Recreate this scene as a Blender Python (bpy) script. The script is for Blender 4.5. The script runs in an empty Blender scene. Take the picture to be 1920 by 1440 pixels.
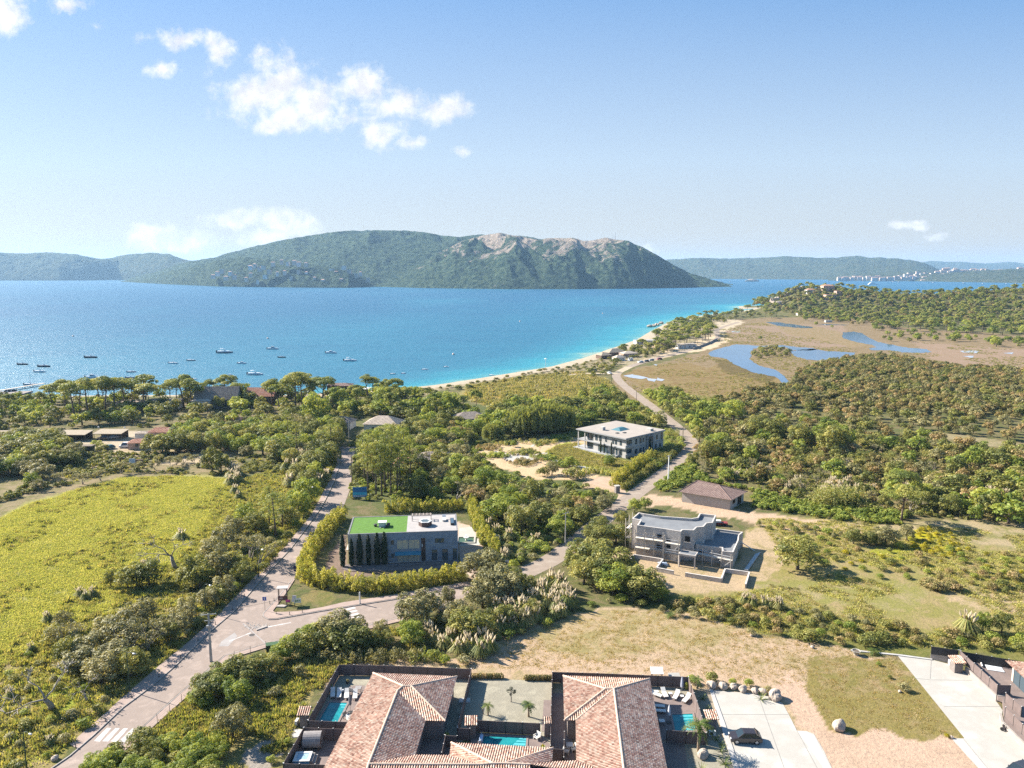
import bpy, math, random
import numpy as np
from mathutils import Vector, Matrix
PI = math.pi
C = bpy.context.scene.collection
scene = bpy.context.scene
R = random.Random(11)
CAMH, FOC, HZ = 62.0, 1440.0, 510.0
PITCH = math.atan((720 - HZ) / FOC)
CP, SP = math.cos(PITCH), math.sin(PITCH)

def G(px, py, z=0.0):
 u = (px - 960) / FOC; v = (720 - py) / FOC
 d = (u, CP + v * SP, -SP + v * CP)
 t = (z - CAMH) / d[2]
 return Vector((d[0] * t, d[1] * t, z))

def AT(px, py, dist):
 u = (px - 960) / FOC; v = (720 - py) / FOC
 d = (u, CP + v * SP, -SP + v * CP)
 t = dist / d[1]
 return Vector((d[0] * t, dist, CAMH + d[2] * t))

def PX(x, y, z=0.0):
 dz = z - CAMH
 f = y * CP - dz * SP; up = y * SP + dz * CP
 return (960 + FOC * x / f, 720 - FOC * up / f)

def GP(pts, z=0.0):
 return [G(p[0], p[1], z) for p in pts]

cam = bpy.data.cameras.new('camera'); camo = bpy.data.objects.new('camera', cam); C.objects.link(camo)
camo.location = (0, 0, CAMH); camo.rotation_euler = (PI / 2 - PITCH, 0, 0)
cam.sensor_width = 36; cam.lens = 36 * FOC / 1920; cam.clip_end = 60000; cam.clip_start = 0.5
scene.camera = camo

def tag(o, label=None, cat=None, group=None, kind=None):
 if label: o['label'] = label
 if cat: o['category'] = cat
 if group: o['group'] = group
 if kind: o['kind'] = kind
 return o

def thing(name, label, cat, loc=(0, 0, 0), rotz=0.0, group=None):
 o = bpy.data.objects.new(name, None); C.objects.link(o)
 o.empty_display_size = 0.2
 o.location = loc; o.rotation_euler = (0, 0, rotz)
 return tag(o, label, cat, group)

def dup(root, loc, rotz=0.0, label=None, group=None, scale=None):
 r = root.copy(); C.objects.link(r); r.location = loc; r.rotation_euler = (0, 0, rotz)
 if scale: r.scale = scale if hasattr(scale, '__len__') else (scale,) * 3
 if label: r['label'] = label
 if group: r['group'] = group
 for ch in list(root.children):
  c = ch.copy(); C.objects.link(c); c.parent = r
  for g in ch.children:
   d = g.copy(); C.objects.link(d); d.parent = c
 return r

class MB:
 def __init__(s): s.v = []; s.f = []; s.uv = {}
 def add(s, vs, fs):
  o = len(s.v); s.v += [tuple(v) for v in vs]; s.f += [tuple(i + o for i in f) for f in fs]; return s
 def box(s, x0, x1, y0, y1, z0, z1):
  return s.prism([(x0, y0), (x1, y0), (x1, y1), (x0, y1)], z0, z1)
 def cbox(s, c, sx, sy, z0, z1, rz=0.0):
  a, b = math.cos(rz), math.sin(rz)
  q = [(c[0] + a * x - b * y, c[1] + b * x + a * y) for x, y in ((-sx / 2, -sy / 2), (sx / 2, -sy / 2), (sx / 2, sy / 2), (-sx / 2, sy / 2))]
  return s.prism(q, z0, z1)
 def prism(s, poly, z0, z1, top=None):
  n = len(poly); top = top or poly
  if sum(poly[i][0] * poly[(i + 1) % n][1] - poly[(i + 1) % n][0] * poly[i][1] for i in range(n)) < 0:
   poly = poly[::-1]; top = top[::-1]
  vs = [(p[0], p[1], z0) for p in poly] + [(p[0], p[1], z1) for p in top]
  fs = [tuple(range(n))[::-1], tuple(range(n, 2 * n))] + [(i, (i + 1) % n, n + (i + 1) % n, n + i) for i in range(n)]
  return s.add(vs, fs)
 def sheet(s, poly, z):
  n = len(poly)
  if sum(poly[i][0] * poly[(i + 1) % n][1] - poly[(i + 1) % n][0] * poly[i][1] for i in range(n)) < 0: poly = poly[::-1]
  return s.add([(p[0], p[1], z) for p in poly], [tuple(range(n))])
 def bar(s, a, b, w, h=None):
  a = Vector(a); b = Vector(b); h = h or w
  d = (b - a).normalized(); up = Vector((0, 0, 1)) if abs(d.z) < 0.95 else Vector((0, 1, 0))
  r = d.cross(up).normalized() * w / 2; u = r.cross(d).normalized() * h / 2
  vs = [p + i * r + j * u for p in (a, b) for i, j in ((-1, -1), (1, -1), (1, 1), (-1, 1))]
  return s.add(vs, [(3, 2, 1, 0), (4, 5, 6, 7), (0, 1, 5, 4), (1, 2, 6, 5), (2, 3, 7, 6), (3, 0, 4, 7)])
 def tube(s, pts, rad, n=6):
  pts = [Vector(p) for p in pts]; m = len(pts)
  if not hasattr(rad, '__len__'): rad = [rad] * m
  vs = []
  for i, p in enumerate(pts):
   d = (pts[min(i + 1, m - 1)] - pts[max(i - 1, 0)]).normalized()
   a = d.cross(Vector((0.31, 0.95, 0.02))).normalized(); b = d.cross(a)
   vs += [p + (a * math.cos(2 * PI * k / n) + b * math.sin(2 * PI * k / n)) * rad[i] for k in range(n)]
  fs = [(i * n + k, i * n + (k + 1) % n, (i + 1) * n + (k + 1) % n, (i + 1) * n + k) for i in range(m - 1) for k in range(n)]
  fs += [tuple(range(n))[::-1], tuple(range((m - 1) * n, m * n))]
  return s.add(vs, fs)
 def lathe(s, prof, c=(0, 0), n=12):
  vs = [(c[0] + r * math.cos(2 * PI * k / n), c[1] + r * math.sin(2 * PI * k / n), z) for r, z in prof for k in range(n)]
  m = len(prof)
  fs = [(i * n + k, i * n + (k + 1) % n, (i + 1) * n + (k + 1) % n, (i + 1) * n + k) for i in range(m - 1) for k in range(n)]
  fs += [tuple(range(n))[::-1], tuple(range((m - 1) * n, m * n))]
  return s.add(vs, fs)
 def blob(s, c, r, seed=0, amp=0.25, nu=14, nv=9, flat=None):
  rr = random.Random(seed); ph = [(rr.uniform(1.0, 3.2), rr.uniform(1.0, 3.2), rr.uniform(0, 6.3)) for _ in range(5)]
  vs = []
  for j in range(nv + 1):
   t = PI * j / nv
   for i in range(nu):
    p = 2 * PI * i / nu
    d = Vector((math.sin(t) * math.cos(p), math.sin(t) * math.sin(p), math.cos(t)))
    k = 1 + amp * sum(math.sin(a * d.x * 2 + b * d.y * 2 + c_ + d.z * a) for a, b, c_ in ph) / 2.5
    z = c[2] + d.z * r[2] * k
    if flat is not None: z = max(z, flat)
    vs.append((c[0] + d.x * r[0] * k, c[1] + d.y * r[1] * k, z))
  fs = [(j * nu + i, (j + 1) * nu + i, (j + 1) * nu + (i + 1) % nu, j * nu + (i + 1) % nu) for j in range(nv) for i in range(nu)]
  return s.add(vs, fs)
 def mesh(s, name, m, smooth=False, org=None):
  me = bpy.data.meshes.new(name)
  vs = s.v if org is None else [(v[0] - org[0], v[1] - org[1], v[2] - org[2]) for v in s.v]
  me.from_pydata(vs, [], s.f); me.update()
  if m: me.materials.append(m)
  if smooth: me.polygons.foreach_set('use_smooth', [True] * len(me.polygons))
  return me
 def build(s, name, m, parent=None, smooth=False, world=False):
  org = None
  if world and parent is not None:
   r = parent
   while r.parent: r = r.parent
   org = r.location
  o = bpy.data.objects.new(name, s.mesh(name, m, smooth, org)); C.objects.link(o)
  if parent is not None: o.parent = parent
  return o

def struct(name, mb, m, smooth=False):
 return tag(mb.build(name, m, None, smooth), kind='structure')

MATS = {}
def nodes(name):
 m = bpy.data.materials.new(name); m.use_nodes = True
 nt = m.node_tree; nt.nodes.clear()
 return m, nt, nt.nodes, nt.links

def N(nt, typ, **kw):
 n = nt.nodes.new(typ)
 for k, v in kw.items():
  if k.startswith('i_'): n.inputs[k[2:].replace('_', ' ')].default_value = v
  else: setattr(n, k, v)
 return n

def ramp(nt, stops, fac):
 r = nt.nodes.new('ShaderNodeValToRGB'); e = r.color_ramp.elements
 while len(e) < len(stops): e.new(0.5)
 for i, (p, c) in enumerate(stops):
  e[i].position = p; e[i].color = (*c, 1) if len(c) == 3 else c
 nt.links.new(fac, r.inputs['Fac'])
 return r

def mat(name, a, b=None, scale=1.0, rough=0.8, bump=0.0, metal=0.0, bscale=None, spec=0.3, third=None):
 if name in MATS: return MATS[name]
 m, nt, ns, ln = nodes(name)
 out = N(nt, 'ShaderNodeOutputMaterial'); p = N(nt, 'ShaderNodeBsdfPrincipled')
 p.inputs['Roughness'].default_value = rough; p.inputs['Metallic'].default_value = metal
 p.inputs['Specular IOR Level'].default_value = spec
 tc = N(nt, 'ShaderNodeTexCoord')
 no = N(nt, 'ShaderNodeTexNoise', i_Scale=scale, i_Detail=6.0, i_Roughness=0.65)
 ln.new(tc.outputs['Object'], no.inputs['Vector'])
 b = b or tuple(x * 0.82 for x in a)
 st = [(0.36, a), (0.64, b)] if not third else [(0.3, a), (0.5, b), (0.7, third)]
 r = ramp(nt, st, no.outputs['Fac'])
 ln.new(r.outputs['Color'], p.inputs['Base Color'])
 if bump:
  n2 = N(nt, 'ShaderNodeTexNoise', i_Scale=bscale or scale * 6, i_Detail=4.0); ln.new(tc.outputs['Object'], n2.inputs['Vector'])
  bp = N(nt, 'ShaderNodeBump', i_Strength=min(1.0, bump), i_Distance=0.1 * max(1, bump)); ln.new(n2.outputs['Fac'], bp.inputs['Height'])
  ln.new(bp.outputs['Normal'], p.inputs['Normal'])
 ln.new(p.outputs['BSDF'], out.inputs['Surface'])
 MATS[name] = m
 return m

def brickmat(name, a, b, mortar, bw, bh, rough=0.85, ms=0.02, bump=0.4):
 m, nt, ns, ln = nodes(name)
 out = N(nt, 'ShaderNodeOutputMaterial'); p = N(nt, 'ShaderNodeBsdfPrincipled', i_Roughness=rough)
 tc = N(nt, 'ShaderNodeTexCoord'); sp = N(nt, 'ShaderNodeSeparateXYZ'); ln.new(tc.outputs['Object'], sp.inputs[0])
 ad = N(nt, 'ShaderNodeMath', operation='ADD'); ln.new(sp.outputs[0], ad.inputs[0]); ln.new(sp.outputs[1], ad.inputs[1])
 cb = N(nt, 'ShaderNodeCombineXYZ'); ln.new(ad.outputs[0], cb.inputs[0]); ln.new(sp.outputs[2], cb.inputs[1])
 br = N(nt, 'ShaderNodeTexBrick', i_Scale=1.0); br.inputs['Brick Width'].default_value = bw; br.inputs['Row Height'].default_value = bh
 br.inputs['Mortar Size'].default_value = ms; br.inputs['Color1'].default_value = (*a, 1); br.inputs['Color2'].default_value = (*b, 1); br.inputs['Mortar'].default_value = (*mortar, 1)
 ln.new(cb.outputs[0], br.inputs['Vector'])
 no = N(nt, 'ShaderNodeTexNoise', i_Scale=0.9, i_Detail=5.0); ln.new(tc.outputs['Object'], no.inputs['Vector'])
 mx = N(nt, 'ShaderNodeMix', data_type='RGBA', blend_type='MULTIPLY'); mx.inputs[0].default_value = 0.6
 rr = ramp(nt, [(0.35, (0.72, 0.72, 0.72)), (0.65, (1.1, 1.08, 1.05))], no.outputs['Fac'])
 ln.new(br.outputs['Color'], mx.inputs[6]); ln.new(rr.outputs['Color'], mx.inputs[7]); ln.new(mx.outputs[2], p.inputs['Base Color'])
 bp = N(nt, 'ShaderNodeBump', i_Strength=bump, i_Distance=0.03); ln.new(br.outputs['Fac'], bp.inputs['Height']); bp.invert = True
 ln.new(bp.outputs['Normal'], p.inputs['Normal']); ln.new(p.outputs['BSDF'], out.inputs['Surface'])
 MATS[name] = m
 return m

def leafmat(name, stops, trans=0.35, tcol=None, hue=0.5):
 m, nt, ns, ln = nodes(name)
 out = N(nt, 'ShaderNodeOutputMaterial')
 at = N(nt, 'ShaderNodeAttribute', attribute_name='tint'); oi = N(nt, 'ShaderNodeObjectInfo')
 ma = N(nt, 'ShaderNodeMath', operation='MULTIPLY_ADD'); ln.new(oi.outputs['Random'], ma.inputs[0]); ma.inputs[1].default_value = hue
 ln.new(at.outputs['Fac'], ma.inputs[2])
 sb = N(nt, 'ShaderNodeMath', operation='SUBTRACT'); ln.new(ma.outputs[0], sb.inputs[0]); sb.inputs[1].default_value = hue / 2
 r = ramp(nt, stops, sb.outputs[0])
 d = N(nt, 'ShaderNodeBsdfPrincipled', i_Roughness=0.55); d.inputs['Specular IOR Level'].default_value = 0.25
 t = N(nt, 'ShaderNodeBsdfTranslucent'); mx = N(nt, 'ShaderNodeMixShader'); mx.inputs[0].default_value = trans
 ln.new(r.outputs['Color'], d.inputs['Base Color'])
 hs = N(nt, 'ShaderNodeMix', data_type='RGBA', blend_type='MULTIPLY'); hs.inputs[0].default_value = 1.0
 hs.inputs[7].default_value = (*(tcol or (1.5, 1.35, 0.6)), 1); ln.new(r.outputs['Color'], hs.inputs[6]); ln.new(hs.outputs[2], t.inputs['Color'])
 ln.new(d.outputs[0], mx.inputs[1]); ln.new(t.outputs[0], mx.inputs[2]); ln.new(mx.outputs[0], out.inputs['Surface'])
 MATS[name] = m
 return m

def glassmat(name, tint=(0.05, 0.08, 0.1), rough=0.05):
 m, nt, ns, ln = nodes(name)
 out = N(nt, 'ShaderNodeOutputMaterial'); p = N(nt, 'ShaderNodeBsdfPrincipled', i_Roughness=rough)
 p.inputs['Base Color'].default_value = (*tint, 1); p.inputs['Specular IOR Level'].default_value = 0.9
 no = N(nt, 'ShaderNodeTexNoise', i_Scale=0.7); tc = N(nt, 'ShaderNodeTexCoord'); ln.new(tc.outputs['Object'], no.inputs['Vector'])
 bp = N(nt, 'ShaderNodeBump', i_Strength=0.05); ln.new(no.outputs['Fac'], bp.inputs['Height']); ln.new(bp.outputs['Normal'], p.inputs['Normal'])
 ln.new(p.outputs['BSDF'], out.inputs['Surface']); MATS[name] = m
 return m

def np_mesh(name, verts, quads, m, tint=None, smooth=False):
 me = bpy.data.meshes.new(name); nv = len(verts); nf, k = quads.shape
 me.vertices.add(nv); me.vertices.foreach_set('co', np.asarray(verts, dtype=np.float32).ravel())
 me.loops.add(nf * k); me.loops.foreach_set('vertex_index', quads.astype(np.int32).ravel())
 me.polygons.add(nf); me.polygons.foreach_set('loop_start', np.arange(0, nf * k, k, dtype=np.int32))
 if tint is not None:
  a = me.attributes.new('tint', 'FLOAT', 'POINT'); a.data.foreach_set('value', np.asarray(tint, dtype=np.float32))
 if smooth: me.polygons.foreach_set('use_smooth', np.ones(nf, dtype=bool))
 me.update(calc_edges=True); me.validate()
 if m: me.materials.append(m)
 return me

_ORD = 'first second third fourth fifth sixth seventh eighth ninth tenth eleventh twelfth thirteenth fourteenth fifteenth sixteenth seventeenth eighteenth nineteenth'.split()
_TENS = {2: 'twenty', 3: 'thirty', 4: 'forty', 5: 'fifty', 6: 'sixty', 7: 'seventy', 8: 'eighty', 9: 'ninety'}
def ordinal(n):
 if n >= 100: return ('hundred-' if n < 200 else 'two-hundred-') + (ordinal(n % 100) if n % 100 else 'th')
 if n < 20: return _ORD[n - 1]
 t, u = divmod(n, 10)
 return (_TENS[t][:-1] + 'ieth') if u == 0 else _TENS[t] + '-' + _ORD[u - 1]

def inpoly(x, y, poly):
 x = np.asarray(x); y = np.asarray(y); c = np.zeros(x.shape, dtype=bool); n = len(poly); j = n - 1
 for i in range(n):
  xi, yi, xj, yj = poly[i][0], poly[i][1], poly[j][0], poly[j][1]
  if yi != yj:
   c ^= ((yi > y) != (yj > y)) & (x < (xj - xi) * (y - yi) / (yj - yi) + xi)
  j = i
 return c

def vnoise(x, y, seed=0):
 x = np.asarray(x, dtype=float); y = np.asarray(y, dtype=float)
 xi = np.floor(x).astype(np.int64); yi = np.floor(y).astype(np.int64); fx = x - xi; fy = y - yi
 fx = fx * fx * (3 - 2 * fx); fy = fy * fy * (3 - 2 * fy)
 def h(a, b):
  n = (a * 374761393 + b * 668265263 + seed * 974634777) & 0x7fffffff
  n = ((n ^ (n >> 13)) * 1274126177) & 0x7fffffff
  return ((n ^ (n >> 16)) & 0xffff) / 65535.0
 return (h(xi, yi) * (1 - fx) + h(xi + 1, yi) * fx) * (1 - fy) + (h(xi, yi + 1) * (1 - fx) + h(xi + 1, yi + 1) * fx) * fy

def fbm(x, y, seed=0, o=4):
 s = 0; a = 0.5; t = 0
 for k in range(o):
  s = s + a * vnoise(np.asarray(x) * 2 ** k, np.asarray(y) * 2 ** k, seed + k); t += a; a *= 0.5
 return s / t
SUN_AZ, SUN_EL = math.radians(-65), math.radians(33)
sdir = Vector((math.sin(SUN_AZ) * math.cos(SUN_EL), math.cos(SUN_AZ) * math.cos(SUN_EL), math.sin(SUN_EL)))
sl = bpy.data.lights.new('sun', 'SUN'); sl.energy = 5.0; sl.angle = math.radians(0.5); sl.color = (1.0, 0.94, 0.84)
so = bpy.data.objects.new('sun', sl); C.objects.link(so); so.rotation_euler = (-sdir).to_track_quat('-Z', 'Y').to_euler(); so.location = (-200, 100, 300)
scene.view_settings.view_transform = 'Standard'; scene.view_settings.look = 'None'; scene.view_settings.gamma = 1.0; scene.view_settings.exposure = 1.58
scene.render.engine = 'CYCLES'
cy = scene.cycles; cy.max_bounces = 6; cy.diffuse_bounces = 2; cy.glossy_bounces = 2; cy.transmission_bounces = 4; cy.transparent_max_bounces = 6; cy.volume_bounces = 1
cy.use_denoising = False; cy.denoiser = 'OPENIMAGEDENOISE'; cy.adaptive_threshold = 0.007
cy.sample_clamp_direct = 6.0; cy.sample_clamp_indirect = 2.0; cy.caustics_reflective = False; cy.caustics_refractive = False

CLOUDS = [(530, 150, 62, 52, 1), (590, 195, 80, 46, 1), (480, 180, 72, 42, 1), (535, 225, 60, 26, 1), (680, 160, 60, 32, 1), (745, 195, 70, 24, 1), (835, 204, 50, 26, 1),
          (712, 250, 40, 30, 1), (775, 268, 38, 13, .85), (340, 75, 60, 18, .85), (410, 95, 32, 34, .8), (300, 130, 30, 12, .75), (490, 95, 16, 16, .6), (5, 22, 42, 52, 1), (120, 10, 42, 12, .7), (180, 52, 14, 10, .5),
          (292, 446, 46, 26, 1.15), (375, 452, 40, 22, 1.0), (440, 412, 70, 16, 1.0), (520, 410, 50, 22, 1.1), (570, 430, 48, 22, 1.0), (510, 446, 54, 20, 1.0), (330, 464, 80, 10, .8), (1690, 424, 28, 10, 1.1), (1716, 424, 20, 10, 1.1), (1758, 441, 24, 8, .9), (1220, 470, 18, 12, .9), (872, 284, 16, 6, .5)]
def build_world():
 w = bpy.data.worlds.new('World'); scene.world = w; w.use_nodes = True
 nt = w.node_tree; ln = nt.links; bg = nt.nodes['Background']
 sk = N(nt, 'ShaderNodeTexSky', sky_type='NISHITA', sun_disc=False, sun_elevation=SUN_EL, sun_rotation=SUN_AZ, altitude=0, air_density=0.65, dust_density=0.8, ozone_density=3.0)
 def M(op, a, b=None, c=None, clamp=False):
  n = nt.nodes.new('ShaderNodeMath'); n.operation = op; n.use_clamp = clamp
  for i, x in enumerate((a, b, c)):
   if x is None: continue
   if isinstance(x, (int, float)): n.inputs[i].default_value = x
   else: ln.new(x, n.inputs[i])
  return n.outputs[0]
 mx = N(nt, 'ShaderNodeMix', data_type='RGBA'); mx.inputs[0].default_value = 0.7
 ln.new(sk.outputs[0], mx.inputs[6]); base = mx.outputs[2]
 tc = N(nt, 'ShaderNodeTexCoord'); sp = N(nt, 'ShaderNodeSeparateXYZ'); ln.new(tc.outputs['Generated'], sp.inputs[0])
 yy = M('MAXIMUM', sp.outputs[1], 0.02)
 U = M('DIVIDE', sp.outputs[0], yy); V = M('DIVIDE', sp.outputs[2], yy)
 vs = M('MULTIPLY', V, 1 / 0.6); pr = ramp(nt, [(0.0, (.31, .285, .255)), (0.08, (.31, .305, .285)), (0.23, (.27, .325, .375)), (0.6, (.092, .20, .37)), (1.0, (.06, .16, .33))], vs)
 sc_ = N(nt, 'ShaderNodeMix', data_type='RGBA', blend_type='MULTIPLY'); sc_.inputs[0].default_value = 1.0; sc_.inputs[7].default_value = (10, 10, 10, 1); ln.new(pr.outputs['Color'], sc_.inputs[6]); ln.new(sc_.outputs[2], mx.inputs[7])
 fm = N(nt, 'ShaderNodeMapRange'); ln.new(V, fm.inputs[0])
 for i, x in ((1, 0.0), (2, 0.34), (3, 0.95), (4, 0.7)): fm.inputs[i].default_value = x
 ln.new(fm.outputs[0], mx.inputs[0])
 cb = N(nt, 'ShaderNodeCombineXYZ'); ln.new(U, cb.inputs[0]); ln.new(V, cb.inputs[1])
 def noise(scale, det, off):
  mp = N(nt, 'ShaderNodeVectorMath', operation='ADD'); mp.inputs[1].default_value = off; ln.new(cb.outputs[0], mp.inputs[0])
  n = N(nt, 'ShaderNodeTexNoise', i_Scale=scale, i_Detail=det, i_Roughness=0.62); ln.new(mp.outputs[0], n.inputs['Vector']); return n.outputs['Fac']
 w1 = noise(22, 6, (3.1, 0, 0)); w2 = noise(22, 6, (0, 7.7, 0))
 U2 = M('MULTIPLY_ADD', M('SUBTRACT', w1, 0.5), 0.05, U); V2 = M('MULTIPLY_ADD', M('SUBTRACT', w2, 0.5), 0.026, V)
 dens = None
 for (px, py, rx, ry, k) in CLOUDS:
  u = (px - 960) / FOC; v = (720 - py) / FOC
  fy = CP + v * SP; cu = u / fy; cv = (-SP + v * CP) / fy
  a = M('MULTIPLY', M('SUBTRACT', U2, cu), FOC / rx / 1.12); b = M('MULTIPLY', M('SUBTRACT', V2, cv), FOC / ry / 1.12)
  d = M('SUBTRACT', 1.0, M('SQRT', M('ADD', M('MULTIPLY', a, a), M('MULTIPLY', b, b))))
  d = M('MULTIPLY', d, k) if k != 1 else d
  dens = d if dens is None else M('SMOOTH_MAX', dens, d, 0.45)
 n1 = noise(30, 10, (0.4, 1.3, 0)); n2 = noise(85, 8, (1.4, 5.3, 0))
 D = M('ADD', M('ADD', dens, M('MULTIPLY', M('SUBTRACT', n1, 0.5), 2.0)), M('MULTIPLY', M('SUBTRACT', n2, 0.5), 0.75))
 al = N(nt, 'ShaderNodeMapRange', interpolation_type='SMOOTHSTEP'); ln.new(D, al.inputs[0])
 for i, x in ((1, -0.1), (2, 0.85), (3, 0.0), (4, 1.0)): al.inputs[i].default_value = x
 core = N(nt, 'ShaderNodeMapRange', interpolation_type='SMOOTHSTEP'); ln.new(M('ADD', noise(34, 6, (0.4, 1.318, 0)), M('MULTIPLY', dens, 0.12)), core.inputs[0])
 for i, x in ((1, 0.47), (2, 0.72), (3, 0.0), (4, 1.0)): core.inputs[i].default_value = x
 cc = N(nt, 'ShaderNodeMix', data_type='RGBA'); cc.inputs[6].default_value = (4.95, 4.95, 4.95, 1); cc.inputs[7].default_value = (3.9, 3.95, 4.25, 1); ln.new(core.outputs[0], cc.inputs[0])
 fin = N(nt, 'ShaderNodeMix', data_type='RGBA'); ln.new(al.outputs[0], fin.inputs[0]); ln.new(base, fin.inputs[6]); ln.new(cc.outputs[2], fin.inputs[7])
 ln.new(fin.outputs[2], bg.inputs[0]); bg.inputs[1].default_value = 0.074
build_world()

def build_haze():
 m, nt, ns, ln = nodes('air'); out = N(nt, 'ShaderNodeOutputMaterial')
 v = N(nt, 'ShaderNodeVolumePrincipled'); v.inputs['Color'].default_value = (0.44, 0.70, 0.98, 1); v.inputs['Density'].default_value = 0.00005; v.inputs['Anisotropy'].default_value = 0.2
 ln.new(v.outputs[0], out.inputs['Volume'])
 mb = MB().box(-16000, 16000, -300, 15500, -12, 345)
 o = mb.build('haze', m); tag(o, kind='stuff'); o.visible_shadow = True
build_haze()

SHORE = [(-400, 752), (0, 748), (150, 742), (330, 741), (500, 742), (640, 736), (700, 732), (760, 728), (820, 722), (880, 713), (960, 700), (1040, 687), (1100, 671), (1150, 654), (1200, 636), (1226, 620), (1245, 610), (1265, 601), (1300, 594), (1350, 588), (1390, 584), (1425, 577)]
shoreW = [(p.x, p.y) for p in GP(SHORE)]
LAND = [(-900, 5)] + shoreW + [(390, 1310), (420, 1420), (560, 1500), (760, 1560), (1300, 1600), (2900, 1500), (2900, 5)]
def shore_dist(x, y):
 d = np.full(np.shape(x), 1e9); q = shoreW + [(390, 1310), (420, 1420), (560, 1500), (760, 1560), (1300, 1600)]
 for (ax, ay), (bx, by) in zip(q[:-1], q[1:]):
  dx, dy = bx - ax, by - ay; t = np.clip(((x - ax) * dx + (y - ay) * dy) / (dx * dx + dy * dy), 0, 1)
  d = np.minimum(d, np.hypot(x - ax - t * dx, y - ay - t * dy))
 return d

def hillz(x, y):
 g = lambda cx, cy, sx, sy, h: h * np.exp(-((x - cx) / sx) ** 2 - ((y - cy) / sy) ** 2)
 a = g(478, 1190, 95, 105, 27) + g(455, 1175, 34, 44, 8) + g(760, 1120, 200, 120, 24) + g(610, 1200, 120, 100, 9) + g(980, 1150, 240, 150, 20)
 return a

def grid_mesh(name, us, ds, zf):
 U, D = np.meshgrid(us, ds); X = U * D * 1.012; Y = D
 Z = zf(X, Y); n, m = U.shape
 v = np.stack([X.ravel(), Y.ravel(), Z.ravel()], 1)
 i = np.arange(n * m).reshape(n, m); q = np.stack([i[:-1, :-1], i[:-1, 1:], i[1:, 1:], i[1:, :-1]], -1).reshape(-1, 4)
 return v, q, X, Y, Z

def attr(me, name, arr):
 a = me.attributes.new(name, 'FLOAT_COLOR', 'POINT'); c = np.ones((len(arr), 4), dtype=np.float32); c[:, :3] = arr; a.data.foreach_set('color', c.ravel())

def build_sea():
 us = np.linspace(-1.6, 1.6, 370); ds = np.concatenate([np.geomspace(260, 1700, 240), np.geomspace(1750, 15000, 60)])
 v, q, X, Y, Z = grid_mesh('sea', us, ds, lambda x, y: x * 0 - 0.35)
 d = shore_dist(X, Y).ravel()
 x = X.ravel(); y = Y.ravel()
 bank = fbm(x / 160, y / 420, 5, 3)
 shelf = 25 + 120 * np.clip((x + 180) / 420, 0, 1)
 depth = np.clip(d / shelf, 0, 1) * 0.55 + np.clip(d / 900, 0, 1) * 0.45 + (bank - 0.5) * 0.5 * np.clip(d / 150, 0, 1)
 depth = np.where(x < -130 + (y - 380) * 0.1, np.maximum(depth, 0.4), depth)
 me = np_mesh('sea', v, q, None); a = me.attributes.new('depth', 'FLOAT', 'POINT'); a.data.foreach_set('value', np.clip(depth, 0, 1).astype(np.float32))
 m, nt, ns, ln = nodes('sea_water'); out = N(nt, 'ShaderNodeOutputMaterial'); p = N(nt, 'ShaderNodeBsdfPrincipled', i_Roughness=0.42, i_IOR=1.33); p.inputs['Specular IOR Level'].default_value = 0.55
 at = N(nt, 'ShaderNodeAttribute', attribute_name='depth'); tc = N(nt, 'ShaderNodeTexCoord')
 mp = N(nt, 'ShaderNodeMapping'); mp.inputs['Scale'].default_value = (0.012, 0.03, 1); ln.new(tc.outputs['Object'], mp.inputs[0])
 no = N(nt, 'ShaderNodeTexNoise', i_Scale=1.0, i_Detail=8.0, i_Roughness=0.7); ln.new(mp.outputs[0], no.inputs['Vector'])
 ad = N(nt, 'ShaderNodeMath', operation='MULTIPLY_ADD'); ln.new(no.outputs['Fac'], ad.inputs[0]); ad.inputs[1].default_value = 0.5; ln.new(at.outputs['Fac'], ad.inputs[2])
 sb = N(nt, 'ShaderNodeMath', operation='SUBTRACT'); ln.new(ad.outputs[0], sb.inputs[0]); sb.inputs[1].default_value = 0.25
 r = ramp(nt, [(0.0, (0.24, 0.34, 0.28)), (0.03, (0.09, 0.28, 0.29)), (0.13, (0.025, 0.22, 0.285)), (0.38, (0.024, 0.155, 0.23)), (0.8, (0.018, 0.112, 0.19)), (1.0, (0.016, 0.095, 0.175))], sb.outputs[0])
 ln.new(r.outputs['Color'], p.inputs['Base Color'])
 m2 = N(nt, 'ShaderNodeMapping'); m2.inputs['Scale'].default_value = (0.07, 0.2, 1); ln.new(tc.outputs['Object'], m2.inputs[0])
 n2 = N(nt, 'ShaderNodeTexNoise', i_Scale=1.0, i_Detail=7.0, i_Roughness=0.72); ln.new(m2.outputs[0], n2.inputs['Vector'])
 bp = N(nt, 'ShaderNodeBump', i_Strength=0.8, i_Distance=2.2); ln.new(n2.outputs['Fac'], bp.inputs['Height']); ln.new(bp.outputs['Normal'], p.inputs['Normal'])
 ln.new(p.outputs['BSDF'], out.inputs['Surface']); me.materials.append(m)
 o = bpy.data.objects.new('sea', me); C.objects.link(o); tag(o, kind='structure')
build_sea()

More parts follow.
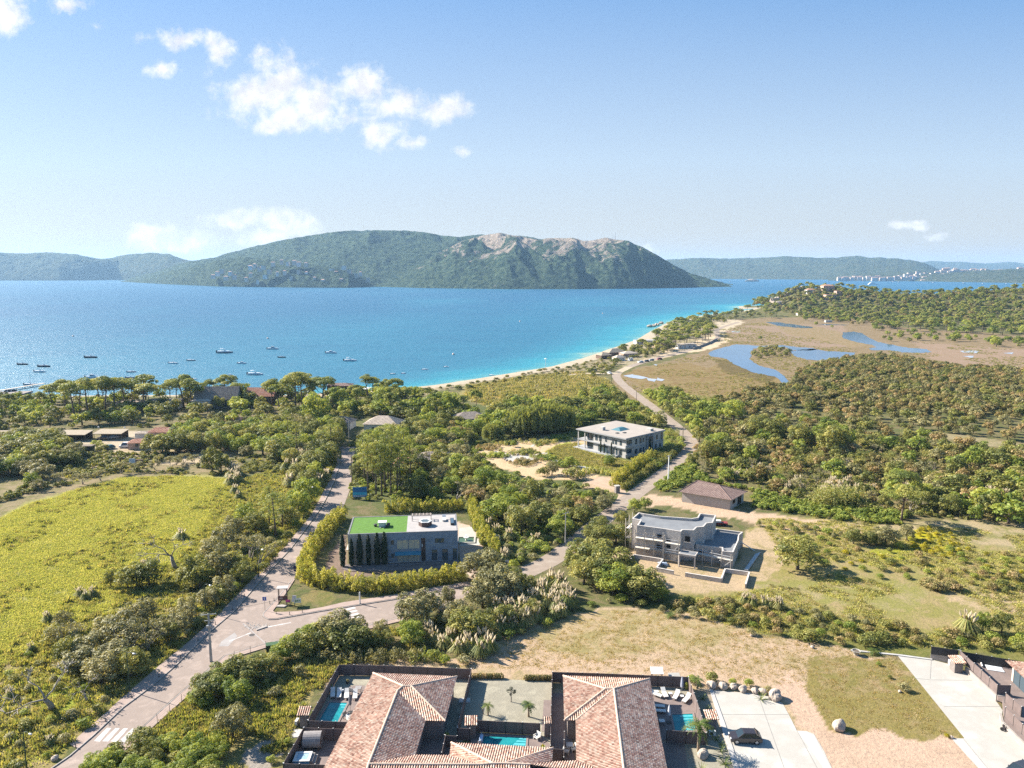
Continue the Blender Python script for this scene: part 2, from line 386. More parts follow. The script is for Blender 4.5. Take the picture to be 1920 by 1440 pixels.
SCRUB = ((0.085, 0.095, 0.03), (0.16, 0.125, 0.065))
REGIONS = [
 ([(1140, 720), (1200, 690), (1290, 668), (1345, 645), (1345, 600), (1430, 597), (1620, 598), (1700, 615), (2100, 640), (2100, 720), (1800, 700), (1600, 690), (1520, 700), (1440, 740), (1300, 770), (1200, 760)], (0.235, 0.17, 0.108), (0.165, 0.12, 0.06), 0.5),
 ([(1350, 622), (1420, 606), (1590, 610), (1600, 650), (1500, 655), (1400, 640)], (0.27, 0.185, 0.14), (0.20, 0.145, 0.09), 0.5),
 ([(1700, 640), (2100, 668), (2100, 712), (1830, 694), (1740, 672)], (0.26, 0.18, 0.13), (0.22, 0.155, 0.10), 0.5),
 ([(1160, 705), (1230, 684), (1300, 680), (1330, 690), (1370, 672), (1470, 705), (1482, 725), (1450, 742), (1380, 752), (1300, 752), (1220, 735)], (0.16, 0.105, 0.045), (0.21, 0.16, 0.07), 0.45),
 ([(1330, 672), (1400, 680), (1460, 705), (1440, 720), (1370, 700)], (0.10, 0.075, 0.03), (0.18, 0.13, 0.05), 0.4),
 ([(1190, 735), (1300, 745), (1420, 745), (1390, 775), (1290, 775), (1220, 762)], (0.22, 0.185, 0.065), (0.15, 0.14, 0.04), 0.5),
 ([(1430, 602), (1490, 607), (1560, 620), (1610, 640), (1640, 645), (1600, 652), (1480, 628)], (0.15, 0.12, 0.045), (0.24, 0.17, 0.10), 0.5),
 ([(860, 742), (880, 722), (1000, 703), (1090, 697), (1140, 712), (1170, 745), (1150, 765), (1040, 765), (930, 770)], (0.27, 0.215, 0.09), (0.20, 0.175, 0.065), 0.5),
 ([(600, 745), (760, 735), (850, 722), (960, 705), (1060, 688), (1120, 676), (1160, 660), (1215, 640), (1240, 640), (1180, 680), (1120, 695), (1000, 702), (880, 722), (800, 740)], (0.30, 0.24, 0.15), (0.14, 0.12, 0.055), 0.45),
 ([(1160, 660), (1240, 615), (1300, 600), (1350, 600), (1360, 635), (1310, 655), (1230, 675), (1170, 690)], (0.34, 0.27, 0.18), (0.15, 0.14, 0.06), 0.45),
 ([(1300, 640), (1340, 625), (1368, 636), (1345, 652), (1290, 662), (1220, 678), (1200, 676)], (0.46, 0.36, 0.24), (0.36, 0.27, 0.17), 0.4),
 ([(1340, 606), (1375, 598), (1395, 604), (1352, 628)], (0.42, 0.34, 0.24), (0.25, 0.2, 0.12), 0.4),
 ([(640, 850), (700, 800), (900, 760), (1060, 760), (1240, 800), (1290, 840), (1230, 885), (1150, 950), (1070, 1020), (960, 1060), (870, 960), (660, 935)], (0.075, 0.09, 0.028), (0.14, 0.125, 0.05), 0.4),
 ([(-300, 760), (640, 745), (660, 850), (420, 850), (250, 812), (160, 850), (-300, 860)], (0.10, 0.095, 0.035), (0.2, 0.15, 0.085), 0.45),
 ([(1300, 860), (1420, 800), (1900, 830), (2200, 850), (2200, 1000), (1700, 990), (1500, 960), (1330, 930)], (0.12, 0.11, 0.04), (0.19, 0.145, 0.075), 0.45),
 ([(1690, 808), (1800, 815), (1940, 838), (2000, 850), (1940, 846), (1800, 828)], (0.27, 0.215, 0.13), (0.2, 0.17, 0.08), 0.5),
 ([(-300, 830), (250, 812), (450, 845), (450, 900), (230, 892), (100, 930), (0, 975), (-300, 1060)], (0.23, 0.175, 0.10), (0.13, 0.12, 0.04), 0.45),
 ([(-300, 1040), (0, 972), (60, 942), (150, 915), (230, 893), (330, 890), (445, 896), (460, 945), (440, 985), (380, 1030), (345, 1075), (290, 1115), (230, 1150), (150, 1180), (90, 1230), (0, 1260), (-300, 1300)], (0.275, 0.25, 0.075), (0.225, 0.205, 0.07), 0.5),
 ([(-300, 1010), (0, 972), (60, 945), (110, 930), (80, 990), (0, 1030), (-300, 1110)], (0.19, 0.195, 0.04), (0.24, 0.21, 0.04), 0.5),
 ([(-300, 1260), (0, 1250), (90, 1220), (160, 1190), (300, 1110), (420, 1000), (520, 930), (620, 860), (640, 870), (560, 1000), (440, 1120), (330, 1215), (180, 1360), (90, 1440), (-300, 1500)], (0.18, 0.165, 0.038), (0.23, 0.17, 0.085), 0.45),
 ([(60, 1290), (110, 1255), (150, 1270), (160, 1320), (100, 1350), (50, 1340)], (0.21, 0.235, 0.03), (0.23, 0.21, 0.04), 0.4),
 ([(160, 846), (215, 826), (330, 826), (420, 838), (430, 872), (300, 868), (210, 852), (195, 878), (165, 890)], (0.37, 0.285, 0.19), (0.2, 0.165, 0.075), 0.4),
 ([(-200, 832), (120, 826), (260, 820), (330, 816), (280, 838), (130, 842), (-200, 850)], (0.36, 0.29, 0.2), (0.28, 0.22, 0.14), 0.4),
 ([(200, 806), (330, 806), (335, 826), (210, 832)], (0.38, 0.31, 0.22), (0.3, 0.24, 0.16), 0.4),
 ([(0, 1085), (120, 1060), (250, 1000), (330, 940), (420, 915), (424, 917), (336, 943), (254, 1004), (122, 1066), (0, 1092)], (0.20, 0.19, 0.06), (0.25, 0.21, 0.09), 0.5),
 ([(1150, 1205), (1300, 1215), (1430, 1245), (1470, 1275), (1462, 1277), (1424, 1250), (1298, 1221), (1150, 1211)], (0.43, 0.31, 0.21), (0.37, 0.27, 0.18), 0.3),
 ([(1100, 1222), (1240, 1232), (1400, 1256), (1450, 1285), (1442, 1287), (1394, 1262), (1238, 1238), (1100, 1227)], (0.43, 0.31, 0.21), (0.37, 0.27, 0.18), 0.3),
 ([(505, 1150), (600, 1100), (640, 1120), (600, 1136), (520, 1152)], (0.19, 0.145, 0.06), (0.12, 0.12, 0.035), 0.5),
 ([(560, 1196), (760, 1162), (770, 1200), (600, 1260), (500, 1240), (480, 1222)], (0.22, 0.165, 0.08), (0.13, 0.125, 0.04), 0.45),
 ([(130, 1460), (260, 1385), (400, 1265), (470, 1240), (640, 1245), (560, 1360), (520, 1450)], (0.235, 0.185, 0.072), (0.15, 0.14, 0.045), 0.45),
 ([(350, 1390), (420, 1320), (440, 1310), (452, 1325), (400, 1390), (350, 1440)], (0.36, 0.26, 0.185), (0.25, 0.18, 0.12), 0.45),
 ([(525, 1275), (560, 1245), (625, 1248), (600, 1330), (560, 1365), (500, 1370)], (0.30, 0.235, 0.095), (0.20, 0.17, 0.06), 0.45),
 ([(462, 1395), (520, 1365), (560, 1372), (540, 1400), (500, 1440), (450, 1430)], (0.27, 0.235, 0.2), (0.2, 0.165, 0.11), 0.4),
 ([(600, 1262), (660, 1240), (830, 1240), (900, 1220), (950, 1190), (1060, 1165), (1130, 1140), (1240, 1140), (1330, 1160), (1420, 1188), (1520, 1206), (1690, 1232), (1860, 1390), (1900, 1500), (1200, 1500), (900, 1300), (640, 1300)], (0.37, 0.265, 0.175), (0.25, 0.2, 0.095), 0.42),
 ([(990, 1190), (1130, 1143), (1250, 1145), (1400, 1185), (1330, 1215), (1180, 1235), (1060, 1230)], (0.34, 0.25, 0.15), (0.24, 0.195, 0.085), 0.46),
 ([(890, 1248), (960, 1225), (1180, 1240), (1330, 1262), (1440, 1262), (1440, 1285), (1290, 1278), (1040, 1262)], (0.385, 0.275, 0.185), (0.27, 0.2, 0.105), 0.35),
 ([(1500, 1290), (1520, 1262), (1600, 1240), (1686, 1232), (1800, 1376), (1806, 1386), (1700, 1383), (1570, 1372), (1545, 1345)], (0.185, 0.15, 0.048), (0.24, 0.18, 0.085), 0.4),
 ([(1540, 1240), (1640, 1228), (1690, 1234), (1720, 1280), (1640, 1300), (1560, 1290)], (0.28, 0.2, 0.11), (0.17, 0.145, 0.045), 0.5),
 ([(1440, 1285), (1450, 1268), (1490, 1262), (1510, 1290), (1548, 1350), (1572, 1372), (1700, 1384), (1784, 1388), (1850, 1450), (1900, 1520), (1500, 1520), (1535, 1440), (1525, 1374), (1492, 1366), (1470, 1322)], (0.42, 0.295, 0.21), (0.355, 0.25, 0.175), 0.4),
 ([(1420, 960), (1700, 985), (2100, 1010), (2100, 1250), (1740, 1222), (1600, 1205), (1420, 1180), (1240, 1130), (1210, 1100), (1400, 1060)], (0.20, 0.18, 0.055), (0.27, 0.205, 0.10), 0.46),
 ([(1140, 1040), (1190, 1030), (1390, 1060), (1420, 985), (1470, 1010), (1478, 1060), (1450, 1085), (1440, 1112), (1330, 1115), (1220, 1108), (1195, 1080)], (0.36, 0.265, 0.165), (0.255, 0.2, 0.095), 0.42),
 ([(1190, 935), (1230, 925), (1300, 938), (1380, 952), (1480, 968), (1560, 982), (1640, 1000), (1600, 1012), (1500, 1000), (1400, 978), (1270, 952), (1215, 950)], (0.42, 0.30, 0.205), (0.34, 0.24, 0.155), 0.4),
 ([(1570, 985), (1660, 985), (1800, 972), (2100, 1000), (2100, 1040), (1900, 1030), (1780, 1010), (1680, 1020)], (0.31, 0.24, 0.14), (0.18, 0.165, 0.06), 0.45),
 ([(1700, 1000), (1740, 992), (1790, 1008), (1800, 1035), (1770, 1046), (1720, 1036)], (0.36, 0.30, 0.015), (0.25, 0.235, 0.02), 0.45),
 ([(1640, 1035), (1720, 1030), (1740, 1050), (1700, 1066), (1640, 1060)], (0.28, 0.27, 0.02), (0.19, 0.19, 0.035), 0.45),
 ([(1790, 1105), (1880, 1110), (2100, 1130), (2100, 1180), (1880, 1158), (1800, 1135)], (0.36, 0.265, 0.16), (0.22, 0.185, 0.07), 0.45),
 ([(1430, 1095), (1560, 1085), (1700, 1095), (1780, 1120), (1700, 1140), (1560, 1130), (1440, 1120)], (0.2, 0.185, 0.055), (0.28, 0.22, 0.12), 0.42),
 ([(1220, 1108), (1330, 1120), (1450, 1128), (1560, 1150), (1720, 1180), (2100, 1210), (2100, 1260), (1740, 1222), (1600, 1214), (1420, 1184), (1300, 1155), (1230, 1140)], (0.115, 0.12, 0.03), (0.17, 0.15, 0.05), 0.45),
 ([(895, 850), (930, 830), (1010, 815), (1110, 815), (1120, 850), (1100, 870), (1130, 890), (1140, 905), (1080, 895), (1000, 900), (930, 880)], (0.46, 0.335, 0.2), (0.37, 0.26, 0.15), 0.4),
 ([(1027, 846), (1045, 836), (1080, 830), (1090, 846), (1170, 862), (1200, 870), (1190, 890), (1120, 880), (1050, 862)], (0.26, 0.27, 0.04), (0.2, 0.215, 0.04), 0.4),
 ([(1090, 905), (1130, 892), (1160, 890), (1190, 905), (1150, 920), (1100, 912)], (0.38, 0.275, 0.175), (0.3, 0.22, 0.13), 0.4),
 ([(620, 1050), (640, 1010), (648, 1000), (660, 1064), (760, 1072), (860, 1060), (870, 1070), (660, 1085), (610, 1075)], (0.22, 0.155, 0.12), (0.16, 0.115, 0.085), 0.5),
 ([(790, 1000), (860, 980), (895, 1000), (905, 1040), (880, 1090), (860, 1075), (862, 1010)], (0.42, 0.31, 0.23), (0.36, 0.265, 0.19), 0.4),
 ([(795, 755), (850, 760), (880, 775), (830, 782), (800, 775)], (0.12, 0.2, 0.03), (0.09, 0.15, 0.03), 0.5),
]
def build_ground():
 us = np.linspace(-1.5, 1.5, 732); ds = np.concatenate([np.linspace(20, 54, 12), np.linspace(55, 130, 150), np.geomspace(130.8, 1750, 300)])
 def zf(x, y):
  land = inpoly(x, y, LAND); d = shore_dist(x, y)
  d = np.where(land, d, -d)
  z = np.clip((d - 3) * 0.06, -3.0, 0.0)
  return z + np.where(land, hillz(x, y) * np.clip((d - 4) / 50, 0, 1), 0)
 v, q, X, Y, Z = grid_mesh('ground', us, ds, zf)
 x = X.ravel(); y = Y.ravel()
 amp = 0.9 + y * 0.004
 for k, sc in enumerate((2.2, 7.0)):
  f = (1.0, 1.6)[k]
  x = x + (fbm(X.ravel() / sc / (1 + Y.ravel() / 300), Y.ravel() / sc / (1 + Y.ravel() / 120), 3 + k, 3) - 0.5) * 2 * amp * f
  y = y + (fbm(X.ravel() / sc / (1 + Y.ravel() / 300), Y.ravel() / sc / (1 + Y.ravel() / 120), 13 + k, 3) - 0.5) * 3 * amp * f
 ca = np.tile(np.array(SCRUB[0]), (len(x), 1)); cbb = np.tile(np.array(SCRUB[1]), (len(x), 1)); bal = np.full(len(x), 0.45)
 d = shore_dist(X.ravel(), Y.ravel()); land = inpoly(X.ravel(), Y.ravel(), LAND)
 for poly, a, b, k in REGIONS:
  m = inpoly(x, y, [(p.x, p.y) for p in GP(poly)])
  ca[m] = a; cbb[m] = b; bal[m] = k
 bw = 7 + 5 * vnoise(X.ravel() / 30, Y.ravel() / 30, 9)
 m = ((d < bw * np.clip((X.ravel() + 150) / 60, 0.25, 1)) & land & (Y.ravel() > 300)) | ~land
 ca[m] = (0.40, 0.335, 0.25); cbb[m] = (0.33, 0.27, 0.19)
 me = np_mesh('ground', v, q, None, smooth=True); attr(me, 'ca', ca); attr(me, 'cb', cbb)
 a = me.attributes.new('bal', 'FLOAT', 'POINT'); a.data.foreach_set('value', bal.astype(np.float32))
 m, nt, ns, ln = nodes('earth_and_grass'); out = N(nt, 'ShaderNodeOutputMaterial'); p = N(nt, 'ShaderNodeBsdfPrincipled', i_Roughness=0.95); p.inputs['Specular IOR Level'].default_value = 0.1
 A = N(nt, 'ShaderNodeAttribute', attribute_name='ca'); B = N(nt, 'ShaderNodeAttribute', attribute_name='cb'); L = N(nt, 'ShaderNodeAttribute', attribute_name='bal')
 tc = N(nt, 'ShaderNodeTexCoord')
 n1 = N(nt, 'ShaderNodeTexNoise', i_Scale=0.22, i_Detail=11.0, i_Roughness=0.74, i_Distortion=0.6); ln.new(tc.outputs['Object'], n1.inputs['Vector'])
 n2 = N(nt, 'ShaderNodeTexNoise', i_Scale=1.7, i_Detail=6.0, i_Roughness=0.75); ln.new(tc.outputs['Object'], n2.inputs['Vector'])
 mr = N(nt, 'ShaderNodeMapRange', interpolation_type='SMOOTHSTEP'); s = N(nt, 'ShaderNodeMath', operation='ADD'); ln.new(n1.outputs['Fac'], s.inputs[0]); ln.new(L.outputs['Fac'], s.inputs[1])
 ln.new(s.outputs[0], mr.inputs[0])
 for i, k in ((1, 0.86), (2, 1.08), (3, 0.0), (4, 1.0)): mr.inputs[i].default_value = k
 mx = N(nt, 'ShaderNodeMix', data_type='RGBA'); ln.new(mr.outputs[0], mx.inputs[0]); ln.new(A.outputs['Color'], mx.inputs[6]); ln.new(B.outputs['Color'], mx.inputs[7])
 r = ramp(nt, [(0.28, (0.62, 0.64, 0.66)), (0.5, (1, 1, 1)), (0.72, (1.28, 1.22, 1.14))], n2.outputs['Fac'])
 m2 = N(nt, 'ShaderNodeMix', data_type='RGBA', blend_type='MULTIPLY'); m2.inputs[0].default_value = 0.85; ln.new(mx.outputs[2], m2.inputs[6]); ln.new(r.outputs['Color'], m2.inputs[7])
 ln.new(m2.outputs[2], p.inputs['Base Color'])
 bp = N(nt, 'ShaderNodeBump', i_Strength=0.7, i_Distance=0.25); ln.new(n2.outputs['Fac'], bp.inputs['Height']); ln.new(bp.outputs['Normal'], p.inputs['Normal'])
 ln.new(p.outputs['BSDF'], out.inputs['Surface']); me.materials.append(m)
 o = bpy.data.objects.new('ground', me); C.objects.link(o); tag(o, kind='structure')
build_ground()

def hillmat(name, g1, g2, rock, thr, sc):
 m, nt, ns, ln = nodes(name); out = N(nt, 'ShaderNodeOutputMaterial'); p = N(nt, 'ShaderNodeBsdfPrincipled', i_Roughness=0.95); p.inputs['Specular IOR Level'].default_value = 0.05
 tc = N(nt, 'ShaderNodeTexCoord')
 n1 = N(nt, 'ShaderNodeTexNoise', i_Scale=0.06 * sc, i_Detail=5.0, i_Roughness=0.7); ln.new(tc.outputs['Object'], n1.inputs['Vector'])
 n3 = N(nt, 'ShaderNodeTexNoise', i_Scale=0.011 * sc, i_Detail=9.0, i_Roughness=0.78, i_Distortion=0.6); ln.new(tc.outputs['Object'], n3.inputs['Vector'])
 at = N(nt, 'ShaderNodeAttribute', attribute_name='rocky')
 r = ramp(nt, [(0.40, g1), (0.60, g2)], n1.outputs['Fac'])
 s = N(nt, 'ShaderNodeMath', operation='ADD'); ln.new(n3.outputs['Fac'], s.inputs[0]); ln.new(at.outputs['Fac'], s.inputs[1])
 mr = N(nt, 'ShaderNodeMapRange', interpolation_type='SMOOTHSTEP'); ln.new(s.outputs[0], mr.inputs[0])
 for i, k in ((1, thr), (2, thr + 0.06), (3, 0.0), (4, 1.0)): mr.inputs[i].default_value = k
 rk = ramp(nt, [(0.35, rock), (0.65, tuple(x * 0.62 for x in rock))], n1.outputs['Fac'])
 mx = N(nt, 'ShaderNodeMix', data_type='RGBA'); ln.new(mr.outputs[0], mx.inputs[0]); ln.new(r.outputs['Color'], mx.inputs[6]); ln.new(rk.outputs['Color'], mx.inputs[7])
 ln.new(mx.outputs[2], p.inputs['Base Color'])
 ad = N(nt, 'ShaderNodeMath', operation='MULTIPLY_ADD'); ln.new(n3.outputs['Fac'], ad.inputs[0]); ad.inputs[1].default_value = 3.0; ln.new(n1.outputs['Fac'], ad.inputs[2])
 bp = N(nt, 'ShaderNodeBump', i_Strength=1.0, i_Distance=14.0); ln.new(ad.outputs[0], bp.inputs['Height']); ln.new(bp.outputs['Normal'], p.inputs['Normal'])
 ln.new(p.outputs['BSDF'], out.inputs['Surface']); return m

def mountain(name, sil, base, dcrest, m, rough=0.22, rocky=None, nx=420, ny=130, seed=1, fold=300, power=0.85, bushy=7.0):
 sx = [p[0] for p in sil]; bx = [p[0] for p in base]
 px = np.linspace(sx[0], sx[-1], nx)
 sy = np.interp(px, sx, [p[1] for p in sil]); by = np.interp(px, bx, [p[1] for p in base])
 sy = sy + (fbm(px / 16, px * 0, seed + 40, 3) - 0.5) * 3.0
 ts = np.concatenate([np.linspace(-0.04, 1.0, ny), np.linspace(1.05, 1.6, 8)])
 V = []; RK = []
 d0 = np.array([G(a, max(b, HZ + 4)).y for a, b in zip(px, by)])
 dc = np.maximum(dcrest, d0 * 1.05 + 40)
 cr = [AT(a, b, c) for a, b, c in zip(px, sy, dc)]
 cz = np.array([c.z for c in cr])
 for t in ts:
  y = d0 + (dc - d0) * t
  u = (px - 960) / FOC; x = u * y * 1.012
  tt = min(max(t, 0), 1)
  prof = (1 - (1 - tt) ** 1.9) ** power if t <= 1 else 1 - 0.8 * ((t - 1) / 0.6) ** 1.2
  rid = 1 - np.abs(2 * fbm(x / fold + y / fold * 0.35, y / (fold * 2.2), seed, 4) - 1) * 1.6
  z = cz * prof + (rid - 0.45) * rough * cz * math.sin(PI * min(tt, 1)) ** 0.8 + (fbm(x / 60, y / 60, seed + 7, 3) - 0.5) * 0.10 * cz * math.sin(PI * min(tt, 1)) ** 0.5 + (vnoise(x / 17, y / 22, seed + 9) - 0.5) * bushy * min(1, max(t, 0) * 12)
  z = np.where(t <= 0.0, -3.0 + t * 60, np.maximum(z, -0.2))
  if 0 < t < 1: z = np.minimum(z, 62 + (cz - 62) * (y / dc) - 0.4 * (1 - t)) if name != 'x' else z
  V.append(np.stack([x, y, z], 1))
  RK.append(np.zeros(nx) if rocky is None else rocky(px, t))
 n = len(ts); v = np.concatenate(V); i = np.arange(n * nx).reshape(n, nx)
 q = np.stack([i[:-1, :-1], i[:-1, 1:], i[1:, 1:], i[1:, :-1]], -1).reshape(-1, 4)
 me = np_mesh(name, v, q, m, smooth=True); a = me.attributes.new('rocky', 'FLOAT', 'POINT'); a.data.foreach_set('value', np.concatenate(RK).astype(np.float32))
 o = bpy.data.objects.new(name, me); C.objects.link(o); tag(o, kind='structure')
 return o
MH = hillmat('maquis_slope', (0.010, 0.030, 0.019), (0.085, 0.115, 0.06), (0.40, 0.32, 0.25), 0.64, 1.0)
MF = hillmat('far_slope', (0.035, 0.055, 0.028), (0.085, 0.09, 0.05), (0.3, 0.25, 0.2), 0.70, 0.6)
mountain('hills_west', [(-420, 470), (-200, 474), (0, 471), (40, 475), (70, 475), (110, 473), (160, 476), (185, 482), (208, 486), (235, 482), (262, 477), (300, 474), (330, 476), (350, 483), (372, 489), (420, 497), (500, 506), (560, 515)], [(-420, 525), (0, 526), (130, 526), (240, 525), (330, 526), (560, 528)], 6200, MF, seed=3, fold=500)
mountain('mountain_dome', [(250, 524), (300, 511), (335, 500), (370, 490), (410, 484), (460, 470), (520, 455), (575, 444), (620, 437), (660, 433), (720, 432), (770, 433), (800, 436), (830, 442), (862, 444), (900, 439), (960, 441), (1000, 446), (1080, 460)], [(240, 527), (420, 533), (640, 537), (720, 537), (1080, 540)], 4900, MH, seed=5, fold=420, rough=0.3, rocky=lambda px, t: np.full(px.shape, -0.03))
def rk(px, t):
 w = np.exp(-((px - 930) / 150) ** 2) * 0.26 + np.exp(-((px - 1085) / 75) ** 2) * 0.22 + np.exp(-((px - 1170) / 45) ** 2) * 0.18
 return (w * np.exp(-((t - 0.62) / 0.42) ** 2) - 0.03 + (0.02 if t > 0.8 else 0)).astype(float)
mountain('mountain_crag', [(690, 533), (740, 519), (780, 500), (815, 480), (850, 462), (880, 448), (905, 441), (935, 437), (960, 440), (985, 445), (1010, 450), (1030, 447), (1050, 446), (1070, 446), (1090, 452), (1110, 450), (1128, 446), (1150, 449), (1172, 451), (1182, 458), (1198, 464), (1225, 478), (1260, 500), (1290, 514), (1330, 525), (1358, 534), (1366, 538)], [(690, 537), (800, 540), (950, 542), (1080, 542), (1200, 541), (1358, 537.5), (1366, 538)], 3750, MH, seed=11, fold=150, rough=0.42, rocky=rk, nx=640)
mountain('headland_west', [(236, 528.5), (262, 525), (290, 519), (340, 507), (400, 494), (440, 485), (462, 482), (490, 483), (530, 488), (590, 495), (640, 503), (672, 515), (700, 527), (722, 536)], [(236, 528), (330, 533), (420, 537), (560, 539), (660, 539.5), (722, 537)], 3260, MH, seed=21, fold=160, rough=0.2, rocky=lambda px, t: np.full(px.shape, -0.08))
mountain('hills_east', [(1180, 505), (1245, 487), (1290, 484), (1350, 485), (1400, 484), (1440, 482), (1470, 480.5), (1500, 482), (1530, 484), (1562, 482), (1590, 480), (1610, 482.5), (1650, 484), (1690, 488), (1715, 493), (1735, 502), (1760, 512), (1800, 519)], [(1180, 522), (1350, 523), (1500, 524), (1800, 527)], 8000, MF, seed=31, fold=700, rough=0.3)
mountain('hills_distant', [(1560, 500), (1700, 492), (1730, 490), (1780, 491), (1830, 493), (1870, 491), (1900, 494), (1960, 497), (2300, 500)], [(1560, 518), (1900, 518), (2300, 518)], 12500, MF, seed=33, fold=1200)
mountain('town_hill', [(1540, 523), (1600, 516), (1650, 510), (1690, 511), (1740, 512), (1800, 508), (1850, 505), (1920, 504), (2000, 503), (2300, 506)], [(1540, 526), (1680, 527), (1800, 529), (1920, 531), (2300, 533)], 5600, MF, seed=37, fold=260, rough=0.15)
LF = {}
LF['pine'] = leafmat('pine_needles', [(0.0, (0.109, 0.142, 0.0314)), (0.5, (0.239, 0.269, 0.056)), (1.0, (0.397, 0.373, 0.101))], 0.34)
LF['oak'] = leafmat('oak_leaves', [(0.0, (0.0849, 0.101, 0.0264)), (0.5, (0.198, 0.211, 0.0504)), (1.0, (0.381, 0.344, 0.102))], 0.32)
LF['lush'] = leafmat('lush_leaves', [(0.0, (0.105, 0.154, 0.0276)), (0.5, (0.239, 0.289, 0.0517)), (1.0, (0.406, 0.417, 0.092))], 0.4)
LF['grey'] = leafmat('olive_leaves', [(0.0, (0.139, 0.133, 0.0576)), (0.5, (0.256, 0.239, 0.103)), (1.0, (0.425, 0.372, 0.18))], 0.26)
LF['maquis'] = leafmat('maquis_leaves', [(0.0, (0.121, 0.116, 0.0352)), (0.35, (0.215, 0.193, 0.0605)), (0.7, (0.322, 0.245, 0.0968)), (1.0, (0.456, 0.322, 0.16))], 0.28)
LF['bamboo'] = leafmat('bamboo_leaves', [(0.0, (0.184, 0.201, 0.0322)), (0.45, (0.391, 0.351, 0.0575)), (1.0, (0.621, 0.517, 0.127))], 0.42, (1.1, 1.15, 0.6))
LF['willow'] = leafmat('willow_leaves', [(0.0, (0.143, 0.171, 0.045)), (1.0, (0.297, 0.308, 0.1))], 0.38)
LF['cypress'] = leafmat('cypress_leaves', [(0.0, (0.014, 0.026, 0.012)), (1.0, (0.045, 0.065, 0.026))], 0.15)
LF['grass'] = leafmat('long_grass', [(0.0, (0.14, 0.155, 0.05)), (0.5, (0.26, 0.245, 0.10)), (1.0, (0.42, 0.35, 0.19))], 0.4)
LF['meadow'] = leafmat('meadow_grass', [(0.0, (0.287, 0.305, 0.0869)), (0.5, (0.466, 0.427, 0.119)), (1.0, (0.63, 0.529, 0.196))], 0.4, (1.1, 1.15, 0.6))
LF['dry'] = leafmat('dry_grass', [(0.0, (0.21, 0.19, 0.075)), (0.5, (0.36, 0.29, 0.14)), (1.0, (0.5, 0.39, 0.24))], 0.45)
LF['reed'] = leafmat('reed_leaves', [(0.0, (0.14, 0.181, 0.0483)), (0.5, (0.26, 0.269, 0.0805)), (1.0, (0.464, 0.404, 0.161))], 0.4)
LF['yellow'] = leafmat('broom_flowers', [(0.0, (0.16, 0.17, 0.02)), (0.5, (0.33, 0.29, 0.015)), (1.0, (0.52, 0.43, 0.012))], 0.35)
LF['plume'] = leafmat('pampas_plumes', [(0.0, (0.55, 0.475, 0.35)), (1.0, (0.825, 0.75, 0.6))], 0.4, (1.1, 1.05, 0.95), 0.2)
LF['palm'] = leafmat('palm_fronds', [(0.0, (0.06, 0.10, 0.02)), (0.5, (0.12, 0.16, 0.03)), (1.0, (0.22, 0.22, 0.06))], 0.3)
BARK = mat('bark', (0.16, 0.125, 0.095), (0.095, 0.075, 0.058), 3.0, 0.95, 0.6)
PBARK = mat('pine_bark', (0.19, 0.135, 0.10), (0.11, 0.08, 0.062), 2.5, 0.95, 0.6)
GBARK = mat('dead_wood', (0.36, 0.31, 0.26), (0.24, 0.205, 0.17), 2.5, 0.95, 0.5)

def unit(a): return a / np.maximum(np.linalg.norm(a, axis=1, keepdims=True), 1e-6)
def cards(pos, nor, size, rng, aspect=0.6, tint=None):
 n = len(pos); t = unit(np.cross(nor, rng.normal(size=(n, 3)))); b = np.cross(nor, t)
 s = (size * rng.uniform(0.6, 1.35, n))[:, None]
 v = np.stack([pos - t * s, pos - b * s * aspect, pos + t * s, pos + b * s * aspect], 1).reshape(-1, 3)
 q = np.arange(4 * n).reshape(n, 4)
 tt = np.repeat(tint if tint is not None else rng.uniform(0, 1, n), 4)
 return v, q, tt

def lobes(cen, rad, per, size, rng, jit=0.75, lo=-0.45, fill=0.62, aspect=0.6, up=0.25):
 P, Nn, T = [], [], []
 for c, r in zip(cen, rad):
  n = max(4, int(per * (r[0] * r[1] * r[2]) ** (2 / 3)))
  d = unit(rng.normal(size=(int(n * 1.5), 3))); d = d[d[:, 2] > lo][:n]; n = len(d)
  rr = rng.uniform(fill, 1.0, n) ** 0.7
  P.append(np.array(c) + d * rr[:, None] * np.array(r)); nn = unit(d / np.array(r)); nn[:, 2] += up
  Nn.append(unit(nn + jit * rng.normal(size=(n, 3)) * 0.6)); T.append(np.clip(rng.uniform(0.05, 0.95) + rng.normal(0, 0.18, n), 0, 1))
 return cards(np.concatenate(P), np.concatenate(Nn), size, rng, aspect, np.concatenate(T))

def join(*parts):
 V, Q, T = [], [], []; o = 0
 for v, q, t in parts:
  V.append(v); Q.append(q + o); T.append(t); o += len(v)
 return np.concatenate(V), np.concatenate(Q), np.concatenate(T)

PROTO = {}   # kind -> list of (crown mesh, trunk mesh or None)
def proto(kind, name, crown, trunk=None, m=None):
 v, q, t = crown
 PROTO.setdefault(kind, []).append((np_mesh(name, v, q, m, t), trunk))

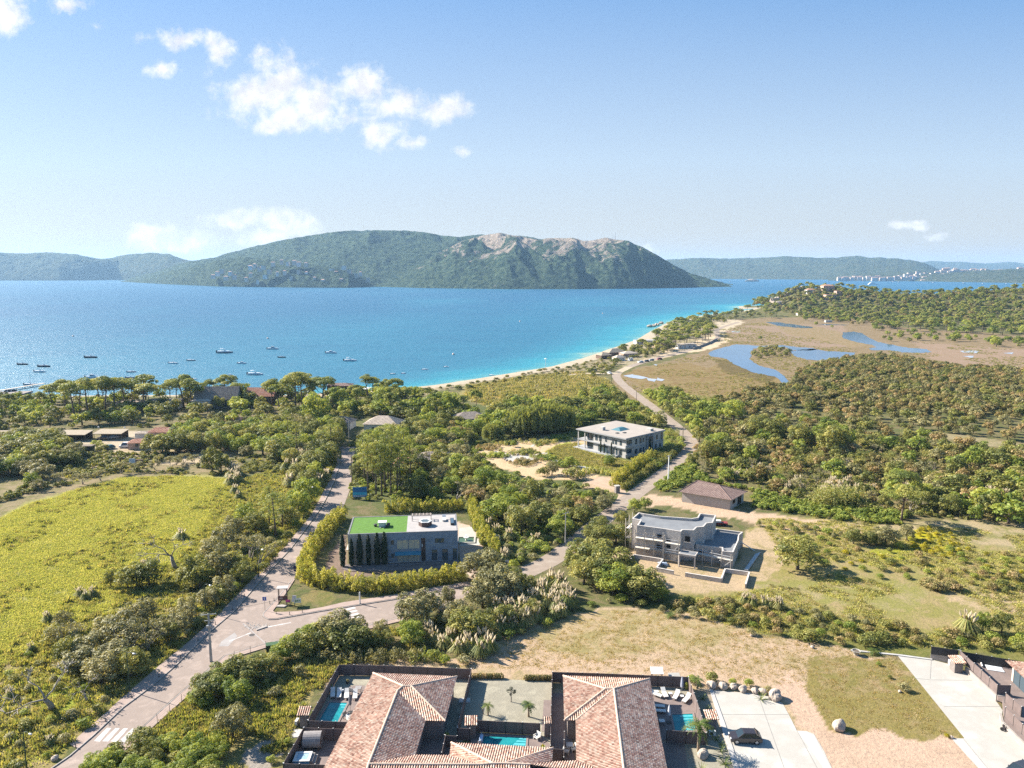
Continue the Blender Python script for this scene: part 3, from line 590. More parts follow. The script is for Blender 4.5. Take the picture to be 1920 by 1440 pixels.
def branches(mb, p, d, length, r, depth, rng, spread=0.55, n=5, ends=None, lift=0.25):
 d = d.normalized(); pts = [p]; rad = [r]
 q = p; r = max(r, 0.045)
 for k in range(3):
  d = (d + Vector(rng.normal(0, 0.16, 3)) + Vector((0, 0, lift * 0.2))).normalized(); q = q + d * length / 3
  pts.append(q); rad.append(r * (1 - 0.16 * (k + 1)))
 mb.tube(pts, rad, n if depth > 1 else 4)
 if depth == 0:
  if ends is not None: ends.append(q)
  return
 k = int(rng.integers(2, 4))
 for i in range(k):
  a = rng.normal(0, 1, 3); a -= np.array(d) * np.dot(a, d); a = Vector(a / max(np.linalg.norm(a), 1e-6))
  nd = (d * (1 - spread * 0.35) + a * spread * rng.uniform(0.7, 1.3) + Vector((0, 0, lift * 0.5))).normalized()
  branches(mb, q, nd, length * rng.uniform(0.62, 0.82), rad[-1] * rng.uniform(0.6, 0.75), depth - 1, rng, spread, n, ends, lift)

def make_protos():
 rng = np.random.default_rng(4)
 def trunk(h, r, limbs, m, name='trunk', lean=0.0, top=None):
  mb = MB(); a = rng.uniform(0, 6.3); lx, ly = lean * math.cos(a), lean * math.sin(a)
  pts = [Vector((lx * t * t, ly * t * t, h * t - 0.25 * (t == 0))) for t in (0, 0.35, 0.7, 1.0)]
  mb.tube(pts, [r * 1.25, r * 0.95, r * 0.75, r * 0.5], 7)
  for c in limbs:
   s = pts[2] if c[2] > h * 0.9 else pts[1] * 0.4 + pts[2] * 0.6
   mid = (s + Vector(c)) / 2 + Vector((0, 0, -0.1 * h)); mb.tube([s, mid, Vector(c)], [r * 0.5, r * 0.35, r * 0.12], 5)
  return mb.mesh(name, m, True)
 for far in (0, 1):
  for k in range(5):
   n = 22 if not far else 15; cen = []; rad = []
   for i in range(n):
    a = i * 2.4 + rng.uniform(-.4, .4); t = (i + .5) / n; z = 1.5 + 3.3 * t + rng.uniform(-.35, .35); ro = 2.15 * math.sqrt(max(0.03, 1 - ((z - 2.7) / 2.6) ** 2)) * rng.uniform(0.75, 1.1)
    cen.append((ro * math.cos(a), ro * math.sin(a), z)); s = rng.uniform(0.75, 1.2); rad.append((s, s, s * 0.85))
   cen.append((0, 0, 3.0)); rad.append((1.7, 1.7, 1.7))
   cr = lobes(cen, rad, 150 if not far else 62, 0.17 if not far else 0.29, rng)
   for knd, mm in (('oak', 'oak'), ('lush', 'lush'), ('greyoak', 'grey'), ('scruboak', 'maquis')):
    proto(knd + ('_far' if far else ''), 'crown', cr, trunk(2.9, 0.2, [c for c in cen[2:16:3]], BARK) if not far or k == 0 else PROTO[knd + '_far'][0][1], LF[mm])
 for far in (0, 1):
  for k in range(5):
   n = 11 if not far else 8; cen = []; rad = []
   for i in range(n):
    a = i * 2.4; ro = 0.85 * math.sqrt((i + 0.5) / n) * rng.uniform(.7, 1.2); s = rng.uniform(0.42, 0.68)
    cen.append((ro * math.cos(a), ro * math.sin(a), 0.5 + 0.75 * (1 - ro) + rng.uniform(-.1, .25))); rad.append((s, s, s * 0.9))
   cr = lobes(cen, rad, 230 if not far else 80, 0.12 if not far else 0.22, rng, lo=-0.7)
   for knd, mm in (('bush', 'oak'), ('lushbush', 'lush'), ('greybush', 'grey'), ('maquis', 'maquis'), ('yellowbush', 'yellow')):
    proto(knd + ('_far' if far else ''), 'bush', cr, None, LF[mm])
 for far in (0, 1):
  for k in range(6):
   cen = []; rad = []; wide = (1.0, 0.8, 1.15, 0.65, 0.9, 1.0)[k]; n = (20, 16, 24, 14, 18, 22)[k]
   for i in range(n):
    a = i * 2.4 + rng.uniform(-.5, .5); ro = 3.3 * wide * math.sqrt((i + .3) / n); z = 9.6 - 0.16 * ro * ro / wide + rng.uniform(-.7, .5) - (1.2 if i % 5 == 4 else 0)
    cen.append((ro * math.cos(a), ro * math.sin(a), z)); s = rng.uniform(1.0, 1.55); rad.append((s, s, s * 0.58))
   cr = lobes(cen, rad, 190 if not far else 85, 0.21 if not far else 0.36, rng, jit=0.9, lo=-0.4, aspect=0.42, up=0.35)
   proto('pine' + ('_far' if far else ''), 'crown', cr, trunk(8.8, 0.2, cen[1::3], PBARK, lean=0.5 + 0.2 * k) if not far else PROTO['pine'][k][1], LF['pine'])
 for k in range(4):
  cen = []; rad = []
  for i in range(26):
   t = i / 25; z = 6.5 + 7 * t; ro = (2.6 * math.sin(PI * (0.18 + 0.8 * t)) + .2) * rng.uniform(.55, 1.1); a = i * 2.4
   cen.append((ro * math.cos(a), ro * math.sin(a), z)); s = rng.uniform(0.7, 1.15); rad.append((s, s, s * 0.6))
  cr = lobes(cen, rad, 150, 0.19, rng, jit=0.9, lo=-0.35, aspect=0.35)
  proto('tallpine', 'crown', cr, trunk(13.2, 0.2, [], PBARK, lean=0.5), LF['pine'])
 for k in range(3):
  mb = MB(); ends = []
  branches(mb, Vector((0, 0, -0.1)), Vector((rng.normal(0, .2), rng.normal(0, .2), 1)), 2.0, 0.26, 4, rng, 0.75, 6, ends, .35)
  proto('baretree', 'crown', lobes([tuple(e) for e in ends], [(.35, .35, .3)] * len(ends), 18, 0.08, rng, lo=-.9, fill=.1), mb.mesh('trunk', GBARK, True), LF['grey'])
 for k in range(5):
  mb = MB(); ends = []
  for i in range(3): branches(mb, Vector((0, 0, -0.1)), Vector((rng.normal(0, .35), rng.normal(0, .35), 1)), 1.7, 0.13, 3, rng, 0.6, 6, ends)
  cen = [tuple(e) for e in ends]; rad = [(0.5 * s, 0.5 * s, 0.4 * s) for s in rng.uniform(0.75, 1.25, len(cen))]
  cr = lobes(cen, rad, 100, 0.11, rng, lo=-0.9, fill=0.2)
  tr = mb.mesh('trunk', GBARK, True)
  proto('thintree', 'crown', cr, tr, LF['grey']); proto('olive', 'crown', lobes(cen, [(r[0] * 1.3, r[1] * 1.3, r[2] * 1.3) for r in rad], 110, 0.12, rng, lo=-0.9, fill=0.2), tr, LF['grey'])
 for k in range(3):
  t = rng.uniform(0, 1, 2600); z = 0.25 + 6.9 * t; ro = (0.52 * np.sin(PI * np.clip(t * 0.82 + 0.16, 0, 1)) ** 0.7 + 0.04) * rng.uniform(.75, 1.08, 2600) * (1 + 0.14 * np.sin(z * 5 + rng.uniform(0, 6)))
  a = rng.uniform(0, 6.283, 2600); pos = np.stack([ro * np.cos(a), ro * np.sin(a), z], 1); nor = unit(np.stack([np.cos(a), np.sin(a), 0.4 + 0 * a], 1) + 0.4 * rng.normal(size=(2600, 3)))
  mb = MB().tube([(0, 0, -.1), (0, 0, 3), (0, 0, 6)], [0.11, 0.08, 0.03], 6)
  proto('cypress', 'crown', cards(pos, nor, 0.16, rng, 0.5), mb.mesh('trunk', BARK), LF['cypress'])
 for k in range(3):
  S = 150; a = rng.uniform(0, 6.283, S); ro = 3.6 * np.sqrt(rng.uniform(0.03, 1, S)); top = 7.6 - 0.26 * ro ** 2 * 0.8 + rng.normal(0, .35, S)
  P, T = [], []
  for i in range(S):
   n = 40; L = rng.uniform(0.45, 0.85) * top[i]; t = rng.uniform(0, 1, n) ** 0.8
   P.append(np.stack([ro[i] * np.cos(a[i]) * (1 + .08 * t) + rng.normal(0, .2, n), ro[i] * np.sin(a[i]) * (1 + .08 * t) + rng.normal(0, .2, n), top[i] - L * t], 1)); T.append(np.clip(rng.uniform(.1, .9) + rng.normal(0, .12, n), 0, 1))
  P = np.concatenate(P); nor = unit(np.stack([P[:, 0], P[:, 1], 2 + 0 * P[:, 0]], 1) * .3 + rng.normal(size=P.shape) * .5)
  n = len(P); d = np.tile([0, 0, -1.0], (n, 1)) + rng.normal(0, .25, (n, 3)); b = unit(np.cross(d, nor)); s = rng.uniform(.2, .42, n)[:, None]
  v = np.stack([P - d * s, P - b * .1, P + d * s, P + b * .1], 1).reshape(-1, 3)
  proto('willow', 'crown', (v, np.arange(4 * n).reshape(n, 4), np.repeat(np.concatenate(T), 4)), trunk(5.5, 0.28, [(1.5, 0, 6.5), (-1.2, 1, 6.6), (0, -1.5, 6.3)], BARK), LF['willow'])
 for k in range(5):
  nb = 420; a = rng.uniform(0, 6.283, nb); out = rng.uniform(0.25, 1.25, nb); h = rng.uniform(0.7, 1.7, nb); w = 0.05
  c, s = np.cos(a), np.sin(a)
  p0 = np.stack([c * .12, s * .12, 0 * a], 1); p1 = np.stack([c * out * .5, s * out * .5, h], 1); p2 = np.stack([c * out * 1.25, s * out * 1.25, h * .45], 1); sd = np.stack([-s, c, 0 * a], 1) * w
  v = np.stack([p0 - sd * .5, p0 + sd * .5, p1 + sd, p1 - sd, p1 - sd, p1 + sd, p2 + sd * .2, p2 - sd * .2], 1).reshape(-1, 3)
  blades = (v, np.arange(8 * nb).reshape(-1, 4), np.repeat(rng.uniform(0, 1, nb), 8))
  npl = (13, 20, 9, 26, 16)[k]; P, Nn = [], []
  V = []
  for i in range(npl):
   an = rng.uniform(0, 6.283); o = rng.uniform(0.1, 0.85); hh = rng.uniform(1.7, 2.7); tip = np.array([math.cos(an) * o * 1.15, math.sin(an) * o * 1.15, hh]); base = np.array([math.cos(an) * o * .8, math.sin(an) * o * .8, hh - .85])
   for rr in range(3):
    d = np.array([math.cos(rr * 1.05), math.sin(rr * 1.05), 0]) * 0.13
    m_ = base * .45 + tip * .55
    V += [base, m_ + d, tip, m_ - d]
  V = np.array(V); n = len(V) // 4
  plu = (V, np.arange(4 * n).reshape(n, 4), np.repeat(np.repeat(rng.uniform(0, 1, npl), 3), 4))
  PROTO.setdefault('pampas', []).append((np_mesh('pampas_clump', *blades[:2], LF['reed'], blades[2]), np_mesh('plumes', *plu[:2], LF['plume'], plu[2])))
 for k in range(3):
  ns_, nl = 60, 14; P, D = [], []
  for i in range(ns_):
   x, y = rng.normal(0, .9, 2); lean = rng.normal(0, .12, 2); h = rng.uniform(2.4, 3.8)
   for j in range(nl):
    z = h * (0.15 + .85 * j / nl); P.append((x + lean[0] * z, y + lean[1] * z, z)); a = rng.uniform(0, 6.28); D.append((math.cos(a), math.sin(a), rng.uniform(.2, 1.2)))
  P = np.array(P); D = unit(np.array(D)); n = len(P); b = unit(np.cross(D, rng.normal(size=(n, 3)))); s = rng.uniform(.25, .5, n)[:, None]
  v = np.stack([P, P + D * s * .5 + b * .06, P + D * s, P + D * s * .5 - b * .06], 1).reshape(-1, 3)
  proto('reeds', 'reeds', (v, np.arange(4 * n).reshape(n, 4), np.repeat(rng.uniform(0, 1, n), 4)), None, LF['reed'])
 for key, mm, nb, wd, hh, n3 in (('tuft', 'grass', 34, .9, .5, 4), ('meadowtuft', 'meadow', 60, 1.7, .34, 4), ('reedtuft', 'reed', 34, .9, 1.0, 3), ('drytuft', 'dry', 30, .9, .14, 4)):
  for k in range(n3):
   x = rng.normal(0, wd * .4, (nb, 2)); a = rng.uniform(0, 6.283, nb); h = rng.uniform(.4, 1, nb) * hh; le = rng.uniform(.05, .5, nb) * hh
   p0 = np.stack([x[:, 0], x[:, 1], 0 * a], 1); c, s = np.cos(a), np.sin(a); tip = p0 + np.stack([c * le, s * le, h], 1); mid = p0 + np.stack([c * le * .3, s * le * .3, h * .6], 1); sd = np.stack([-s, c, 0 * a], 1) * .085
   v = np.stack([p0, mid + sd, tip, mid - sd], 1).reshape(-1, 3)
   proto(key, 'tuft', (v, np.arange(4 * nb).reshape(nb, 4), np.repeat(rng.uniform(0, 1, nb), 4)), None, LF[mm])
make_protos()

NAMES = {  # kind: (object name, category, has parts)
 'oak': ('oak_tree', 'tree'), 'oak_far': ('holm_oak', 'tree'), 'lush': ('leafy_tree', 'tree'), 'lush_far': ('broadleaf_tree', 'tree'), 'greyoak': ('cork_oak', 'tree'), 'greyoak_far': ('cork_oak', 'tree'),  # far oaks and leafy trees are coarser copies of the near kinds
 'scruboak': ('scrub_oak', 'tree'), 'scruboak_far': ('scrub_oak', 'tree'), 'bush': ('bush', 'bush'), 'bush_far': ('bush', 'bush'), 'lushbush': ('leafy_bush', 'bush'), 'lushbush_far': ('leafy_bush', 'bush'), 'greybush': ('grey_bush', 'bush'), 'greybush_far': ('grey_bush', 'bush'),
 'maquis': ('maquis_shrub', 'shrub'), 'maquis_far': ('maquis_shrub', 'shrub'), 'yellowbush': ('broom_shrub', 'shrub'), 'yellowbush_far': ('broom_shrub', 'shrub'),
 'pine': ('umbrella_pine', 'pine tree'), 'pine_far': ('coast_pine', 'pine tree'), 'tallpine': ('pine_tree', 'pine tree'), 'thintree': ('thin_tree', 'tree'), 'baretree': ('bare_tree', 'tree'), 'olive': ('olive_tree', 'olive tree'),
 'cypress': ('cypress', 'cypress tree'), 'willow': ('willow_tree', 'willow tree'), 'pampas': ('pampas_clump', 'pampas grass'), 'reeds': ('reed_clump', 'reeds')}
NAT = {'oak': 6, 'lush': 6, 'greyoak': 6, 'scruboak': 6, 'bush': 2, 'lushbush': 2, 'greybush': 2, 'maquis': 2, 'yellowbush': 2, 'pine': 10.6, 'tallpine': 14, 'thintree': 5, 'baretree': 5.5, 'olive': 5, 'cypress': 7.2, 'willow': 7.8, 'pampas': 2.6, 'reeds': 3.6}
def plant(kind, x, y, h, label, group, z=None, wide=1.0):
 ch = PROTO[kind]; a, b = ch[R.randrange(len(ch))]
 s = h / NAT[kind.replace('_far', '')]; nm, cat = NAMES[kind]
 if z is None: z = float(hillz(np.array(x), np.array(y))) if y > 780 else 0.0
 sc = (s * wide * R.uniform(.92, 1.1), s * wide * R.uniform(.92, 1.1), s)
 if b is None:
  o = bpy.data.objects.new(nm, a); C.objects.link(o)
 elif kind == 'pampas':
  o = bpy.data.objects.new(nm, a); C.objects.link(o); t = bpy.data.objects.new('plumes', b); C.objects.link(t); t.parent = o
 else:
  o = bpy.data.objects.new(nm, None); C.objects.link(o)
  for n_, me in (('crown', a), ('trunk', b)):
   t = bpy.data.objects.new(n_, me); C.objects.link(t); t.parent = o
 o.location = (x, y, z - 0.03); o.rotation_euler = (0, 0, R.uniform(0, 6.283)); o.scale = sc
 return tag(o, label, cat, group)

KEEP = []      # world polygons that stay free of scattered plants
def keep(px_pts, z=0.0): KEEP.append([(p.x, p.y) for p in GP(px_pts, z)])
GRID = {}
def put(x, y): GRID.setdefault((int(x // 12), int(y // 12)), []).append((x, y))
def crowded(x, y, g):
 i, j = int(x // 12), int(y // 12)
 return any(abs(x - q[0]) < g and (x - q[0]) ** 2 + (y - q[1]) ** 2 < g * g for a in (-1, 0, 1) for b in (-1, 0, 1) for q in GRID.get((i + a, j + b), ()))
ADJ = {'oak': 'dark round oak', 'lush': 'bright green leafy tree', 'greyoak': 'grey-green cork oak', 'scruboak': 'brownish scrub oak', 'bush': 'dark green bush', 'lushbush': 'bright green bush', 'greybush': 'grey-green bush', 'maquis': 'brownish maquis shrub', 'yellowbush': 'yellow flowering shrub',
       'pine': 'flat-topped pine', 'tallpine': 'tall pine', 'thintree': 'thin half-bare tree', 'baretree': 'bare grey-branched tree', 'olive': 'small grey olive tree', 'cypress': 'narrow dark cypress', 'willow': 'drooping willow', 'pampas': 'white-plumed pampas clump', 'reeds': 'tall reed clump'}
PLUR = {'oak': 'oaks', 'lush': 'leafy trees', 'greyoak': 'cork oaks', 'scruboak': 'scrub oaks', 'bush': 'dark bushes', 'lushbush': 'bright bushes', 'greybush': 'grey bushes', 'maquis': 'maquis shrubs', 'yellowbush': 'yellow shrubs', 'pine': 'pines', 'tallpine': 'pines', 'thintree': 'thin trees', 'baretree': 'bare trees', 'olive': 'olives', 'cypress': 'cypresses', 'willow': 'willows', 'pampas': 'pampas clumps', 'reeds': 'reed clumps'}
def label_set(items, where, group):
 by = {}
 for it in items: by.setdefault(it[0].replace('_far', ''), []).append(it)
 for k, v in by.items():
  v.sort(key=lambda t: t[1] / t[2])
  for i, (kind, x, y, h, wide, z) in enumerate(v):
   if len(v) == 1: lab = f'lone {ADJ[k]} {where}'
   else: lab = f'{ADJ[k]}, {ordinal(i + 1)} from left {where}'
   plant(kind, x, y, h, lab, f'{PLUR[k]} {where}' if len(v) > 1 else None, z, wide)

def zone(px_poly, mix, gap, where, hr=(4, 7), n=400):
 sd = sum(map(ord, where)); rr = random.Random(sd); rng = np.random.default_rng(sd)
 W = [(p.x, p.y) for p in GP(px_poly)]; P = np.array(W)
 x = rng.uniform(P[:, 0].min(), P[:, 0].max(), 9000); y = rng.uniform(P[:, 1].min(), P[:, 1].max(), 9000); m = inpoly(x, y, W)
 for k in KEEP: m &= ~inpoly(x, y, k)
 items = []; ks = list(mix); ws = [mix[k][0] if hasattr(mix[k], '__len__') else mix[k] for k in ks]
 for x, y in zip(x[m].tolist(), y[m].tolist()):
  if len(items) >= n: break
  if crowded(x, y, gap * rr.uniform(.75, 1.2)): continue
  k = rr.choices(ks, ws)[0]; lo, hi = mix[k][1] if hasattr(mix[k], '__len__') else hr
  put(x, y); items.append((k, x, y, rr.uniform(lo, hi), rr.uniform(.8, 1.5), None))
 label_set(items, where, None)

def at_px(lst, where):
 items = []
 for it in lst:
  k, px, py, h = it[:4]; g = G(px, py); put(g.x, g.y); items.append((k, g.x, g.y, h, it[4] if len(it) > 4 else 1.0, None))
 label_set(items, where, None)

def stuff_scatter(name, px_poly, kinds, n, srange, seed=1, world=False, avoid=True, holes=(), dens=None, zf=None):
 rng = np.random.default_rng(seed)
 W = px_poly if world else [(p.x, p.y) for p in GP(px_poly)]
 P = np.array(W); x = rng.uniform(P[:, 0].min(), P[:, 0].max(), n * 6); y = rng.uniform(P[:, 1].min(), P[:, 1].max(), n * 6)
 m = inpoly(x, y, W)
 if avoid:
  for k in KEEP: m &= ~inpoly(x, y, k)
 for h in holes: m &= ~inpoly(x, y, [(p.x, p.y) for p in GP(h)])
 if dens is not None: m &= fbm(x / dens[0], y / dens[0], seed + 3, 3) > dens[1]
 x, y = x[m][:n], y[m][:n]; n = len(x)
 z = np.where(y > 780, hillz(x, y), 0) - 0.02
 me = bpy.data.meshes.new(name); me.vertices.add(n); me.vertices.foreach_set('co', np.stack([x, y, z], 1).astype(np.float32).ravel())
 a = me.attributes.new('sc', 'FLOAT', 'POINT'); a.data.foreach_set('value', rng.uniform(*srange, n).astype(np.float32))
 a = me.attributes.new('rz', 'FLOAT', 'POINT'); a.data.foreach_set('value', rng.uniform(0, 6.283, n).astype(np.float32))
 o = bpy.data.objects.new(name, me); C.objects.link(o); tag(o, kind='stuff')
 src = [s[0] for k in kinds for s in PROTO[k]]
 ng = bpy.data.node_groups.new(name, 'GeometryNodeTree')
 ng.interface.new_socket('Geometry', in_out='INPUT', socket_type='NodeSocketGeometry'); ng.interface.new_socket('Geometry', in_out='OUTPUT', socket_type='NodeSocketGeometry')
 gi = ng.nodes.new('NodeGroupInput'); go = ng.nodes.new('NodeGroupOutput'); ip = ng.nodes.new('GeometryNodeInstanceOnPoints'); gti = ng.nodes.new('GeometryNodeGeometryToInstance')
 for me2 in src:
  key = '_src_' + me2.name
  so_ = bpy.data.objects.get(key)
  if so_ is None: so_ = bpy.data.objects.new(key, me2)
  oi = ng.nodes.new('GeometryNodeObjectInfo'); oi.inputs[0].default_value = so_; ng.links.new(oi.outputs['Geometry'], gti.inputs[0])
 ip.inputs['Pick Instance'].default_value = True
 ri = ng.nodes.new('FunctionNodeRandomValue'); ri.data_type = 'INT'; ri.inputs[4].default_value = 0; ri.inputs[5].default_value = len(src) - 1
 na = ng.nodes.new('GeometryNodeInputNamedAttribute'); na.data_type = 'FLOAT'; na.inputs[0].default_value = 'sc'
 nb = ng.nodes.new('GeometryNodeInputNamedAttribute'); nb.data_type = 'FLOAT'; nb.inputs[0].default_value = 'rz'
 cx = ng.nodes.new('ShaderNodeCombineXYZ'); ng.links.new(nb.outputs[0], cx.inputs[2])
 e2r = ng.nodes.new('FunctionNodeEulerToRotation'); ng.links.new(cx.outputs[0], e2r.inputs[0])
 ng.links.new(gi.outputs[0], ip.inputs['Points']); ng.links.new(gti.outputs[0], ip.inputs['Instance']); ng.links.new(ri.outputs[2], ip.inputs['Instance Index'])
 ng.links.new(e2r.outputs[0], ip.inputs['Rotation']); ng.links.new(na.outputs[0], ip.inputs['Scale']); ng.links.new(ip.outputs[0], go.inputs[0])
 md = o.modifiers.new('cover', 'NODES'); md.node_group = ng
 return o
ASPH = mat('road_asphalt', (0.30, 0.235, 0.195), (0.245, 0.192, 0.16), 0.35, 0.95, 0.3, bscale=9, third=(0.35, 0.275, 0.23))
ASPH2 = mat('lane_asphalt', (0.30, 0.235, 0.185), (0.25, 0.195, 0.15), 0.3, 0.95, 0.3, bscale=7, third=(0.33, 0.27, 0.215))
PAVE = mat('pavement_paving', (0.35, 0.265, 0.22), (0.29, 0.215, 0.18), 0.5, 0.95, 0.3, bscale=6)
KERB = mat('kerb_stone', (0.36, 0.32, 0.29), (0.27, 0.235, 0.21), 0.8, 0.9, 0.3)
PAINT = mat('road_paint', (0.55, 0.52, 0.49), (0.36, 0.33, 0.31), 1.2, 0.85)
CONC = mat('yard_concrete', (0.42, 0.39, 0.345), (0.355, 0.33, 0.29), 0.16, 0.9, 0.15, bscale=12, third=(0.455, 0.43, 0.385))
CONCD = mat('concrete_kerb', (0.44, 0.42, 0.39), (0.36, 0.34, 0.32), 0.5, 0.9, 0.2)
GRAV = mat('yard_gravel', (0.335, 0.30, 0.225), (0.25, 0.225, 0.17), 0.35, 0.95, 0.6, bscale=22, third=(0.37, 0.335, 0.25))
DECK = mat('composite_deck', (0.215, 0.165, 0.145), (0.17, 0.13, 0.115), 0.7, 0.75, 0.2)

ROAD_L = [(70, 1462), (133, 1418), (177, 1380), (233, 1327), (287, 1287), (333, 1247), (390, 1190), (443, 1145), (487, 1093), (547, 1030), (597, 963), (612, 938), (628, 905), (636, 878), (640, 855), (636, 838)]
ROAD_R = [(668, 838), (664, 852), (661, 880), (657, 915), (645, 948), (631, 970), (602, 1007), (572, 1045), (552, 1085), (520, 1120), (493, 1150), (492, 1157), (503, 1163), (520, 1162), (595, 1148), (675, 1135), (770, 1120), (850, 1106), (890, 1097), (930, 1090)]
ROAD_B = [(940, 1100), (890, 1113), (830, 1136), (755, 1156), (670, 1177), (560, 1191), (495, 1207), (420, 1229), (385, 1259), (333, 1302), (253, 1375), (200, 1421), (150, 1462)]
struct('road', MB().sheet(GP(ROAD_L + ROAD_R + ROAD_B), 0.03), ASPH)
def ribbon(px, width, z, m, name, mb=None):
 P = GP(px); L, Rr = [], []
 for i, p in enumerate(P):
  d = (P[min(i + 1, len(P) - 1)] - P[max(i - 1, 0)]).normalized(); n = Vector((-d.y, d.x, 0)) * (width[i] if hasattr(width, '__len__') else width) / 2
  L.append(p + n); Rr.append(p - n)
 mb = MB()
 vs = [(q.x, q.y, z) for pair in zip(L, Rr) for q in pair]
 mb.add(vs, [(2 * i, 2 * i + 1, 2 * i + 3, 2 * i + 2) for i in range(len(P) - 1)])
 KEEP.append([(q.x, q.y) for q in L] + [(q.x, q.y) for q in Rr[::-1]])
 return struct(name, mb, m)
def smooth_px(pts, k=4):
 out = []
 for i in range(len(pts) - 1):
  p0 = pts[max(i - 1, 0)]; p1 = pts[i]; p2 = pts[i + 1]; p3 = pts[min(i + 2, len(pts) - 1)]
  for j in range(k):
   t = j / k
   out.append(tuple(0.5 * (2 * p1[a] + (p2[a] - p0[a]) * t + (2 * p0[a] - 5 * p1[a] + 4 * p2[a] - p3[a]) * t * t + (3 * p1[a] - p0[a] - 3 * p2[a] + p3[a]) * t ** 3) for a in (0, 1)))
 return out + [pts[-1]]
LANE = smooth_px([(905, 1102), (940, 1093), (975, 1078), (1003, 1065), (1033, 1050), (1075, 1020), (1108, 992), (1145, 963), (1190, 927), (1235, 895), (1270, 866), (1291, 846), (1296, 829), (1278, 808), (1250, 785), (1215, 757), (1180, 731), (1160, 713), (1157, 701), (1180, 688), (1230, 672), (1280, 660), (1320, 648), (1346, 634), (1345, 618), (1385, 604)])
ribbon(LANE, [5.2] * len(LANE), 0.022, ASPH2, 'lane')
keep(ROAD_L + ROAD_R + ROAD_B)
ribbon(smooth_px([(1180, 688), (1150, 700), (1100, 700), (1060, 705)]), 5, 0.03, mat('beach_track', (0.42, 0.34, 0.24), (0.34, 0.27, 0.18), 0.3, 0.95), 'beach_track')
struct('villa_drive', MB().sheet(GP([(1095, 905), (1130, 893), (1165, 905), (1175, 925), (1200, 915), (1210, 922), (1180, 945), (1150, 950), (1160, 928), (1148, 918)]), 0.016), mat('sandy_drive', (0.40, 0.29, 0.20), (0.33, 0.24, 0.165), 0.4, 0.95, 0.3))
PL_OUT = [(25, 1462), (133, 1393), (187, 1348), (233, 1306), (300, 1248), (360, 1199), (417, 1145), (467, 1093), (533, 1027), (583, 967), (603, 930), (618, 900), (630, 873), (634, 850)]
PL_IN = [(66, 1462), (131, 1417), (175, 1379), (231, 1326), (285, 1286), (331, 1246), (388, 1189), (441, 1144), (485, 1092), (545, 1029), (595, 962), (610, 937), (626, 904), (635, 877), (638, 856)]
struct('pavement_west', MB().prism(GP([(131, 1396), (187, 1348), (233, 1306), (300, 1248), (360, 1199), (417, 1145), (467, 1093), (533, 1027), (583, 967), (603, 930), (618, 900), (630, 873), (634, 852)] + [(638, 856), (635, 877), (626, 904), (610, 937), (595, 962), (545, 1029), (485, 1092), (441, 1144), (388, 1189), (331, 1246), (285, 1286), (231, 1326), (175, 1379), (145, 1405)]), -0.2, 0.13), PAVE)
struct('pavement_corner', MB().prism(GP([(494, 1151), (494, 1156), (504, 1161), (520, 1160), (595, 1146.5), (675, 1133.5), (770, 1118.5), (885, 1096.5), (877, 1091), (795, 1106), (740, 1116), (645, 1130), (607, 1139), (560, 1147), (515, 1149), (512, 1146), (535, 1115), (553, 1087), (549, 1086), (521, 1121)]), -0.2, 0.13), PAVE)
struct('pavement_south', MB().prism(GP([(755, 1157.5), (670, 1178.5), (560, 1192.5), (496, 1208.5), (422, 1230), (387, 1260), (335, 1303), (255, 1376), (203, 1421), (215, 1424), (277, 1373), (345, 1312), (395, 1266), (428, 1237), (500, 1215), (562, 1199), (672, 1185), (758, 1164)]), -0.2, 0.13), PAVE)
keep([(20, 1470)] + PL_OUT + PL_IN[::-1]); keep([(490, 1165), (885, 1098), (877, 1090), (510, 1146), (555, 1085), (545, 1085), (490, 1150)])
keep([(755, 1156), (420, 1229), (200, 1421), (230, 1424), (428, 1240), (762, 1168)])
def kerbline(px, name, w=0.16):
 mb = MB(); P = GP(px, 0.08)
 for a, b in zip(P[:-1], P[1:]): mb.bar(a, b, w, 0.16)
 struct(name, mb, KERB)
kerbline([(66, 1462), (131, 1417.3), (175, 1379.3), (231, 1326.3), (285, 1286.3), (331, 1246.3), (388, 1189.3), (441, 1144.3), (485, 1092.3), (545, 1029.3), (595, 962.3), (610, 937.3), (626, 904.3), (635, 877.3), (638, 856.3)], 'kerb_west')
kerbline([(549, 1086), (521, 1121), (493.5, 1151), (493.5, 1156.5), (504, 1161.8), (520, 1160.8), (595, 1147.2), (675, 1134.2), (770, 1119.2), (885, 1097.2)], 'kerb_corner')
kerbline([(755, 1157), (670, 1178), (560, 1192), (496, 1208), (422, 1229.5), (387, 1259.5), (335, 1302.5), (255, 1375.5), (203, 1420.5)], 'kerb_south')
mb = MB()
for i in range(5):
 a = 183 + i * 15.5
 mb.sheet(GP([(a + 18, 1365 + i * .4), (a + 26, 1365.5 + i * .4), (a + 4, 1391 + i * .3), (a - 7, 1390 + i * .3)]), 0.036)
tag(mb.build('road_marking', PAINT), kind='structure')
mb = MB()
for i in range(4):
 y = 1138 + i * 5.5; mb.sheet(GP([(648 + i * 3.4, y + 4), (664 + i * 3.4, y), (668 + i * 3.4, y + 2.6), (651 + i * 3.4, y + 7)]), 0.036)
for a, b, c, d in ((497, 1176, 545, 1167), (430, 1202, 470, 1186)):
 mb.sheet(GP([(a, b), (c, d), (c + .6, d + 1.3), (a + .6, b + 1.5)]), 0.036)
tag(mb.build('road_marking', PAINT), kind='structure')
mb = MB()
for px in ([(455, 1170), (497, 1207), (498.6, 1206), (457, 1169)], [(415, 1203), (440, 1186), (445, 1193), (428, 1212), (410, 1212)]):
 mb.sheet(GP(px), 0.034)
tag(mb.build('road_patch', mat('road_repair', (0.33, 0.30, 0.28), (0.27, 0.245, 0.23), 0.6, 0.95)), kind='structure')
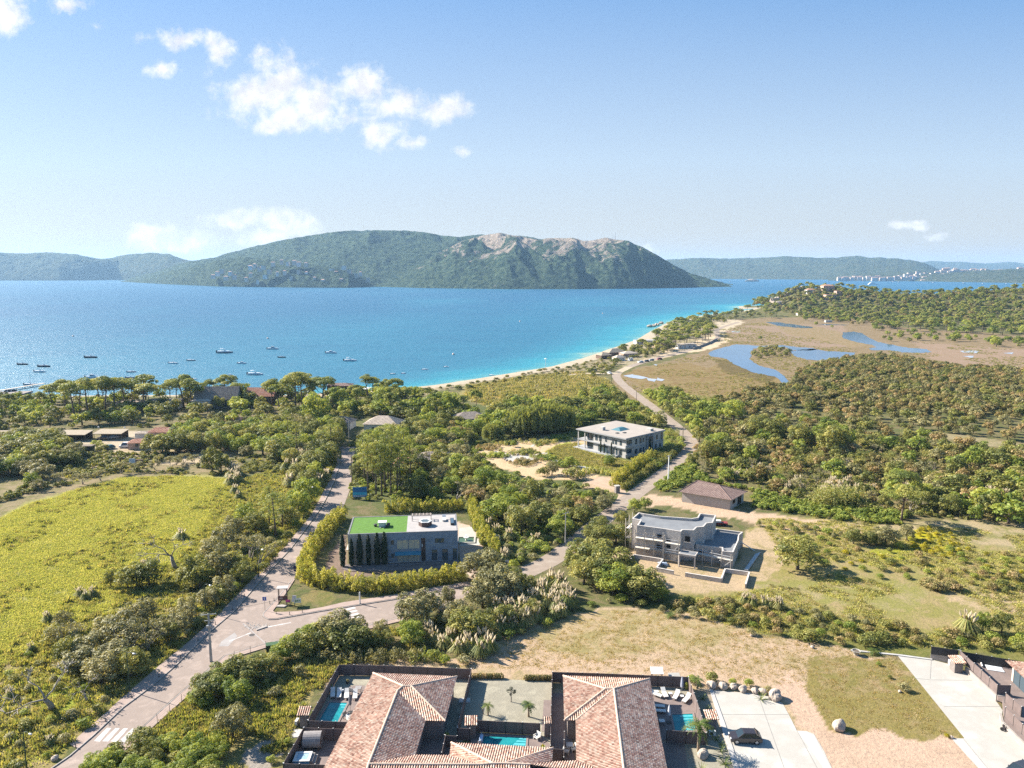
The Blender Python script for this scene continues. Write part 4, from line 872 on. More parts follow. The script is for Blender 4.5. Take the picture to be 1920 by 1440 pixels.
o = thing('manhole_cover', 'dark round manhole cover in the road junction', 'manhole', G(472.5, 1190.5, 0.034)); MB().lathe([(0.5, 0), (0.5, 0.01), (0.42, 0.014)], n=20).build('cover', mat('cast_iron', (0.07, 0.06, 0.055), None, 3, 0.6, 0.4), o); MB().lathe([(0.6, -0.004), (0.6, 0.006)], n=20).build('rim', KERB, o)
t = thing('traffic_island', 'low pale stone traffic island at the mouth of the side road', 'traffic island', G(487, 1179, 0.03))
mb = MB(); g0 = G(487, 1179)
mb.prism([(p.x, p.y) for p in (q - g0 for q in GP([(480, 1181), (499, 1173), (501, 1176), (481, 1183)]))], -0.05, 0.16); mb.build('kerb', KERB, t)
mb = MB(); rr = random.Random(3)
for i in range(110):
 p = G(487 + rr.gauss(-8, 12), 1175 + rr.gauss(0, 3.5)) - g0; s = rr.uniform(.04, .10); mb.blob((p.x, p.y, 0.02), (s, s, s * .7), i, .3, 6, 4)
tag(mb.build('pebbles', mat('white_pebble', (0.62, 0.58, 0.52), None, 2, 0.9), t), kind='stuff')

def yard(name, px, z, m, k=True):
 if k: keep(px)
 return struct(name, MB().sheet(GP(px), z), m)
CONC_A = [(1337, 1294), (1365, 1297), (1400, 1299), (1440, 1306), (1458, 1312), (1468, 1320), (1480, 1342), (1494, 1370), (1512, 1371), (1526, 1376), (1545, 1408), (1562, 1445), (1575, 1470), (1395, 1470), (1385, 1440), (1360, 1360)]
yard('parking_concrete', CONC_A, 0.03, CONC)
CONC_B = [(1681, 1227), (1747, 1237), (1793, 1249), (1812, 1262), (1845, 1292), (1870, 1318), (1880, 1332), (1876, 1356), (1925, 1402), (1990, 1470), (1860, 1470), (1783, 1384), (1806, 1385), (1808, 1384), (1790, 1362)]
yard('driveway_concrete', CONC_B, 0.03, CONC)
for nm, px in (('concrete_strip', [(1495, 1371.5), (1513, 1372.5), (1526, 1379), (1564, 1452), (1552, 1452)]), ('concrete_strip', [(1788, 1386.5), (1805, 1387), (1872, 1466), (1858, 1466)])):
 yard(nm, px, 0.042, mat('pale_concrete', (0.48, 0.45, 0.405), (0.42, 0.395, 0.355), 0.3, 0.9), False)
struct('parking_kerb', MB().prism(GP([(1330, 1293), (1336, 1293), (1361, 1362), (1396, 1470), (1384, 1470), (1352, 1364)]), -0.1, 0.12), CONCD)
keep([(1328, 1293), (1337, 1293), (1396, 1470), (1380, 1470)])
struct('lot_edging', MB().prism(GP([(1595, 1219), (1685, 1228), (1748, 1236.5), (1748, 1238.5), (1682, 1230), (1595, 1221)]), -0.1, 0.15), CONCD)
JOINT = mat('concrete_joint', (0.29, 0.27, 0.245), None, 1, 0.95)
mb = MB()
for a, b, c, d in ((1746, 1237, 1744, 1273), (1714, 1272, 1745, 1275), (1745, 1275, 1822, 1276), (1770, 1325, 1876, 1325), (1805, 1384, 1862, 1454), (1420, 1300, 1470, 1440), (1352, 1340, 1478, 1340), (1494, 1370, 1548, 1470)):
 p, q = G(a, b), G(c, d); n = (q - p).normalized().cross(Vector((0, 0, 1))) * 0.035; mb.sheet([p + n, q + n, q - n, p - n], 0.045)
tag(mb.build('concrete_joint', JOINT), kind='structure')

GREEN = mat('green_paint', (0.022, 0.05, 0.03), (0.03, 0.06, 0.04), 2, 0.5)
DARK = mat('dark_metal', (0.03, 0.03, 0.03), (0.05, 0.048, 0.045), 2, 0.55)
STEEL = mat('galvanised_steel', (0.42, 0.42, 0.42), (0.33, 0.33, 0.33), 2, 0.45, metal=0.6)
WHITE = mat('white_paint', (0.62, 0.61, 0.585), (0.54, 0.53, 0.51), 1.5, 0.6)
CPOLE = mat('pole_concrete', (0.42, 0.39, 0.35), (0.33, 0.31, 0.28), 1.5, 0.9)
WPOLE = mat('pole_timber', (0.20, 0.155, 0.115), (0.13, 0.10, 0.08), 1.5, 0.9)
def wtube(pts, r, n=6): return MB().tube(pts, r, n)
def lamp(px, py, top, lab, face=0.0, h=None):
 g = G(px, py); hh = h or 6.2
 t = thing('street_lamp', lab, 'street lamp', g, face, 'street lamps along the coast road')
 MB().lathe([(0.11, -.2), (0.11, .9), (0.07, 1.0), (0.055, hh - .2)], n=8).build('pole', GREEN, t)
 MB().tube([(0, 0, hh - .5), (0.15, 0, hh - .05), (0.7, 0, hh + .12), (1.2, 0, hh)], 0.035).build('arm', GREEN, t)
 hd = MB().blob((1.35, 0, hh - .02), (0.32, 0.16, 0.12), 3, .02, 12, 6).build('lamp_head', STEEL, t)
 MB().blob((1.36, 0, hh - .1), (0.22, 0.12, 0.08), 3, .02, 10, 6).build('lens', WHITE, hd)
lamp(243, 1296, 0, 'green street lamp beside the big half-bare tree, nearest the crosswalk but one', -.3)
lamp(50, 1440, 0, 'green street lamp in the weeds below the crosswalk, nearest to us', -.4, 5)
lamp(386, 1150, 0, 'green street lamp among bushes facing the concrete utility pole', -.3, 5.6)
lamp(485, 1083, 0, 'green street lamp across the road from the round sign', -.4)
lamp(580, 955, 0, 'green street lamp farthest up the coast road', -.4)
n = 0
kp = GP([(142, 1403), (175, 1376), (231, 1322), (285, 1282), (331, 1243), (388, 1186), (441, 1140), (485, 1088), (545, 1025), (593, 962), (607, 935), (622, 905)])
def bollard(p, lab, grp):
 o = thing('bollard', lab, 'bollard', (p.x, p.y, 0.12), 0, grp)
 MB().lathe([(0.10, 0), (0.10, .06), (0.055, .1), (0.055, .42), (0.075, .45), (0.075, .5), (0.02, .56)], n=8).build('post', DARK, o)
 MB().lathe([(0.058, .30), (0.062, .31), (0.062, .36), (0.058, .37)], n=8).build('band', PAINT, o)
acc = 0.0
for a, b in zip(kp[:-1], kp[1:]):
 L = (b - a).length; s = acc
 while s < L:
  n += 1; bollard(a + (b - a) * (s / L), f'small dark bollard, {ordinal(n)} from the crosswalk along the west pavement', 'bollards on the west pavement'); s += 6.0
 acc = s - L
for i, (x, y) in enumerate(((506, 1133), (514, 1128), (518, 1152), (543, 1153.5), (567, 1149.5), (533, 1106))):
 bollard(G(x, y), f'small dark bollard, {ordinal(i + 1)} from the blue sign round the corner pavement', 'bollards on the corner pavement')
def pole(px, py, h, lab, m, arm=1.6, rz=0.3, nm='utility_pole', boxy=False):
 g = G(px, py); t = thing(nm, lab, 'utility pole', g, rz, 'electricity poles')
 if boxy: MB().prism([(-.2, -.16), (.2, -.16), (.2, .16), (-.2, .16)], -.3, h, [(-.12, -.1), (.12, -.1), (.12, .1), (-.12, .1)]).build('shaft', m, t)
 else: MB().lathe([(0.15, -.3), (0.09, h)], n=8).build('shaft', m, t)
 if arm:
  MB().box(-arm / 2, arm / 2, -.05, .05, h - .22, h - .1).build('crossarm', STEEL, t)
  for x in (-arm / 2 + .08, 0, arm / 2 - .08):
   MB().lathe([(0.03, h - .1), (0.06, h), (0.06, h + .08), (0.02, h + .14)], (x, 0), 6).build('insulator', mat('insulator_glass', (0.10, 0.28, 0.2), None, 2, 0.3), t)
 return g
gA = pole(396, 1241, 8.2, 'tall grey concrete electricity pole with insulators at the junction corner', CPOLE, 2.4, 0.2, boxy=True)
t = [o for o in C.objects if o.name.startswith('utility_pole')][0]
MB().box(-.35, .35, -.5, -.16, 6.0, 6.35).build('switch_box', STEEL, t); MB().box(-.7, .7, .12, .22, 6.9, 7.0).build('lower_crossarm', STEEL, t)
gB = pole(1060, 1021, 7.6, 'slim pale electricity pole beside the lane left of the building site', CPOLE, 1.6, 0.6)
gC = pole(1253, 903, 8.0, 'white concrete electricity pole beside the lane near the tiled house', WHITE, 1.6, 0.5, boxy=True)
gD = pole(1280, 834, 7.0, 'dark timber pole at the bend of the lane behind the white villa', WPOLE, 0)
gE = pole(1193, 758, 6.8, 'dark timber pole along the far lane, between bend and car park', WPOLE, 0)
gF = pole(1146, 722, 9.0, 'timber pole standing where the lane meets the beach road', WPOLE, 1.4)
gG = pole(660, 907, 8.5, 'thin timber pole on the right verge of the coast road by the blue billboard', WPOLE, 0)
gH = pole(655, 833, 8.5, 'pale pole at the far end of the coast road', CPOLE, 0)
pole(1848, 605, 10, 'pale power pole standing in the pines at the far edge of the marsh', CPOLE, 1.6)
pole(1909, 603, 11, 'pale power pole at the right end of the pines beyond the marsh', CPOLE, 1.6)
def wire(a, b, ha, hb, sag, lab, off=(-.7, .7)):
 t = thing('power_line', lab, 'cable', (a.x, a.y, ha), 0, 'overhead cables')
 for o_ in off:
  pts = []
  for i in range(13):
   s = i / 12; p = a.lerp(b, s); pts.append((p.x + o_ * .8 - a.x, p.y + o_ * .5 - a.y, ha + (hb - ha) * s - sag * 4 * s * (1 - s) - ha))
  MB().tube(pts, 0.014, 4).build('cable', DARK, t)
wire(gA, gB, 8.1, 7.6, 2.0, 'thin overhead cables from the junction pole to the lane pole')
wire(gB, gC, 7.6, 8.0, 1.5, 'thin overhead cables between the lane pole and the white pole')
wire(gC, gD, 8.0, 7.0, 1.2, 'thin overhead cables from the white pole to the bend')
wire(gD, gE, 7.0, 6.8, 1.6, 'thin overhead cables along the far lane')
def wirefence(px, h, lab, gap=2.6):
 P = GP(px); t = thing('wire_fence', lab, 'fence', P[0]); mb = MB(); g0 = P[0]; k = 0.0
 for a, b in zip(P[:-1], P[1:]):
  L = (b - a).length; d = (b - a) / L
  for zz in (.35, .7, 1.05, h - .05): mb.tube([a - g0 + Vector((0, 0, zz)), b - g0 + Vector((0, 0, zz))], 0.008, 3)
  s = k
  while s < L:
   p = a + d * s - g0; MB().tube([p + Vector((0, 0, -.1)), p + Vector((0, 0, h))], 0.035, 5).build('post', GREEN, t); s += gap
  k = s - L
 mb.build('wire_mesh', DARK, t)
wirefence([(273, 1378), (300, 1353), (345, 1316), (372, 1290)], 1.5, 'thin green post and wire fence along the road below the utility pole')
wirefence([(440, 1237), (500, 1218), (560, 1203)], 1.5, 'thin wire fence beside the green transformer box')
wirefence([(672, 1189), (720, 1180), (757, 1168), (790, 1150)], 1.7, 'thin wire fence along the side road before the crosswalk')
g = G(512, 1223); t = thing('transformer_cabinet', 'dark green metal transformer cabinet on the verge by the road', 'electrical cabinet', g, 0.25)
MB().box(-1.0, 1.0, -.55, .55, 0, 1.45).build('body', GREEN, t); MB().box(-1.08, 1.08, -.62, .62, 1.45, 1.53).build('lid', mat('green_lid', (0.06, 0.11, 0.05), None, 2, .5), t)
for x in (-.5, .5): MB().box(x - .46, x + .46, -.575, -.552, .08, 1.38).build('door', mat('green_door', (0.02, 0.042, 0.025), None, 2, .5), t)
BLUE = mat('sign_blue', (0.03, 0.10, 0.42), None, 1, .4)
def signpost(px, py, h, lab, kind):
 g = G(px, py); t = thing('road_sign', lab, 'sign', (g.x, g.y, .1), 0)
 MB().tube([(0, 0, 0), (0, 0, h)], 0.035).build('post', STEEL, t)
 if kind == 'round':
  d = MB(); n = 20; d.add([(.36 * math.cos(2 * PI * k / n), y, h - .25 + .36 * math.sin(2 * PI * k / n)) for y in (-.06, -.04) for k in range(n)], [tuple(range(n)), tuple(range(n, 2 * n))[::-1]] + [(k, k + n, (k + 1) % n + n, (k + 1) % n) for k in range(n)]); d.build('disc', mat('sign_navy', (0.02, 0.03, 0.09), None, 1, .4), t)
  MB().box(-.3, .3, -.07, -.045, h - 1.1, h - .7).build('plate', mat('sign_navy', (0, 0, 0)), t)
 else:
  s = MB().box(-.36, .36, -.06, -.04, h - .62, h + .1).build('panel', BLUE if kind == 'square' else WHITE, t)
  MB().box(-.1, .1, -.066, -.0605, h - .5, h - .02).build('symbol', WHITE if kind == 'square' else STEEL, s)
signpost(497, 1146, 2.6, 'square blue road sign at the corner of the pavement', 'square')
signpost(554, 1087, 2.8, 'round dark blue road sign beside the bamboo hedge', 'round')
signpost(951, 1074, 2.6, 'small pale sign standing where the lane begins', 'pale')
g = G(675, 1133); t = thing('white_post', 'plain white post at the crosswalk of the side road', 'post', (g.x, g.y, .13)); MB().lathe([(0.14, 0), (0.14, 2.2), (0.1, 2.3)], n=10).build('shaft', WHITE, t); MB().lathe([(0.2, 0), (0.2, .08), (.15, .1)], n=10).build('foot', KERB, t)
g = G(531, 1131); t = thing('notice_shelter', 'open notice shelter with a flat pale roof on the corner', 'shelter', (g.x, g.y, 0), .1)
for x in (-.75, .75):
 for y in (-.35, .35): MB().box(x - .05, x + .05, y - .05, y + .05, 0, 3.1).build('post', WPOLE, t)
MB().box(-1.05, 1.05, -.7, .7, 3.1, 3.22).build('roof', mat('roof_sheet', (0.48, 0.44, 0.4), None, 1, .6), t)
b = MB().box(-.85, .85, -.43, -.38, .75, 1.6).build('notice_board', mat('board_red', (0.13, 0.055, 0.045), (0.10, 0.045, 0.04), 2, .6), t); MB().box(-.6, .1, -.445, -.435, 1.0, 1.35).build('poster', mat('poster_paper', (0.5, 0.42, 0.34), (0.3, 0.15, 0.12), 3, .7), b)
def board(px, py, w, h, z0, m, lab, rz=0.0, tilt=0.0, name='sign_board'):
 g = G(px, py); t = thing(name, lab, 'sign', g, rz)
 for x in (-w / 2 + .06, w / 2 - .06): MB().box(x - .035, x + .035, -.03, .04, 0, z0 + h).build('leg', WPOLE, t)
 p = MB().box(-w / 2, w / 2, -.07, -.032, z0, z0 + h).build('panel', m, t)
 return t, p
board(540.5, 1134, .9, .5, .55, mat('board_pink', (0.62, 0.07, 0.26), (0.55, 0.06, 0.22), 2, .5), 'small bright pink sign board by the notice shelter')
t, p = board(549, 1137, .75, 1.3, .9, mat('board_white', (0.72, 0.7, 0.68), (0.62, 0.58, 0.56), 2, .5), 'tall leaning white sign panel beside the pink board'); t.rotation_euler = (0, .18, .1)
t, p = board(558.5, 1137.5, 1.35, .95, .75, mat('board_cream', (0.66, 0.67, 0.58), (0.55, 0.6, 0.46), 2, .5), 'wide cream sign board with green marks, right of the leaning panel')
for k in range(3): MB().box(-.45 + k * .32, -.2 + k * .32, -.078, -.0715, .95 + .1 * k, 1.35).build('mark', mat('mark_green', (0.12, 0.26, 0.12), None, 2, .5), p)
g = G(528, 1137.5); t = thing('stone_slab', 'flat pale stone slab lying in the grass by the shelter', 'stone', g); MB().prism([(-.9, -.3), (.6, -.5), (.95, .2), (.1, .6), (-.8, .35)], 0, .2).build('slab', KERB, t)
g = G(675, 936); t = thing('billboard', 'large blue and white striped billboard at the roadside by the pines', 'billboard', g, .06)
for x in (-1.5, 1.5): MB().box(x - .07, x + .07, 0, .14, 0, 3.4).build('post', STEEL, t)
p = MB().box(-1.95, 1.95, -.08, 0, .6, 3.45).build('panel', mat('billboard_blue', (0.03, 0.17, 0.36), (0.02, 0.13, 0.30), 1, .4), t)
MB().box(-1.93, 1.93, -.092, -.082, 1.25, 2.0).build('stripe', mat('billboard_turquoise', (0.05, 0.42, 0.60), None, 1, .4), p)
MB().box(-1.93, 1.93, -.092, -.082, .65, 1.2).build('stripe', mat('billboard_white', (0.55, 0.62, 0.70), (0.06, 0.15, 0.30), 3, .4), p)
def tilemat():
 m, nt, ns, ln = nodes('clay_tiles'); out = N(nt, 'ShaderNodeOutputMaterial'); p = N(nt, 'ShaderNodeBsdfPrincipled', i_Roughness=0.9); p.inputs['Specular IOR Level'].default_value = 0.15
 a = N(nt, 'ShaderNodeAttribute', attribute_name='tuv')
 w = N(nt, 'ShaderNodeTexWhiteNoise', noise_dimensions='2D'); ln.new(a.outputs['Vector'], w.inputs['Vector'])
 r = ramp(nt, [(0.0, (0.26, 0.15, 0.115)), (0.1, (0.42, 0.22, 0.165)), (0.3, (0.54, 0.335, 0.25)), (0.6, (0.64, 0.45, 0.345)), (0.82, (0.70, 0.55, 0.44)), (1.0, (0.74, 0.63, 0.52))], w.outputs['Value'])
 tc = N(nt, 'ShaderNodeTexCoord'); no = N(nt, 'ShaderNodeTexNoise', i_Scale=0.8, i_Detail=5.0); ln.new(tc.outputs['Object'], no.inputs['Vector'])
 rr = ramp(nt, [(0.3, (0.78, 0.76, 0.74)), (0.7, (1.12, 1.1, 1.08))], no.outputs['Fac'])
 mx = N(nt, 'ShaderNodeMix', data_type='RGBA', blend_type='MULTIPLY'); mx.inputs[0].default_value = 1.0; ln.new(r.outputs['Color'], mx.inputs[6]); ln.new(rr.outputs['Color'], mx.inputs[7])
 sp = N(nt, 'ShaderNodeSeparateXYZ'); ln.new(a.outputs['Vector'], sp.inputs[0]); ud = N(nt, 'ShaderNodeMix', data_type='RGBA', blend_type='MULTIPLY'); ln.new(sp.outputs[2], ud.inputs[0]); ln.new(mx.outputs[2], ud.inputs[6]); ud.inputs[7].default_value = (0.56, 0.52, 0.50, 1)  # dirtier under tiles tinted darker, painting the shade of the channels in too
 ln.new(ud.outputs[2], p.inputs['Base Color']); ln.new(p.outputs['BSDF'], out.inputs['Surface']); return m
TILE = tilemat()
RIDGE = mat('ridge_tiles', (0.62, 0.50, 0.39), (0.48, 0.34, 0.25), 4, 0.9)
def clip(poly, f):
 out = []
 for i in range(len(poly)):
  a, b = poly[i], poly[(i + 1) % len(poly)]; fa, fb = f(a), f(b)
  if fa >= 0: out.append(a)
  if (fa >= 0) != (fb >= 0): out.append(a.lerp(b, fa / (fa - fb)))
 return out
def tileroof(name, faces, parent, org, tw=0.30, tl=0.32, amp=0.1, m=None):
 mb = MB(); uv = []
 for F in faces:
  F = [Vector(p) - org for p in F]; n = Vector((0, 0, 0))
  for i in range(len(F)):
   a, b = F[i], F[(i + 1) % len(F)]; n += a.cross(b)
  n.normalize()
  if n.z < 0: F = F[::-1]; n = -n
  dn = Vector((n.x, n.y, 0)).normalized(); u = Vector((-dn.y, dn.x, 0)); d = (dn - n * dn.dot(n)).normalized()
  us = [p.dot(u) for p in F]; u0 = min(us); k0 = 0
  prof = [(0, 0.0), (0.16, 0.75), (0.34, 1.0), (0.52, 0.75), (0.68, 0.0), (1.0, 0.0)]
  nk = int((max(us) - u0) / tw) + 1
  for k in range(nk):
   st = clip(clip(F, lambda p: p.dot(u) - (u0 + k * tw)), lambda p: (u0 + (k + 1) * tw) - p.dot(u))
   if len(st) < 3: continue
   ss = [p.dot(d) for p in st]; s0 = min(ss); s1 = max(ss); off = (k * 0.37 % 1) * 0.0
   j0, j1 = int(math.floor(s0 / tl)), int(math.ceil(s1 / tl))
   for j in range(j0, j1):
    row = clip(clip(st, lambda p: p.dot(d) - j * tl), lambda p: (j + 1) * tl - p.dot(d))
    if len(row) < 3: continue
    for i in range(5):
     (ta, ha), (tb, hb) = prof[i], prof[i + 1]
     ua, ub = u0 + (k + ta) * tw, u0 + (k + tb) * tw
     c = clip(clip(row, lambda p: p.dot(u) - ua), lambda p: ub - p.dot(u))
     if len(c) < 3: continue
     vs = []
     for p in c:
      t = (p.dot(u) - ua) / (ub - ua); lift = 0.022 * (p.dot(d) - j * tl) / tl
      vs.append(p + n * ((ha + (hb - ha) * t) * amp + lift))
     mb.add(vs, [tuple(range(len(vs)))]); q = (k + 0.5, j + 0.5)
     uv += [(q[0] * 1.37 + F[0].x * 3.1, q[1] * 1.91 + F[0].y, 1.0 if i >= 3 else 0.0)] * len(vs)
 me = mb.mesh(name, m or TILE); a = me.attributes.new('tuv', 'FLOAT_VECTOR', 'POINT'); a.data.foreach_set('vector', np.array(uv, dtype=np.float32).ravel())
 o = bpy.data.objects.new(name, me); C.objects.link(o); o.parent = parent
 return o
def ridge(pts, parent, org, r=0.13):
 mb = MB(); pts = [Vector(p) - org + Vector((0, 0, 0.06)) for p in pts]
 for a, b in zip(pts[:-1], pts[1:]):
  L = (b - a).length; n = max(1, int(L / 0.42)); d = (b - a) / n
  for i in range(n): mb.tube([a + d * i, a + d * (i + 1.06)], [r * 1.12, r * 0.92], 8)
 return mb
def inset(poly, w):
 P = [Vector((p[0], p[1])) for p in poly]
 if sum(P[i].x * P[(i + 1) % len(P)].y - P[(i + 1) % len(P)].x * P[i].y for i in range(len(P))) < 0: P = P[::-1]
 out = []
 for i in range(len(P)):
  a, b, c = P[i - 1], P[i], P[(i + 1) % len(P)]; d1 = (b - a).normalized(); d2 = (c - b).normalized(); n1 = Vector((-d1.y, d1.x)); n2 = Vector((-d2.y, d2.x))
  bis = (n1 + n2); k = w / max(0.3, bis.dot(n1)); out.append(b + bis * k)
 return out
VWALL = mat('villa_render', (0.25, 0.205, 0.18), (0.20, 0.165, 0.145), 0.6, 0.9, 0.2)
FPANEL = mat('fence_panel', (0.165, 0.125, 0.115), (0.13, 0.098, 0.09), 1.4, 0.85, 0.2)
FDARK = mat('fence_mesh_dark', (0.04, 0.038, 0.038), (0.06, 0.055, 0.05), 1.5, 0.8)
GLASS = glassmat('window_glass')
FRAME = mat('dark_frame', (0.045, 0.042, 0.04), None, 2, .5)
E_, RZ_ = 3.0, 4.57
e = lambda x, y: G(x, y, E_)
r = lambda x, y: G(x, y, RZ_)
def villa(label, org, faces, ridges, wallpoly, wins):
 t = thing('tiled_villa', label, 'villa', org, 0, 'tiled resort villas')
 ro = tileroof('roof', faces, t, Vector(org))
 mb = MB()
 for rg in ridges: mb.add(*(lambda q: (q.v, q.f))(ridge(rg, t, Vector(org))))
 mb.build('ridge', RIDGE, ro)
 wp = inset([(p[0] - org[0], p[1] - org[1]) for p in wallpoly], 0.45)
 MB().prism([(p.x, p.y) for p in wp], -0.1, 2.86).build('wall', VWALL, t)
 mb = MB(); n = len(wp); ip = [(p[0] - org[0], p[1] - org[1]) for p in wallpoly]
 ip2 = inset(ip, 0.04); ip3 = inset(ip, 0.14)
 for i in range(n):
  a, b, c, d = ip2[i], ip2[(i + 1) % n], ip3[(i + 1) % n], ip3[i]; mb.prism([a, b, c, d], 2.88, 3.0)
 mb.build('eaves_board', mat('eaves_paint', (0.12, 0.09, 0.08), None, 2, .7), t)
 for (i, f0, f1, z0, z1) in wins:   # on wall edge i, from fraction f0 to f1
  a, b = wp[i], wp[(i + 1) % n]; d = (b - a).normalized(); nn = Vector((d.y, -d.x)); L = (b - a).length
  p, q = a + d * L * f0, a + d * L * f1
  mk = lambda g, s0, s1, o0, o1, za, zb: g.prism([p + d * s0 + nn * o0, p + d * s1 + nn * o0, p + d * s1 + nn * o1, p + d * s0 + nn * o1], za, zb)
  W = (q - p).length; g = mk(MB(), 0, W, .004, .05, z0, z1).build('window', GLASS, t); fm = MB()
  for s0, s1, za, zb in ((-.06, .0, z0 - .05, z1 + .06), (W, W + .06, z0 - .05, z1 + .06), (0, W, z1, z1 + .06), (0, W, z0 - .05, z0), (W / 2 - .03, W / 2 + .03, z0, z1)): mk(fm, s0, s1, .004, .07, za, zb)
  fm.build('frame', FRAME, g)
 return t
A, B, P, Q, Cc, D, Rr, S, E2 = e(699.6, 1262.3), e(857, 1269), r(755.8, 1286.7), r(771, 1286.7), e(834.6, 1352.3), e(798, 1351.7), r(745, 1296), r(691, 1433), e(779, 1416)
S3 = Vector((S.x, S.y - 4.5, RZ_)); L3 = Vector((e(618, 1440).x - 1.2, S.y - 4.5, E_)); F0 = e(843, 1417); T0 = r(899, 1434)
yf = S.y - 4.6
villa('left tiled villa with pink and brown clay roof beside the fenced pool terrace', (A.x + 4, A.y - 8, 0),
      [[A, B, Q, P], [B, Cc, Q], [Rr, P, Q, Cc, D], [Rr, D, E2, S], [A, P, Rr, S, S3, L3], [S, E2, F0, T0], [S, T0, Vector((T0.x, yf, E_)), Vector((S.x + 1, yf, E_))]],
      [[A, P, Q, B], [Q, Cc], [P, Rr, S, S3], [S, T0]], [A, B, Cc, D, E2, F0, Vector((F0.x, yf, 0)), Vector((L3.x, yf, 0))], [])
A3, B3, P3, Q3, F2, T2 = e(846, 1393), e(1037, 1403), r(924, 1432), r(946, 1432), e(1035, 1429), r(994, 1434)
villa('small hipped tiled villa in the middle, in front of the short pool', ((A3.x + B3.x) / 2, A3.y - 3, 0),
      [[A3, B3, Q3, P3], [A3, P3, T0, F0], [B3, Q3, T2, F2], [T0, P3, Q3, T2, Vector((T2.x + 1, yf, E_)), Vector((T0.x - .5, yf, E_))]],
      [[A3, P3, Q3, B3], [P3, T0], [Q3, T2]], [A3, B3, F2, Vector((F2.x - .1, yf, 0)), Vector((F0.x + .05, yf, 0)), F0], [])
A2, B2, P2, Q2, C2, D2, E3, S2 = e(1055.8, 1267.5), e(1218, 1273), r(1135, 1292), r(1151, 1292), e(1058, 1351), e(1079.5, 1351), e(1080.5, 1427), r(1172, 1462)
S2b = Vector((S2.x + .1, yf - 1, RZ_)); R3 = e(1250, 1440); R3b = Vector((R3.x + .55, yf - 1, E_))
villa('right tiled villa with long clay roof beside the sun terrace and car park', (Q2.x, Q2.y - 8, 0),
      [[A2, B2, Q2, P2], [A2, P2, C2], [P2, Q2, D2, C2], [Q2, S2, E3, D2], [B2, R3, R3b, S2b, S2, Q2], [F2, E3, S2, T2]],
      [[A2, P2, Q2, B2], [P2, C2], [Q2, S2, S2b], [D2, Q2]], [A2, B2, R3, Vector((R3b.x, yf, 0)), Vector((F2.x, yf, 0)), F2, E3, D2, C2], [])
keep([(690, 1262), (860, 1268), (840, 1380), (1050, 1380), (1050, 1266), (1225, 1272), (1260, 1470), (590, 1470)])

def fence(px_top, h, label, m=None, z0=0.0, gap=2.1, name='panel_fence', cap=True):
 P = [G(a, b, z0 + h) for a, b in px_top]; g0 = Vector((P[0].x, P[0].y, z0)); t = thing(name, label, 'fence', g0)
 mb = MB()
 for a, b in zip(P[:-1], P[1:]):
  L = (b - a).length; k = max(1, round(L / gap)); d = (b - a) / k; w = Vector((-d.y, d.x, 0)).normalized() * .022
  for i in range(k):
   p, q = a + d * i - g0, a + d * (i + 1) - g0; dd = d.normalized() * .045
   p = p + dd; q = q - dd
   mb.prism([(p + w)[:2], (q + w)[:2], (q - w)[:2], (p - w)[:2]], 0.04, h - .02)
 mb.build('panel', m or FPANEL, t)
 first = True
 for a, b in zip(P[:-1], P[1:]):
  L = (b - a).length; k = max(1, round(L / gap))
  for i in range(k + 1):
   if i == 0 and not first: continue
   p = a + (b - a) * i / k - g0
   po = MB().cbox(p, .085, .085, 0, h + .03, math.atan2(b.y - a.y, b.x - a.x)).build('post', FRAME, t)
   if cap: MB().cbox(p, .11, .11, h + .03, h + .07, math.atan2(b.y - a.y, b.x - a.x)).build('cap', WHITE, po)
  first = False
 return t
fence([(577, 1350), (635.6, 1246)], 1.8, 'brown panel fence along the left side of the upper pool terrace')
fence([(635.6, 1246), (720, 1247.5), (883.5, 1254)], 1.8, 'long brown panel fence behind the left villa')
fence([(883.5, 1254.6), (857.5, 1362)], 1.8, 'brown panel fence between the left villa and the gravel court')
fence([(578, 1351), (655, 1353.5)], 1.8, 'short brown panel fence closing the left pool terrace toward us')
fence([(531, 1431), (569, 1364.5)], 1.8, 'brown panel fence beside the barrel sauna')
fence([(570, 1364), (652, 1367)], 1.8, 'brown panel fence between barrel sauna and pool')
fence([(532, 1431.5), (620, 1434)], 1.8, 'brown panel fence in front of the hot tub deck')
fence([(883, 1349.5), (1012.5, 1356)], 1.8, 'brown panel fence behind the short middle pool')
fence([(833.5, 1378), (857, 1380)], 1.8, 'tiny brown panel fence in the shaded yard beside the left roof', z0=0)
fence([(835, 1379), (828, 1411)], 1.8, 'brown panel fence beside the potted plant of the shaded yard')
fence([(1036, 1259.6), (1120, 1262), (1291, 1269)], 1.8, 'long brown panel fence behind the right villa')
fence([(1035.5, 1260), (1033, 1340), (1032, 1398)], 1.8, 'brown panel fence between gravel court and right villa')
fence([(1291, 1270), (1307, 1315), (1325.5, 1373)], 1.8, 'brown panel fence between sun terrace and planted strip')
fence([(1250, 1368.6), (1324, 1374)], 1.8, 'brown panel fence closing the sun terrace toward us')
fence([(1058, 1372), (1057, 1420)], 1.8, 'brown panel fence beside the white dining set')
fence([(1035, 1403.5), (1056, 1405)], 1.8, 'tiny brown panel fence beside the grey walkway')
fence([(858, 1364.5), (881, 1366)], 1.8, 'tiny brown panel fence by the middle tiled pillar')
LY = [(577, 1366), (635, 1264), (882, 1271), (868, 1330), (858, 1384), (835, 1396), (790, 1440), (600, 1440), (575, 1440), (535, 1452), (568, 1384)]
yard('gravel_yard', [(579, 1370), (636, 1268), (735, 1270), (880, 1273), (857, 1382), (800, 1376), (700, 1372), (652, 1372)], 0.02, GRAV)
yard('timber_deck', [(592, 1360), (633, 1300), (655, 1287.5), (672, 1285), (690, 1287), (720, 1290), (700, 1368), (588, 1366)], 0.045, DECK)
